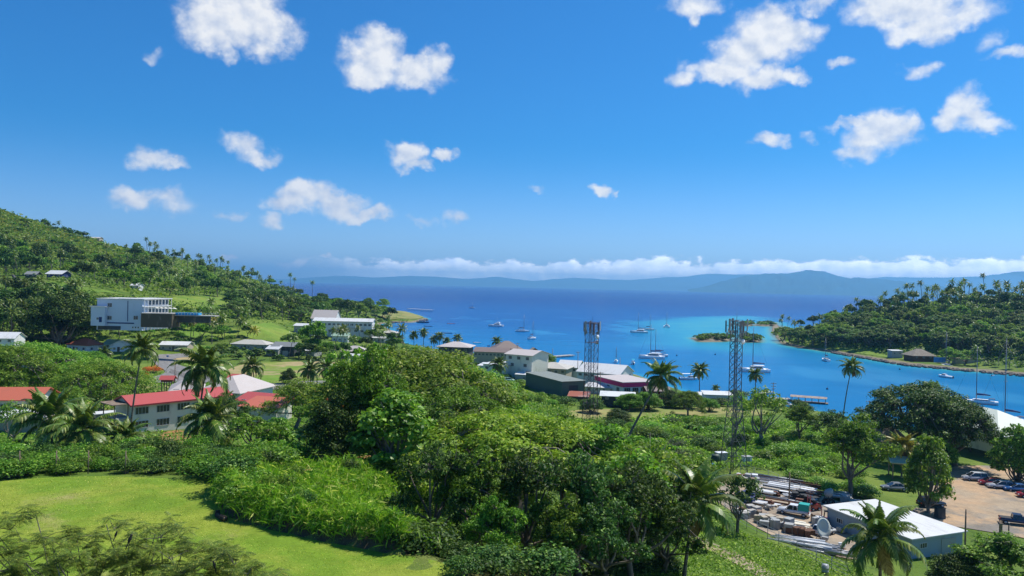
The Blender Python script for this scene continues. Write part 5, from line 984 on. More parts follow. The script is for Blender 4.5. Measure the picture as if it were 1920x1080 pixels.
def car(kind, paint, label, px, py, hd, cat='car', group=None, D=None, name=None, canopy=None, sc=1.0):
    g = G(px, py) if D is None else at_d(px, py, D)
    if D is not None: g.z = max(float(H(g.x, g.y)), .5)
    t = thing(name or {'van': 'minivan', 'pickup': 'pickup_truck', 'suv': 'parked_suv'}.get(kind, 'parked_car'), label, cat, g + Vector((0, 0, .05)), R(hd), group, sc)
    lo, gh = PROF[kind]; Pm = PAINT[paint]; W = .88
    mb = MB(); mb.prism(lo, -W, W); me = mb.mesh('body', Pm); bm = bmesh.new(); bm.from_mesh(me); bmesh.ops.bevel(bm, geom=bm.edges[:], offset=.07, segments=2, affect='EDGES'); bm.to_mesh(me); bm.free(); [setattr(p, 'use_smooth', True) for p in me.polygons]; body = link('body', me, t)
    n = len(gh); mid = MB(); ti = .16; vs = [(x, -W + .06 + (0 if z < gh[0][1] + .2 and i in (0, n - 1) else ti), z) for i, (x, z) in enumerate(gh)] + [(x, W - .06 - (0 if i in (0, n - 1) else ti), z) for i, (x, z) in enumerate(gh)]
    mid.add(vs, [tuple(range(n)), tuple(range(n, 2 * n))[::-1]] + [(i, n + i, n + (i + 1) % n, (i + 1) % n) for i in range(n)]); mid.build('windows', DGLASS, t)
    x0, x1 = gh[1][0], gh[2][0]; rf = MB().box(((x0 + x1) / 2, 0, gh[1][1] + .03), (x1 - x0 + .12, (W - .2) * 2, .07)); 
    for s in (-1, 1):
        for xx, zz, tx in ((gh[0][0], gh[0][1], x0), (gh[3][0], gh[3][1], x1)): rf.tube([(xx, s * (W - .05), zz), (tx, s * (W - .21), gh[1][1] + .02)], .05, 5)
        rf.tube([((x0 + x1) / 2, s * (W - .04), gh[0][1]), ((x0 + x1) / 2 + .02, s * (W - .21), gh[1][1] + .01)], .045, 5)
    rf.build('roof', Pm, t)
    L0, L1 = lo[0][0], lo[-1][0]; wx = (L0 + .78, L1 - .82); wr = .36 if kind in ('suv', 'pickup') else .31
    for x in wx:
        for s in (-1, 1):
            o = link('wheel', WHEEL(wr)[0], t, loc=(x, s * (W - .06), wr)); link('rim', WHEEL(wr)[1], o)
    for s in (-1, 1):
        MB().box((L1 - .04, s * .62, lo[-2][1] + .06), (.16, .36, .15)).build('headlight', LAMPW, t); MB().box((L0 - .02, s * .72, lo[1][1] - .12), (.1, .22, .26)).build('tail_light', LAMPR, t)
        MB().box((gh[3][0] - .25, s * (W + .08), gh[3][1] + .12), (.16, .18, .14)).build('mirror', Pm, t)
    MB().box((L1 + .03, 0, .42), (.12, 1.6, .2)).build('bumper', RUBBER if paint in ('black', 'grey') else Pm, t); MB().box((L0 - .05, 0, .5), (.12, 1.6, .2)).build('bumper', RUBBER if paint in ('black', 'grey') else Pm, t)
    if kind == 'pickup':
        tr_ = MB().box((-1.75, 0, 1.06), (1.62, 1.5, .03)); tr_.build('load_bed', RUBBER, t)
        if canopy: q = MB().box((-1.75, 0, 1.62), (1.7, 1.62, 1.1), taper=.94).build('canopy', canopy, t); MB().box((-2.61, 0, 1.6), (.03, 1.3, .8)).build('canopy_window', DGLASS, q); [MB().box((-1.75, s * .795, 1.66), (1.2, .03, .5)).build('canopy_window', DGLASS, q) for s in (-1, 1) if False]
    return t
_WH = {}
def WHEEL(r_):
    if r_ not in _WH:
        X = Matrix.Rotation(math.pi / 2, 3, 'X'); _WH[r_] = (MB().lathe([(r_ * .6, -.11), (r_ * .96, -.11), (r_, -.07), (r_, .07), (r_ * .96, .11), (r_ * .6, .11)], 18, rot=X).mesh('wheel', TYRE), MB().lathe([(.04, -.125), (r_ * .6, -.118), (r_ * .62, .118), (.04, .125)], 12, rot=X).mesh('rim', RIM))
    return _WH[r_]
car('pickup', 'white', 'white pickup truck with a turquoise canopy in the scrap yard', 1487, 967, 148, 'pickup truck', canopy=mat('canopy_teal', (.0, .33, .28), .5))
car('van', 'silver', 'silver minivan farthest left in the car park row', 1828, 902, 172, 'minivan'); car('hatch', 'red', 'red car parked between the silver minivan and the silver wagon', 1856, 910, 168); car('wagon', 'silver', 'silver wagon right of the red car', 1876, 917, 170); car('sedan', 'blue', 'blue car in the shade right of the silver wagon', 1906, 922, 168); car('hatch', 'red', 'dark red car cut by the right edge of the view', 1928, 934, 168)
car('suv', 'black', 'black suv parked under the open leafed tree', 1746, 952, 4, 'suv'); car('sedan', 'grey', 'grey sedan half hidden behind the leafy trees by the green lane', 1676, 920, 175); car('pickup', 'navy', 'navy pickup truck at the lower right edge of the car park', 1908, 985, -24, 'pickup truck')
car('hatch', 'palegreen', 'pale green car below the cream two storey house', 955, 711, 10, D=285); car('sedan', 'white', 'white car parked at the waterfront left of the pier shelter', 1475, 752, -28, D=262); car('wagon', 'white', 'white car parked right of the pier shelter', 1550, 770, 172, D=240); car('pickup', 'black', 'dark pickup truck by the utility pole on the waterfront', 1632, 786, -20, 'pickup truck', D=222)
car('sedan', 'blue', 'blue car behind the waterfront utility pole', 1656, 792, -20, D=218); car('van', 'white', 'white minivan by the shore palm', 1322, 741, 175, 'minivan', D=285); car('pickup', 'white', 'white pickup truck right of the assembly hall', 480, 745, 160, 'pickup truck', D=195); car('suv', 'black', 'black suv parked beyond the assembly hall', 440, 730, 20, 'suv', D=222); car('hatch', 'white', 'white car parked on the harbour road', 775, 664, 0, D=420); car('sedan', 'silver', 'silver car near the white hip roofed pavilion', 808, 664, 0, D=418)
# ---------------------------------------------------------------- scrap yard
YL = {}; PAL = sorted(range(16), key=lambda i: random.Random(i).random())
def ordw_(i): k = PAL.index(i) + 1; return 'leftmost' if k == 1 else ordw(k)
def yard_pile(px, py, rz, kind, label, n, L, W, name='pipe_stack', cat='pipe stack', m_=None, h=.5):
    g = G(px, py); t = thing(name, label, cat, g, R(rz), None, (1.15, 1.2, 1.5)); r = random.Random(px)
    for i in range(n):
        y = (i / max(n - 1, 1) - .5) * W; z = .1 + r.random() * h; ll = L * r.uniform(.7, 1)
        if kind == 'pipe': MB().tube([(-ll / 2 + r.uniform(-.4, .4), y, z), (ll / 2, y + r.uniform(-.25, .25), z + r.uniform(-.05, .1))], r.uniform(.06, .13), 7).build('pipe', m_ or random.choice((STEEL, WHITEM, RUST)), t)
        elif kind == 'plank': MB().box((r.uniform(-.4, .4), y, z), (ll, W / n * 1.25, .07), r.uniform(-.08, .08)).build('sheet', m_ or random.choice((WHITEM, STEEL, WT)), t)
        else: MB().box((r.uniform(-L, L) * .4, y, .3 + z * .5), (r.uniform(.5, 1.3), r.uniform(.5, 1.1), r.uniform(.4, 1.2)), r.uniform(0, 1.5)).build('crate', m_ or random.choice((WCONC, WHITEM, WGR, RUST, TIMBER)), t)
for a in ((1455, 905, -33, 'pipe', 'long bundle of pale steel pipes along the back fence of the yard', 12, 11, 3.2), (1478, 922, -33, 'plank', 'wide stack of white roofing sheets in the middle of the yard', 9, 8.5, 4.5, 'sheet_stack', 'sheet stack'), (1430, 925, -35, 'plank', 'stack of pale planks by the upper left of the yard', 6, 5, 3, 'plank_stack', 'plank stack'), (1515, 930, -35, 'pipe', 'scattered rusty pipes near the forklift', 10, 4.5, 3.5, 'pipe_stack', 'pipe stack', RUST), (1432, 948, -35, 'plank', 'low table of white boards left of the pickup', 5, 4.5, 2, 'plank_stack', 'plank stack'), (1470, 948, -35, 'pipe', 'pair of long pipes just behind the pickup', 4, 9, 1.2),
          (1420, 975, -30, 'crate', 'row of pale block pallets in front of the small dark tree', 14, 5.5, 2.6, 'pallet_row', 'pallets'), (1475, 985, -30, 'plank', 'long cream plank stack in front of the pickup', 5, 6.5, 1.6, 'plank_stack', 'plank stack', WC), (1455, 992, -30, 'crate', 'pile of grey crates along the near fence', 12, 5.5, 1.8, 'crate_pile', 'crates', WGR), (1535, 985, 10, 'crate', 'heap of mixed scrap behind the round dish', 8, 2.2, 2, 'scrap_heap', 'scrap'), (1575, 935, -20, 'plank', 'stack of grey panels above the shed roof', 6, 4, 3.2, 'sheet_stack', 'sheet stack'), (1500, 940, 20, 'crate', 'dark heap of machine parts behind the turquoise canopy', 9, 2, 2, 'scrap_heap', 'scrap', RUBBER), (1400, 905, 10, 'crate', 'low rubble heap below the tall tower', 12, 4, 3, 'scrap_heap', 'scrap'), (1530, 1030, -25, 'pipe', 'tangle of steel beams by the near fence', 9, 6, 2.4, 'beam_pile', 'beams', STEEL), (1575, 1045, -25, 'pipe', 'rack of grey pipes near the bottom palm', 7, 4, 1.5, 'pipe_stack', 'pipe stack', STEEL)):
    yard_pile(*a)
for i_ in range(16):
    u_, v_ = random.Random(i_).random(), random.Random(i_ + 50).random(); px_ = 1395 + 190 * u_; py_ = 905 + 75 * u_ + 55 * v_
    if abs(px_ - 1487) < 42 and abs(py_ - 962) < 26: continue
    q_ = G(px_, py_); t = thing('pallet', ordw_(i_) + ' loose pallet of scrap from the left of the yard', 'pallet', q_, i_ * 1.3, 'loose pallets in the yard'); MB().box((0, 0, .08), (1.3, 1.1, .14)).build('base', TIMBER, t); mb = MB(); [mb.box((random.uniform(-.3, .3), random.uniform(-.3, .3), .35 + .2 * k), (random.uniform(.4, .9), random.uniform(.3, .8), .35), random.uniform(0, 3)) for k in range(3)]; mb.build('load', random.Random(i_).choice((WHITEM, WCONC, RUST, WGR, STEEL, TIMBER)), t)
for a in ((1445, 915, -33, 'plank', 'broad heap of weathered pale roofing sheets at the top of the yard', 12, 7, 4.2, 'sheet_stack', 'sheet stack'), (1500, 937, -35, 'plank', 'slanting pile of grey sheets below the pipe bundle', 8, 5, 3.4, 'sheet_stack', 'sheet stack', STEEL), (1395, 940, 0, 'crate', 'blue grey barrels and boxes behind the small dark tree', 8, 2.5, 2.5, 'scrap_heap', 'scrap', WNAV), (1400, 965, -30, 'crate', 'stacked concrete blocks left of the pallets', 12, 3.5, 2.6, 'block_stack', 'blocks', WCONC), (1440, 985, -30, 'crate', 'tall stack of pale blocks in the near row of the yard', 14, 4, 2.2, 'block_stack', 'blocks', WT), (1495, 1003, -28, 'crate', 'row of dark bins along the near fence', 8, 4.5, 1.2, 'bin_row', 'bins', WBR), (1500, 1022, -26, 'pipe', 'long white pipes lying on the near fence line', 7, 8, 1.6, 'pipe_stack', 'pipe stack', WHITEM), (1590, 948, -20, 'crate', 'grey boxes against the back corner of the white roofed shed', 8, 3, 2, 'scrap_heap', 'scrap', WGR), (1520, 915, -33, 'pipe', 'rusty reinforcing bars by the back fence', 8, 6, 1.6, 'bar_bundle', 'steel bars', RUST)):
    yard_pile(*a)
t = thing('satellite_dish', 'large round dish antenna standing in the yard', 'dish antenna', G(1540, 1012), R(-60)); X = Matrix.Rotation(R(75), 3, 'Y')
MB().lathe([(.05, 0), (.9, .1), (1.45, .34), (1.5, .36), (1.5, .42), (.9, .18), (.05, .08)], 26, (0, 0, 1.7), rot=X).build('reflector', mat('dish_grey', (.46, .50, .46), .6), t); MB().tube([(0, 0, -.1), (-.25, 0, 1.5)], .12).build('mast', STEEL, t); b_ = MB(); [b_.tube([(math.cos(a) * .9, math.sin(a) * .9, 0), (-.25, 0, .9)], .05, 5) for a in (0, 2.1, 4.2)]; b_.build('base', STEEL, t)
def forklift(label, px, py, hd, pm):
    t = thing('forklift', label, 'forklift', G(px, py), R(hd)); MB().box((-.2, 0, .75), (1.8, 1.15, .8), taper=.9).build('body', pm, t); MB().box((-1.0, 0, .8), (.5, 1.1, 1.0), taper=.85).build('counterweight', RUBBER, t)
    c = MB(); [c.tube([(x, s * .5, 1.1), (x * .8, s * .48, 2.2)], .05, 5) for x in (-.8, .6) for s in (-1, 1)]; c.box((-.1, 0, 2.25), (1.4, 1.1, .08)); c.build('roll_cage', RUBBER, t); m_ = MB(); [m_.box((.95, s * .35, 1.4), (.12, .12, 2.6)) for s in (-1, 1)]; m_.box((.95, 0, 2.2), (.08, .7, .1)); m_.box((.95, 0, 1.2), (.08, .7, .1)); m_.build('mast', pm, t); [MB().box((1.5, s * .28, .15), (1.1, .12, .05)).build('fork', STEEL, t) for s in (-1, 1)]
    MB().box((-.2, 0, 1.3), (.5, .5, .5)).build('seat', RUBBER, t)
    for x in (-.7, .6):
        for s in (-1, 1): o = link('wheel', WHEEL(.31)[0], t, loc=(x, s * .6, .31)); link('rim', WHEEL(.31)[1], o)
forklift('red forklift beside the corner of the white roofed shed', 1552, 985, 160, PAINT['red']); forklift('second red forklift behind the pickup canopy', 1525, 958, 200, PAINT['red'])
t = thing('concrete_mixer', 'dark mixer drum machine at the back of the yard', 'mixer', G(1553, 945), .5); MB().lathe([(.2, -.8), (.7, -.4), (.75, .2), (.4, .9), (.3, 1.0)], 14, (0, 0, 1.9), rot=Matrix.Rotation(R(55), 3, 'Y')).build('drum', WGR, t); b_ = MB(); b_.box((0, 0, .8), (1.6, .9, .4)); [b_.tube([(x, s * .4, 0), (x * .6, s * .35, 1.7)], .07, 5) for x in (-.7, .7) for s in (-1, 1)]; b_.build('frame', RUBBER, t)
[link('wheel', WHEEL(.36)[0], t, loc=(x, s * .55, .36)) for x in (-.6, .6) for s in (-1, 1)]
t = thing('tractor', 'rusty stripped tractor with big tyres behind the pickup', 'tractor', G(1508, 952), 2.6); MB().box((.6, 0, 1.0), (1.6, .7, .7)).build('bonnet', RUST, t); MB().box((-.5, 0, 1.5), (1.0, 1.1, 1.1)).build('cab', RUBBER, t)
[link('wheel', WHEEL(.36)[0], t, loc=(x, s * .75, r_), scale=(r_ / .36, 1.6, r_ / .36)) for x, r_ in ((-.6, .75), (1.1, .42)) for s in (-1, 1)]
t = thing('parked_car', 'old white and red car wreck behind the round dish', 'car', (0, 0, 0)); bpy.data.objects.remove(t)
car('hatch', 'white', 'old white car behind the round dish', 1545, 1003, 35)
def fence(pts, label, step=2.5, h=2.0, rails=2, wire=True, m_=None, name='fence'):
    P_ = [G(*p) for p in pts]; t = thing(name, label, 'fence', P_[0], 0); o = P_[0]; rl = MB()
    for a, b in zip(P_, P_[1:]):
        n = max(1, int((b - a).length / step))
        for i in range(n):
            q = a.lerp(b, i / n); q.z = float(H(q.x, q.y)); MB().tube([q - o + Vector((0, 0, -.3)), q - o + Vector((0, 0, h))], .05, 5).build('post', m_ or STEEL, t)
            q2 = a.lerp(b, (i + 1) / n); q2.z = float(H(q2.x, q2.y))
            for k in range(rails): z_ = Vector((0, 0, h * (k + 1) / rails - .06)); rl.tube([q - o + z_, q2 - o + z_], .025, 4, cap=False)
    rl.build('wire', m_ or STEEL, t); return t
fence([(1335, 945), (1400, 992), (1460, 1022), (1530, 1056), (1590, 1085)], 'steel fence along the near side of the scrap yard', 2.5, 1.9, 4)
fence([(1388, 888), (1440, 900), (1500, 925), (1560, 948)], 'steel fence along the back of the scrap yard', 3, 1.9, 4)
fence([(1345, 876), (1400, 868), (1425, 860)], 'pale brown wall like fence by the tall tower foot', 1.5, 1.0, 6, m_=WT)
fence([(320, 700), (340, 706), (362, 712)], 'brown slatted fence at the road junction', 1.4, 1.5, 7, m_=TIMBER)
fence([(505, 674), (560, 678), (640, 680), (690, 678)], 'dark boundary fence behind the sports field', 4, 1.6, 5, m_=WDK)
t = thing('road_sign', 'small blue road sign beside the road bend', 'road sign', G(314, 680), 0); MB().tube([(0, 0, 0), (0, 0, 2.6)], .05).build('post', STEEL, t); MB().box((0, -.06, 2.5), (.9, .04, .6)).build('plate', BLUED, t)
t = thing('notice_board', 'white framed notice board at the right of the road', 'notice board', G(475, 731), 0); MB().box((0, 0, 2.2), (3.4, .12, 2.0)).build('panel', WHITEM, t); MB().box((0, -.08, 2.25), (2.3, .04, 1.3)).build('print', NAVY, t); [MB().box((x, 0, .6), (.14, .14, 1.6)).build('post', STEEL, t) for x in (-1.3, 1.3)]
for px, py, w_ in ((1780, 1000, 'left'), (1788, 1008, 'right')): pass
q = G(1876, 1006); t = thing('gate_post', 'stout brown timber post by the lower car park', 'post', q, 0); MB().box((0, 0, .9), (.35, .35, 2.2)).build('post', TIMBER, t); MB().box((0, 0, 2.05), (.5, .5, .1)).build('cap', TIMBER, t)
q = G(1891, 1010); t = thing('gate_post', 'thin dark post right of the stout brown one', 'post', q, 0); MB().tube([(0, 0, -.2), (0, 0, 2.4)], .09).build('post', WDK, t); MB().lathe([(.13, 2.38), (.13, 2.5)], 8).build('cap', STEEL, t)
q = G(1762, 972); t = thing('water_tank', 'dark square tank at the foot of the open leafed tree', 'water tank', q, 0); MB().box((0, 0, .9), (1.3, 1.3, 1.8), taper=.95).build('tank', WDK, t); MB().box((0, 0, 1.85), (1.4, 1.4, .08)).build('lid', RUBBER, t)
t = thing('oil_drum', 'grey drum standing on the grass near the bottom palm', 'drum', G(1547, 1078), 0); MB().lathe([(.42, 0), (.42, .4), (.45, .42), (.42, .44), (.42, .85), (.45, .87), (.42, .89), (.42, 1.25)], 16).build('barrel', WGR, t); MB().lathe([(.38, 1.22), (.38, 1.27), (.1, 1.28)], 16).build('lid', STEEL, t)
t = thing('tarpaulin_bundle', 'crumpled bright blue tarpaulin at the tower foot', 'tarpaulin', G(1333, 877), 0); q = MB(); [q.lathe([(.1, 0), (.7, .15), (.5, .6), (.1, .8)], 7, (a * .5, b * .4, 0)) for a, b in ((0, 0), (1, .4), (-.8, .5))]; q.build('sheet', bpy.data.materials['tarp_blue'], t)
# fallen log and two birds near the camera
t = thing('fallen_log', 'short charred log lying on the lawn edge below the tall grass', 'log', G(413, 976), R(-50)); MB().tube([(-.7, 0, .2), (.7, .1, .24)], [.2, .24], 9).build('log', mat('charred', (.03, .022, .018), .9), t); MB().lathe([(.02, 0), (.17, .01)], 9, (.71, .1, .24), rot=Matrix.Rotation(math.pi / 2, 3, 'Y')).build('cut_face', TIMBER, t)
t = thing('tree_stump', 'dark stump beside the charred log', 'stump', G(408, 968), 0); MB().lathe([(.28, -.1), (.2, .25), (.18, .45)], 9).build('stump', bpy.data.materials['charred'], t)
# rocks of the sea wall
rk = MB()
for k in range(3):
    r = random.Random(k); rk_ = MB(); vs = []; bm = bmesh.new(); bmesh.ops.create_icosphere(bm, subdivisions=2, radius=1)
    for v in bm.verts: v.co *= 1 + r.uniform(-.18, .18); v.co.z *= .7
    me = bpy.data.meshes.new('rock'); bm.to_mesh(me); bm.free(); me.materials.append(mat('rock', (.16, .14, .125), .9, (.09, .08, .075), 1, perobj=.5)); YL[k] = me
bmn = bmesh.new(); 
for seg in (((1560, 661), (1700, 685)), ((1700, 685), (1925, 705)), ((730, 605), (803, 600))):
    for i in range(150):
        u = random.random(); px = seg[0][0] + (seg[1][0] - seg[0][0]) * u; py = seg[0][1] + (seg[1][1] - seg[0][1]) * u + random.uniform(-2.0, 1.2); q = at_z(px, py, .3); s = random.uniform(.5, 1.2)
        tmp = YL[i % 3].copy(); tmp.transform(Matrix.Translation(q) @ Matrix.Rotation(random.random() * 6, 4, 'Z') @ Matrix.Scale(s, 4)); bmn.from_mesh(tmp); bpy.data.meshes.remove(tmp)
me = bpy.data.meshes.new('shore_rocks'); bmn.to_mesh(me); bmn.free(); me.materials.append(bpy.data.materials['rock']); tag(link('shore_rocks', me), 'dark boulders of the sea wall along the headland and the point', kind='stuff')
# ---------------------------------------------------------------- planting
HILL = [(-40, 380), (60, 408), (160, 440), (230, 458), (330, 482), (430, 510), (500, 532), (560, 552), (640, 572), (700, 588), (690, 598), (560, 606), (520, 600), (430, 600), (320, 598), (200, 600), (-40, 640)]
carpet('hillside_undergrowth', [HILL], 52000, LEAF['forest'], 6.5, 5, 14, 'low trees and scrub covering the left hillside')
HTOP = [(-20, 386), (80, 412), (160, 440), (240, 461), (330, 488), (300, 500), (180, 494), (100, 480), (-20, 456)]
carpet('hilltop_grass', [HTOP], 26000, LEAF['hilltop'], 4.5, 1.8, 9, 'pale grass and scrub on the upper left hillside')
zone([(-10, 400), (60, 415), (240, 464), (300, 484), (200, 500), (0, 470)], 28, 16, [(1, 'farbush_mid', 3, 6), (.6, 'farbush_dark', 3, 6), (.4, 'farbush_bright', 2.5, 4)], 'on the grassy top of the left hillside')
zone([(-10, 462), (150, 482), (240, 500), (240, 545), (150, 530), (0, 518)], 60, 12, [(1, 'palm', 9, 15), (.8, 'farbroad_dark', 8, 13), (.8, 'farbroad_mid', 7, 12), (.4, 'farbroad_olive', 7, 10)], 'above the sloping lawn on the left hill')
zone([(240, 470), (330, 486), (430, 512), (430, 560), (320, 556), (240, 545)], 90, 10, [(1.3, 'palm', 9, 15), (.8, 'farbroad_dark', 8, 13), (.8, 'farbroad_mid2', 7, 12), (.4, 'farbroad_olive', 7, 10)], 'on the hill behind the white hotel')
zone([(430, 513), (500, 534), (560, 556), (640, 574), (700, 590), (600, 596), (560, 604), (430, 598)], 88, 10, [(1.1, 'palm', 9, 14), (.9, 'farbroad_dark2', 8, 12), (.9, 'farbroad_mid', 7, 11), (.5, 'farrain_dark', 8, 11)], 'on the hill foot beyond the school roofs')
zone([(60, 409), (110, 424), (180, 446), (150, 450), (60, 415)], 9, 14, [(1, 'farbush_dark', 4, 8), (.5, 'palm', 6, 9)], 'on the skyline at the top of the left hill')
zone([(270, 472), (330, 484), (430, 511), (520, 540), (512, 552), (430, 530), (330, 500), (270, 486)], 15, 15, [(1, 'palm', 7, 15)], 'on the descending skyline of the left hill', False)
zone([(-20, 560), (30, 556), (140, 570), (165, 600), (160, 650), (90, 642), (-20, 640)], 46, 17, [(1, 'palm', 9, 14), (1.2, 'farbroad_dark', 8, 12)], 'in the dark grove left of the white hotel')
zone([(160, 612), (420, 618), (420, 640), (330, 644), (160, 648)], 26, 20, [(1, 'palm', 6, 9), (.8, 'palmyel', 5, 8), (.6, 'farbroad_mid', 4, 7), (.5, 'farbush_bright', 2, 4)], 'below the white hotel')
zone([(330, 590), (420, 596), (470, 604), (480, 640), (430, 655), (330, 640)], 26, 18, [(1, 'palm', 7, 12), (.7, 'farbroad_mid', 4, 8), (.5, 'palmyel', 5, 8)], 'on the green slope right of the hotel pool', False)
zone([(540, 650), (600, 640), (760, 645), (760, 668), (660, 676), (540, 678)], 30, 17, [(1.2, 'palm', 8, 12), (.9, 'farbroad_mid', 4, 8), (.4, 'farbroad_dark', 4, 7)], 'among the houses beside the school')
zone([(700, 590), (750, 590), (745, 606), (720, 625), (760, 650), (740, 660), (690, 640)], 16, 14, [(1, 'palm', 7, 11), (.8, 'farbroad_mid', 5, 8)], 'along the cove by the grassy point')
zone([(620, 582), (690, 586), (735, 592), (735, 602), (640, 600)], 12, 16, [(1, 'farbroad_dark', 11, 16), (1, 'farbroad_olive', 10, 14), (.5, 'palm', 10, 15)], 'on the neck of the grassy point')
carpet('headland_undergrowth', [[(1452, 622), (1500, 600), (1540, 590), (1600, 572), (1700, 562), (1930, 558), (1930, 690), (1800, 682), (1700, 670), (1560, 650), (1480, 645)]], 15000, LEAF['forest'], 7, 3, 10, 'scrub under the trees of the right headland', seed=4)
HL = 'on the wooded headland '
zone([(1530, 594), (1600, 578), (1680, 570), (1680, 600), (1560, 618)], 40, 15, [(1.4, 'palm', 11, 17), (.8, 'farbroad_dark', 8, 12), (.5, 'farrain_dark', 8, 11)], HL + 'towards its left end')
zone([(1680, 568), (1930, 560), (1930, 600), (1680, 600)], 76, 13, [(2, 'palm', 11, 17), (.7, 'farbroad_dark', 8, 12), (.4, 'farbroad_mid', 7, 10)], HL + 'along its right ridge')
zone([(1460, 618), (1540, 612), (1700, 604), (1700, 650), (1660, 652), (1560, 648), (1470, 642)], 46, 20, [(1.2, 'farrain_dark', 9, 13), (1, 'farrain_olive', 9, 12), (.5, 'farbroad_dark', 8, 11), (.3, 'palm', 9, 12)], HL + 'behind its pebble shore')
zone([(1700, 604), (1930, 604), (1930, 672), (1850, 664), (1700, 648)], 60, 20, [(1.1, 'farrain_dark', 9, 12), (1, 'farrain_olive', 9, 12), (1, 'palm', 8, 13), (.4, 'farbroad_mid', 7, 10)], HL + 'above the thatched hut')
zone([(1448, 632), (1470, 640), (1540, 650), (1560, 654), (1470, 645)], 9, 18, [(1, 'farrain_dark', 8, 11), (1, 'farbroad_dark', 6, 9)], HL + 'at its low left tip')
zone([(1770, 676), (1925, 686), (1925, 694), (1780, 684)], 12, 18, [(1, 'farrain_olive', 6, 10), (.8, 'farbroad_dark', 4, 7), (.5, 'palm', 8, 11)], 'along the shore right of the thatched hut')
for i, (poly, w) in enumerate((([(1296, 638), (1300, 633), (1366, 633), (1370, 639)], 'the long mangrove islet in the shallow'), ([(1390, 640), (1398, 633), (1424, 633), (1424, 641)], 'the round mangrove islet beside the tall tower'), ([(1386, 611), (1396, 607), (1410, 607), (1410, 612)], 'the tiny far mangrove islet'), ([(1416, 611), (1424, 606), (1456, 605), (1456, 611)], 'the mangrove islet off the headland tip'))):
    for k, (x, y, q) in enumerate(samples(poly, 15, 5, False, 300)): tree('farbush_mid' if k % 2 else 'farbush_dark', q, random.uniform(3.4, 5.2), 'mangrove', 'low green mangrove on ' + w, 'mangrove', 'mangroves on ' + w, wx=1.3)
# trees one by one:  key, base px, base py, height px, name, label
def one(key, px, py, hpx, label, name='broadleaf_tree', D=None, wx=1.0, rz=None, parts=('trunk', 'crown'), cat='tree', sink=0):
    g = G(px, py) if D is None else at_d(px, py, D)
    hh = hpx * g.y / F
    if D is not None: g.z = float(H(g.x, g.y)); hh = (at_d(px, py - hpx, D).z - g.z) / .97
    g.z -= sink
    return tree(key, g, hh, name, label, cat, None, rz, wx, parts)
U = 'umbrella_tree'
one('rain_olive', 60, 745, 105, 'wide olive umbrella tree behind the left red roofed house', U, wx=1.25)
one('rain_mid', 150, 715, 58, 'broad green umbrella tree in front of the small white red roofed cottage', U, wx=1.45)
one('rain_olive', 190, 778, 105, 'sprawling umbrella tree with bare forked limbs beside the left red roofed house', U, wx=1.1)
one('rain_mid', -20, 760, 120, 'green umbrella tree cut by the left edge of the view', U, wx=1.2)
one('rain_olive', 780, 800, 146, 'huge olive crowned umbrella tree in the middle of the view', U, D=122, wx=1.12)
one('rain_olive', 862, 800, 118, 'olive umbrella tree just left of the cream two storey house', U, D=128, wx=.8)
one('rain_mid', 850, 830, 105, 'green umbrella tree right of the huge olive one', U, D=108, wx=.85)
one('wild_mid', 690, 868, 215, 'tall large leaved tree standing behind the earth track', D=90, wx=.72)
one('bigleaf', 740, 860, 130, 'glossy bright leaved tree at the foot of the tall large leaved one', D=84, wx=1.25)
one('wild_bright', 700, 790, 148, 'bright crowned tree rising above the olive umbrella tree', D=118, wx=.7)
one('broad_dark', 640, 862, 128, 'dark dense tree left of the tall large leaved one', D=87, wx=1.0)
one('rain_yellow', 965, 930, 160, 'yellow green flat crowned tree in the middle thicket', U, D=84, wx=1.15)
one('wild_olive', 880, 900, 128, 'yellow green flat crowned tree further left in the middle thicket', U, D=92, wx=1.0)
one('wild_mid', 1130, 930, 135, 'green flat crowned tree in the thicket below the left tower', U, D=86, wx=1.1)
one('wild_olive', 1215, 960, 130, 'olive flat crowned tree at the right end of the thicket', U, D=76, wx=1.05)
one('wild_bright', 1160, 880, 75, 'light green crowned tree behind the thicket', U, D=105, wx=1.0)
one('wild_mid', 1050, 890, 108, 'rounded green tree behind the yellow green crown', D=98, wx=1.3)
one('wild_dark', 812, 1000, 170, 'dark tree throwing shade on the tall grass bank', D=66, wx=.8)
one('wild_mid', 890, 1035, 195, 'dark umbrella tree at the front of the thicket', U, D=66, wx=.8)
one('wild_dark', 985, 1045, 200, 'dark ragged tree at the front centre of the thicket', D=65, wx=.85)
one('wild_dark', 1085, 1050, 200, 'mid green tree standing over the dark bank', D=65, wx=.85)
one('wild_dark', 1185, 1062, 190, 'low leafy dark tree right of the dark bank', D=66, wx=.85)
one('sparse', 1180, 1000, 150, 'dark flat crowned tree with bare twigs over the bank', U, D=72, wx=1.0)
one('wild_dark', 1245, 1060, 120, 'small dark tree between the bank and the short palm', D=72, wx=1.1)
one('wild_mid', 925, 1050, 120, 'young leafy tree growing on the dark bank', D=61, wx=.8)
one('wild_mid', 1060, 1060, 130, 'young pale leafed tree in front of the dark trees', D=61, wx=.9)
one('wild_dark', 1130, 1075, 150, 'dark small tree at the bottom of the thicket', D=61, wx=.9)
one('wild_bright', 470, 870, 95, 'large leaved tree between the two tall palms and the track', D=96, wx=1.25)
one('bigleaf', 520, 862, 80, 'bright leaved low tree right of the red roofed classrooms', D=104, wx=1.2)
one('wild_dark', 425, 800, 62, 'small round tree against the end of the long red roof', D=140, wx=1.0)
one('wild_olive', 560, 770, 58, 'round yellow green tree below the sports field', D=165, wx=1.35)
one('wild_mid', 615, 790, 60, 'second round tree below the right end of the sports field', D=150, wx=1.2)
one('broad_dark', 540, 720, 30, 'small dark tree on the edge of the sports field', wx=1.1)
one('sparse', 25, 850, 95, 'small open tree in front of the left cream house', D=120)
one('farbroad_mid', 588, 664, 62, 'round green tree by the small white shed roof', wx=.8)
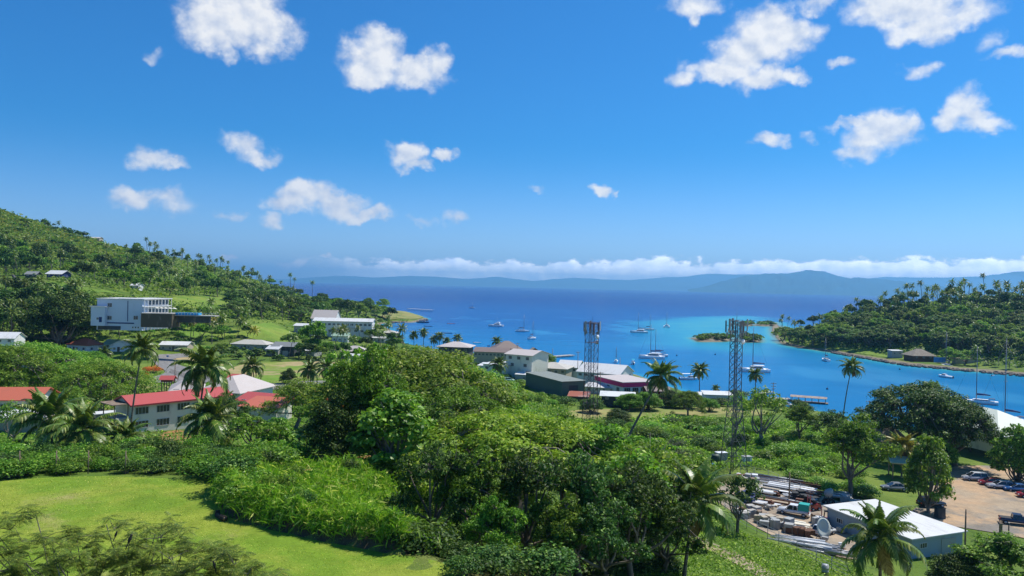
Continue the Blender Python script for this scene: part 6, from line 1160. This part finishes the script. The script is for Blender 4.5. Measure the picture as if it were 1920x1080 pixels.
one('broad_dark', 115, 600, 50, 'dense round tree left of the white hotel', D=330, wx=1.2)
one('rain_dark', 1725, 880, 160, 'great dark umbrella tree on the waterfront at the right', U, D=178, wx=1.05)
one('rain_dark', 1790, 880, 130, 'right hand half of the dark waterfront canopy tree', U, D=172, wx=.8)
one('bigleaf', 1745, 805, 92, 'bright topped tree rising above the great dark umbrella tree', D=205, wx=.7)
one('wild_bright', 1820, 850, 70, 'bright leaved tree at the right shoulder of the great dark umbrella tree', D=190, wx=.75)
one('wild_mid', 1600, 920, 145, 'leafy tree beside the green lane above the scrap yard', D=142, wx=.85)
one('wild_dark', 1560, 850, 80, 'green tree behind the leafy tree above the scrap yard', D=190, wx=1.2)
one('wild_mid', 1500, 840, 85, 'flat crowned tree behind the tall tower on the shore side', U, D=195, wx=1.0)
one('sparse', 1430, 830, 100, 'thin open tree just right of the tall tower', D=185, wx=1.15)
one('sparse', 1380, 820, 82, 'bare limbed tree behind the tall tower', D=195, wx=.9)
one('rain_mid', 1290, 781, 50, 'small spreading tree standing alone in the dry field', U, wx=.8)
one('bigleaf', 1740, 975, 160, 'open leafed tree at the car park corner', D=134, wx=.72)
one('bigleaf', 1770, 880, 60, 'small bright tree under the dark canopy tree', D=168, wx=1.0)
one('bigleaf_dark', 1905, 880, 84, 'large leaved tree at the right edge beside the cars', D=158, wx=.95)
one('wild_mid', 1890, 1120, 120, 'dense round tree in the bottom right corner', D=90, wx=1.5)
one('broad_dark', 1800, 1110, 75, 'dark bush like tree below the white shed roof', D=92, wx=1.3)
one('sparse_dark', 1383, 1000, 105, 'small dark tree at the near side of the scrap yard', D=113)
one('broad_mid', 1650, 1000, 50, 'small green tree behind the white roofed shed', D=140)
one('rain_mid', 690, 600, 42, 'rounded tree on the grassy point', U, D=900, wx=.6)
one('farbroad_olive', 718, 598, 36, 'olive tree standing on the grassy point', D=930, wx=.9)
one('broad_mid', 735, 700, 36, 'green tree in front of the harbour road', D=330)
one('broad_mid', 1020, 690, 28, 'green tree beside the tan roofed house', D=330, wx=1.2)
for i, (px, py, hp, lb) in enumerate(((1160, 800, 34, 'left of the leaning palm'), (1215, 770, 36, 'under the red balcony'), (1260, 765, 34, 'right of the red balcony'), (1330, 772, 26, 'below the grey shore shed'), (1110, 775, 30, 'behind the left tower foot'), (1180, 770, 34, 'in front of the white flat roof'))):
    one('broad_mid' if i % 2 else 'broad_dark', px, py, hp, 'low green tree ' + lb, D=None, wx=1.6)
# near palms:   px, py(base), crown px, crown py, D, scale
def palm(px, py, cx, cy, D, sc, label, seed, yellow=False, group=None, name='coconut_palm', cat='palm tree', curve=1.5):
    b = at_d(px, py, D); b.z = float(H(b.x, b.y)); c = at_d(cx, cy, D); h = c.z - b.z
    return near_palm(b, max(h, 1.5), c.x - b.x, 0, label, group, sc, curve, seed, yellow, name, cat=cat)
palm(366, 868, 386, 690, 118, 1.25, 'tall coconut palm rising in front of the long red roof', 1)
palm(242, 835, 266, 655, 138, 1.0, 'tall slim coconut palm at the left end of the cream classrooms', 2)
palm(478, 735, 474, 686, 225, 1.1, 'coconut palm with drooping crown at the edge of the sports field', 3)
palm(100, 852, 92, 785, 112, 1.35, 'short coconut palm in front of the left cream house', 4)
palm(152, 866, 156, 805, 104, 1.3, 'low arching coconut palm left of the bare slope', 5)
palm(236, 868, 236, 820, 108, .85, 'low coconut palm in front of the cream classrooms', 6)
palm(392, 866, 396, 785, 112, 1.3, 'dark leaning young palm beside the tall one', 7)
palm(583, 730, 581, 693, 240, 1.05, 'left palm of the close pair below the sports field', 8)
palm(612, 735, 613, 690, 235, 1.05, 'right palm of the close pair below the sports field', 9)
palm(196, 700, 196, 662, 300, .95, 'coconut palm in front of the green roofed house', 10)
palm(936, 718, 935, 683, 260, .95, 'coconut palm in front of the cream two storey house', 11)
palm(1162, 822, 1240, 705, 170, 1.2, 'strongly leaning coconut palm in the middle of the dry field', 12, curve=1.0)
palm(1311, 748, 1312, 694, 290, 1.05, 'coconut palm on the shore left of the tall tower', 13)
palm(1417, 765, 1416, 702, 250, .8, 'small coconut palm in front of the anchored catamaran', 14)
palm(1579, 815, 1597, 688, 228, .98, 'lone slender coconut palm against the blue water', 15, curve=1.4)
palm(1690, 905, 1692, 838, 160, 1.05, 'yellowing coconut palm under the great dark umbrella tree', 16, True)
palm(1651, 1130, 1650, 1008, 68, 1.0, 'big coconut palm in front of the white roofed shed', 17)
palm(1283, 1035, 1305, 938, 72, 1.12, 'coconut palm left of the scrap yard', 18)
palm(1340, 745, 1342, 728, 285, .5, 'tiny palm by the grey shore shed', 19)
palm(850, 626, 0, 0, 0, 0, '', 0) if False else None
for i, (px, py, cy, lb) in enumerate(((776, 652, 628, 'leftmost of the shore palms by the cove'), (794, 655, 623, 'tallest of the shore palms by the cove'), (814, 656, 636, 'middle of the shore palms by the cove'), (824, 655, 630, 'shore palm with a full crown by the white hip roof'), (838, 655, 640, 'shortest of the shore palms by the cove'), (858, 655, 634, 'last shore palm, just above the white hip roof'), (932, 664, 640, 'palm behind the dark roofed harbour house'), (750, 655, 634, 'palm behind the flat grey roof'), (660, 650, 634, 'palm in front of the long school block'), (685, 640, 630, 'palm at the right end of the long school block'))):
    D = 470 if i not in (6,) else 420
    palm(px, py, px, cy, D, .95, lb.replace('palm', 'coconut palm'), 30 + i)
for i, (px, py) in enumerate(((277, 478), (412, 510), (418, 512), (430, 516), (545, 548), (550, 550), (585, 560), (1596, 585), (1640, 580), (1658, 582), (1703, 578), (1778, 574), (1847, 566), (1468, 622), (1476, 625))):
    g = G(px, py)
    if g: farpalm(g, [19, 17, 15, 16, 22, 18, 20, 19, 17, 15, 18, 20, 22, 16, 15][i] * .9, 'coconut palm standing clear of the others ' + ('on the left skyline' if px < 700 else 'on the headland skyline'), 'tall palms breaking the skyline')
# bushes
B = 'among the hedge behind the lawn'
zone([(-10, 872), (200, 862), (400, 870), (410, 892), (300, 893), (180, 889), (60, 892), (-10, 902)], 37, 13, [(1, 'bush_mid', 1.0, 2.2), (.9, 'bush_dark', 1.0, 2.4), (.5, 'bush_bright', .9, 1.8)], 'in the hedge row behind the lawn')
zone([(-10, 845), (130, 850), (420, 850), (560, 850), (560, 872), (0, 872)], 44, 24, [(1, 'bush_mid', 1.2, 2.6), (.8, 'bush_dark', 1.2, 2.6), (.8, 'bush_bright', 1, 2.2)], 'under the palms below the cream classrooms', False)
zone([(410, 915), (470, 880), (560, 880), (560, 885), (440, 960)], 6, 26, [(1, 'bush_bright', 1, 1.6), (1, 'bush_mid', 1, 1.7)], 'at the corner of the tall grass bank')
zone([(700, 960), (860, 960), (1000, 1000), (1200, 1010), (1290, 1020), (1250, 1075), (1080, 1075), (900, 1058), (740, 1030)], 14, 48, [(1, 'bush_mid', 1.2, 2.6), (1.2, 'bush_dark', 1.2, 2.8), (.5, 'bush_bright', 1.8, 2.6)], 'on the dark bank under the thicket', False)
zone([(720, 850), (900, 850), (1100, 850), (1290, 860), (1330, 900), (1300, 960), (1100, 940), (800, 900)], 37, 36, [(1, 'bush_mid', 3, 5), (.8, 'bush_dark', 3, 5), (.6, 'bush_yellow', 2.5, 4)], 'in the middle thicket', False)
zone([(1040, 795), (1330, 790), (1450, 800), (1560, 830), (1500, 860), (1330, 870), (1050, 850)], 45, 28, [(1, 'bush_mid', 2, 3.6), (1.2, 'bush_bright', 1.8, 3.2), (.6, 'bush_dark', 2, 3.4)], 'in the green scrub around the two towers')
zone([(1060, 755), (1440, 748), (1560, 790), (1440, 768), (1060, 766)], 24, 18, [(1, 'bush_mid', 2.4, 4), (1, 'bush_dark', 2.4, 4)], 'along the far edge of the dry field')
zone([(1520, 860), (1600, 880), (1640, 950), (1600, 940), (1500, 905), (1460, 885)], 14, 24, [(1, 'bush_mid', 1.5, 2.8), (1, 'bush_bright', 1.2, 2.4)], 'between the scrap yard and the green lane')
zone([(930, 690), (985, 720), (1060, 750), (1050, 770), (960, 745), (920, 720)], 12, 18, [(1, 'bush_mid', 1.6, 3), (1, 'bush_bright', 1.4, 2.4)], 'on the slope below the cream two storey house')
zone([(180, 690), (300, 695), (290, 712), (180, 705)], 6, 20, [(1, 'bush_red', 1.8, 3)], 'beside the road near the green roofed house')
zone([(600, 742), (650, 745), (650, 770), (610, 770)], 3, 14, [(1, 'bush_red', 3, 4.5)], 'left of the tall large leaved tree', False)
zone([(220, 640), (560, 650), (620, 690), (570, 678), (430, 676), (380, 660), (230, 656)], 14, 22, [(1, 'farbush_mid', 2, 3.5), (1, 'farbush_dark', 2, 3.5)], 'between the houses along the road')
zone([(600, 590), (880, 640), (900, 700), (1040, 700), (1080, 740), (950, 700), (760, 690), (700, 650)], 18, 20, [(1, 'farbush_mid', 2, 3.5), (1, 'farbush_dark', 2, 3.5)], 'among the harbour houses')
# stuff
carpet('tall_grass', [[(400, 950), (404, 905), (420, 890), (480, 880), (560, 886), (700, 882), (800, 880), (860, 930), (900, 1000), (980, 1062), (820, 1046), (700, 1024), (540, 998), (430, 968)]], 34000, LEAF['grass'], 1.0, 2.5, 1.5, 'tall bright grass covering the bank beside the lawn', 0, False, -.2, .10, 5)
carpet('scrub', [[(1040, 790), (1330, 784), (1450, 795), (1560, 800), (1640, 850), (1600, 900), (1480, 885), (1400, 880), (1330, 885), (1200, 900), (1040, 860)]], 52000, LEAF['scrub'], 5, 2.0, 5, 'green creepers and weeds covering the ground around the towers', seed=8)
carpet('scrub', [[(1230, 1000), (1330, 940), (1390, 1000), (1480, 1030), (1600, 1060), (1650, 1090), (1200, 1090)]], 26000, LEAF['scrub'], 5, .55, 3, 'rough grass on the slope in front of the scrap yard', seed=9)
carpet('scrub', [[(-10, 700), (560, 700), (760, 700), (1060, 760), (1060, 860), (700, 870), (-10, 880)]], 60000, LEAF['mid'], 5, 1.0, 4, 'weeds and creepers on the ground between the houses', seed=10)
carpet('scrub', [[(420, 560), (760, 600), (900, 660), (1080, 700), (1080, 770), (700, 700), (400, 640), (0, 700), (0, 600)]], 18000, LEAF['mid'], 5, 1.0, 4, 'low greenery between the far town houses', seed=11)
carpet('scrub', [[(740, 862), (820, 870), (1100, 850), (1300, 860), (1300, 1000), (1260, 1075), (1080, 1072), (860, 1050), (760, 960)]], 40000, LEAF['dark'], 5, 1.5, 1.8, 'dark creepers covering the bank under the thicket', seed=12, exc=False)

# feathery tree in the foreground, seen from above
def mimosa():
    r = np.random.default_rng(5)
    def leaf():
        V = []; Fq = []; L = .50; n = 9
        for i in range(n):
            t = .12 + .86 * i / (n - 1); x = L * t; z = -.10 * t * t * L * 2
            ll = .17 * math.sin(min(1, t * .95 + .12) * math.pi) ** .5
            for s in (-1, 1):
                for j in range(3):      # pinna broken into three little fans so that light shows between
                    a = j / 3; b = a + .27; w = .016; dx = .35
                    p0 = np.array([x + dx * ll * a, s * ll * a, z - .25 * ll * a * a]); p1 = np.array([x + dx * ll * b, s * ll * b, z - .25 * ll * b * b]); k = len(V)
                    V += [p0 - [w, 0, 0], p0 + [w, 0, .004], p1 + [w * .8, 0, .004], p1 - [w * .8, 0, 0]]; Fq.append((k, k + 1, k + 2, k + 3))
        k = len(V); V += [np.array([0, -.006, 0]), np.array([0, .006, 0]), np.array([L, .003, -.09]), np.array([L, -.003, -.09])]; Fq.append((k, k + 1, k + 2, k + 3))
        return np.array(V), np.array(Fq)
    LV, LF = leaf(); LV = LV * .92; c0 = at_d(255, 1090, 25.0); gz = float(H(c0.x, c0.y)); tr = MB(); base = np.array([0, 0, 0.]); hz0 = c0.z - gz; VV = []; FF = []; b = 0
    top = np.array([.2, .1, hz0 * .55]); limb(tr, base - [0, 0, .5], top, .22, .15, r, 0, 5, 8); tips = []
    want = [(306, 982), (20, 985), (60, 965), (75, 1005), (110, 1012), (150, 998), (215, 985), (225, 1012), (165, 1020), (20, 1030), (60, 1045), (120, 1045), (190, 1040), (245, 1030), (285, 1022), (300, 1000), (340, 1010), (320, 1040), (365, 1030), (400, 1045), (440, 1050), (415, 1025), (270, 1055), (350, 1065), (470, 1068), (500, 1078), (230, 1065), (150, 1070), (90, 1075), (380, 1075), (430, 1080), (300, 1085), (200, 1090), (30, 1078), (-20, 1010), (-30, 1050), (340, 1100), (480, 1100), (130, 1105), (260, 1110), (420, 1110), (180, 1058), (225, 1045), (300, 1062), (265, 1080), (330, 1075), (355, 1055), (405, 1070), (450, 1078), (485, 1090), (160, 1090), (110, 1062), (60, 1092), (0, 1062), (-10, 1095), (510, 1095), (350, 1090)]
    mains = [(-3.2, .4), (-1.2, 1.2), (1.0, 1.0), (2.8, .2), (-2.2, -1.0), (.6, -1.2), (3.6, -.8)]; me_ = []
    for mx, my in mains: e = np.array([mx * .62, my, hz0 * .83 - abs(mx) * .12]); limb(tr, top, e, .11, .06, r, .05, 6, 6); me_.append(e)
    for i, (px, py) in enumerate(want):
        D = 25.0 + (1090 - py) * .018 + r.normal() * .5; q = at_d(px, py, D); p = np.array([q.x - c0.x, q.y - c0.y, q.z - gz]); m_ = min(me_, key=lambda e: np.linalg.norm((e - p)[:2])); limb(tr, m_, p - [0, 0, .12], .045, .014, r, .10, 5, 5)
        for sub in range(5):
            pp_ = p + r.normal(size=3) * [.36, .36, .13]; limb(tr, p - [0, 0, .15], pp_, .014, .007, r, 0, 2, 3)
            for k in range(9):
                a = k * 2.4 + r.random(); tilt = r.normal() * .22 - (.45 if k < 4 else .05); s = r.uniform(.65, 1.1); V = LV * s; ct, st = math.cos(tilt), math.sin(tilt); V = V @ np.array([[ct, 0, st], [0, 1, 0], [-st, 0, ct]]); V = rotz(V, a) + pp_ + [0, 0, k * .012]; VV.append(V); FF.append(LF + b); b += len(V)
    t = thing('mimosa_tree', 'feathery leaved tree in the bottom left corner, seen from above', 'tree', (c0.x, c0.y, gz)); tr.build('trunk', PALEBARK, t); link('crown', npmesh('crown', np.concatenate(VV), np.concatenate(FF), LEAF['mimosa']), t)
mimosa()
BF = mat('bird_feathers', (.018, .014, .012), .6)
for px, py, sc_, lb in ((217, 1003, .8, 'small dark bird perched on the left tuft of the feathery tree'), (243, 1012, 1.1, 'larger dark bird perched upright on the feathery tree'), (402, 1060, .9, 'dark bird perched low on the right side of the feathery tree')):
    q = at_d(px, py, 24.6); t = thing('bird', lb, 'bird', q, random.uniform(0, 3), None, sc_)
    MB().lathe([(.004, -.17), (.018, -.10), (.042, -.03), (.05, .03), (.038, .08), (.026, .105), (.033, .125), (.03, .15), (.01, .165)], 10, rot=Matrix.Rotation(.35, 3, 'Y')).build('body', BF, t); MB().lathe([(.010, 0), (.001, .035)], 6, (.085, 0, .13), rot=Matrix.Rotation(1.6, 3, 'Y')).build('beak', mat('beak', (.5, .33, .03), .5), t)
    MB().tube([(-.05, 0, -.13), (-.10, 0, -.27)], [.02, .012], 5).build('tail', BF, t); [MB().tube([(0, s * .02, -.03), (.01, s * .02, -.12)], .004, 4).build('leg', BF, t) for s in (-1, 1)]

zone([(-10, 590), (160, 600), (170, 640), (-10, 640)], 1, 30, [(1, 'palm', 8, 12)], 'in the dark grove left of the white hotel')

carpet('scrub', [[(930, 690), (985, 715), (1060, 750), (1080, 800), (1000, 810), (930, 770), (915, 710)]], 7000, LEAF['scrub'], 5, .8, 4, 'rough bright grass on the slope below the green steel shed', seed=14)

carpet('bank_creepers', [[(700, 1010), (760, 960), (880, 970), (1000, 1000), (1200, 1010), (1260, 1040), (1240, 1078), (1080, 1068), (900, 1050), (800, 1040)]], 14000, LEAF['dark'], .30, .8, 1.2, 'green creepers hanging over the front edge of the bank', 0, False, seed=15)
for i, (px, py, h, D, w) in enumerate(((560, 830, 4, 118, 'left of the tall large leaved tree'), (540, 862, 3.4, 104, 'beside the earth track'), (1292, 812, 3.6, None, 'below the leaning palm, left of a pair'), (1308, 815, 3.4, None, 'below the leaning palm, right of a pair'), (1245, 800, 3.2, None, 'on the edge of the dry field'), (1190, 812, 3.0, None, 'near the foot of the left tower'), (1530, 880, 3, None, 'behind the scrap yard fence'), (1350, 830, 3, None, 'just left of the tall tower'), (930, 1035, 3.2, 60, 'on the dark bank at the front'), (600, 850, 3.4, 96, 'under the red flowering tree'))):
    banana(px, py, h, 'banana plant with broad arching leaves ' + w, D)
ft = one('broad_dark', 632, 868, 118, 'red flowering tree at the left edge of the tall large leaved tree', D=92, wx=.8)
rr_ = np.random.default_rng(3); Pf = []; Nf = []
for k in range(34):
    a = rr_.random() * 6.28; q = math.sqrt(rr_.random()) * 4.2; p, n_ = clump(rr_, (math.cos(a) * q, math.sin(a) * q, 9.0 - .10 * q * q + rr_.normal() * .2), .35, 26, .7, .5); Pf.append(p); Nf.append(n_)
V, Fq = leafquads(np.concatenate(Pf), np.concatenate(Nf), .26, .6, rr_); link('blossom', npmesh('blossom', V, Fq, LEAF['red']), ft)

LWN = [(-160, 930), (60, 898), (180, 894), (300, 898), (402, 906), (408, 950), (426, 975), (540, 1006), (700, 1037), (800, 1050), (850, 1064), (875, 1082), (-200, 1085)]
carpet('lawn_grass', [LWN], 60000, leafmat('leaf_lawn', (.12, .21, .02), (.20, .27, .03), (.34, .33, .12), nscale=.25, var=.7), 2.0, .05, 2, 'short mown grass blades of the lawn', exc=False, upr=.2, asp=.35, seed=21)

FOOT = [(800, 1035), (860, 1030), (1000, 1035), (1150, 1040), (1260, 1045), (1280, 1085), (870, 1085), (850, 1060)]
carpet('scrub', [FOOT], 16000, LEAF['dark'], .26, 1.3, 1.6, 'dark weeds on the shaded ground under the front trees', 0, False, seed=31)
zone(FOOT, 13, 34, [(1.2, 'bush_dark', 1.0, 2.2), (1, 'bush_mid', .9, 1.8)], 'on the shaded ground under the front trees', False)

zone([(440, 905), (560, 890), (700, 890), (780, 930), (780, 1010), (640, 990), (480, 960)], 6, 60, [(1, 'bush_mid', 1.2, 2.0), (1, 'bush_dark', 1.4, 2.2)], 'growing out of the tall grass bank', False)
zone([(260, 612), (410, 612), (410, 622), (260, 620)], 10, 14, [(1, 'palmyel', 4.5, 6.5), (1, 'palm', 4.5, 7), (1, 'farbush_mid', 3, 4.5)], 'close under the hotel pool deck', False)

zone([(398, 900), (420, 872), (520, 872), (560, 884), (470, 890), (420, 905)], 9, 16, [(1, 'bush_mid', 1.4, 2.6), (1, 'bush_dark', 1.2, 2.4), (.6, 'bush_bright', 1.2, 2)], 'where the hedge meets the tall grass', False)
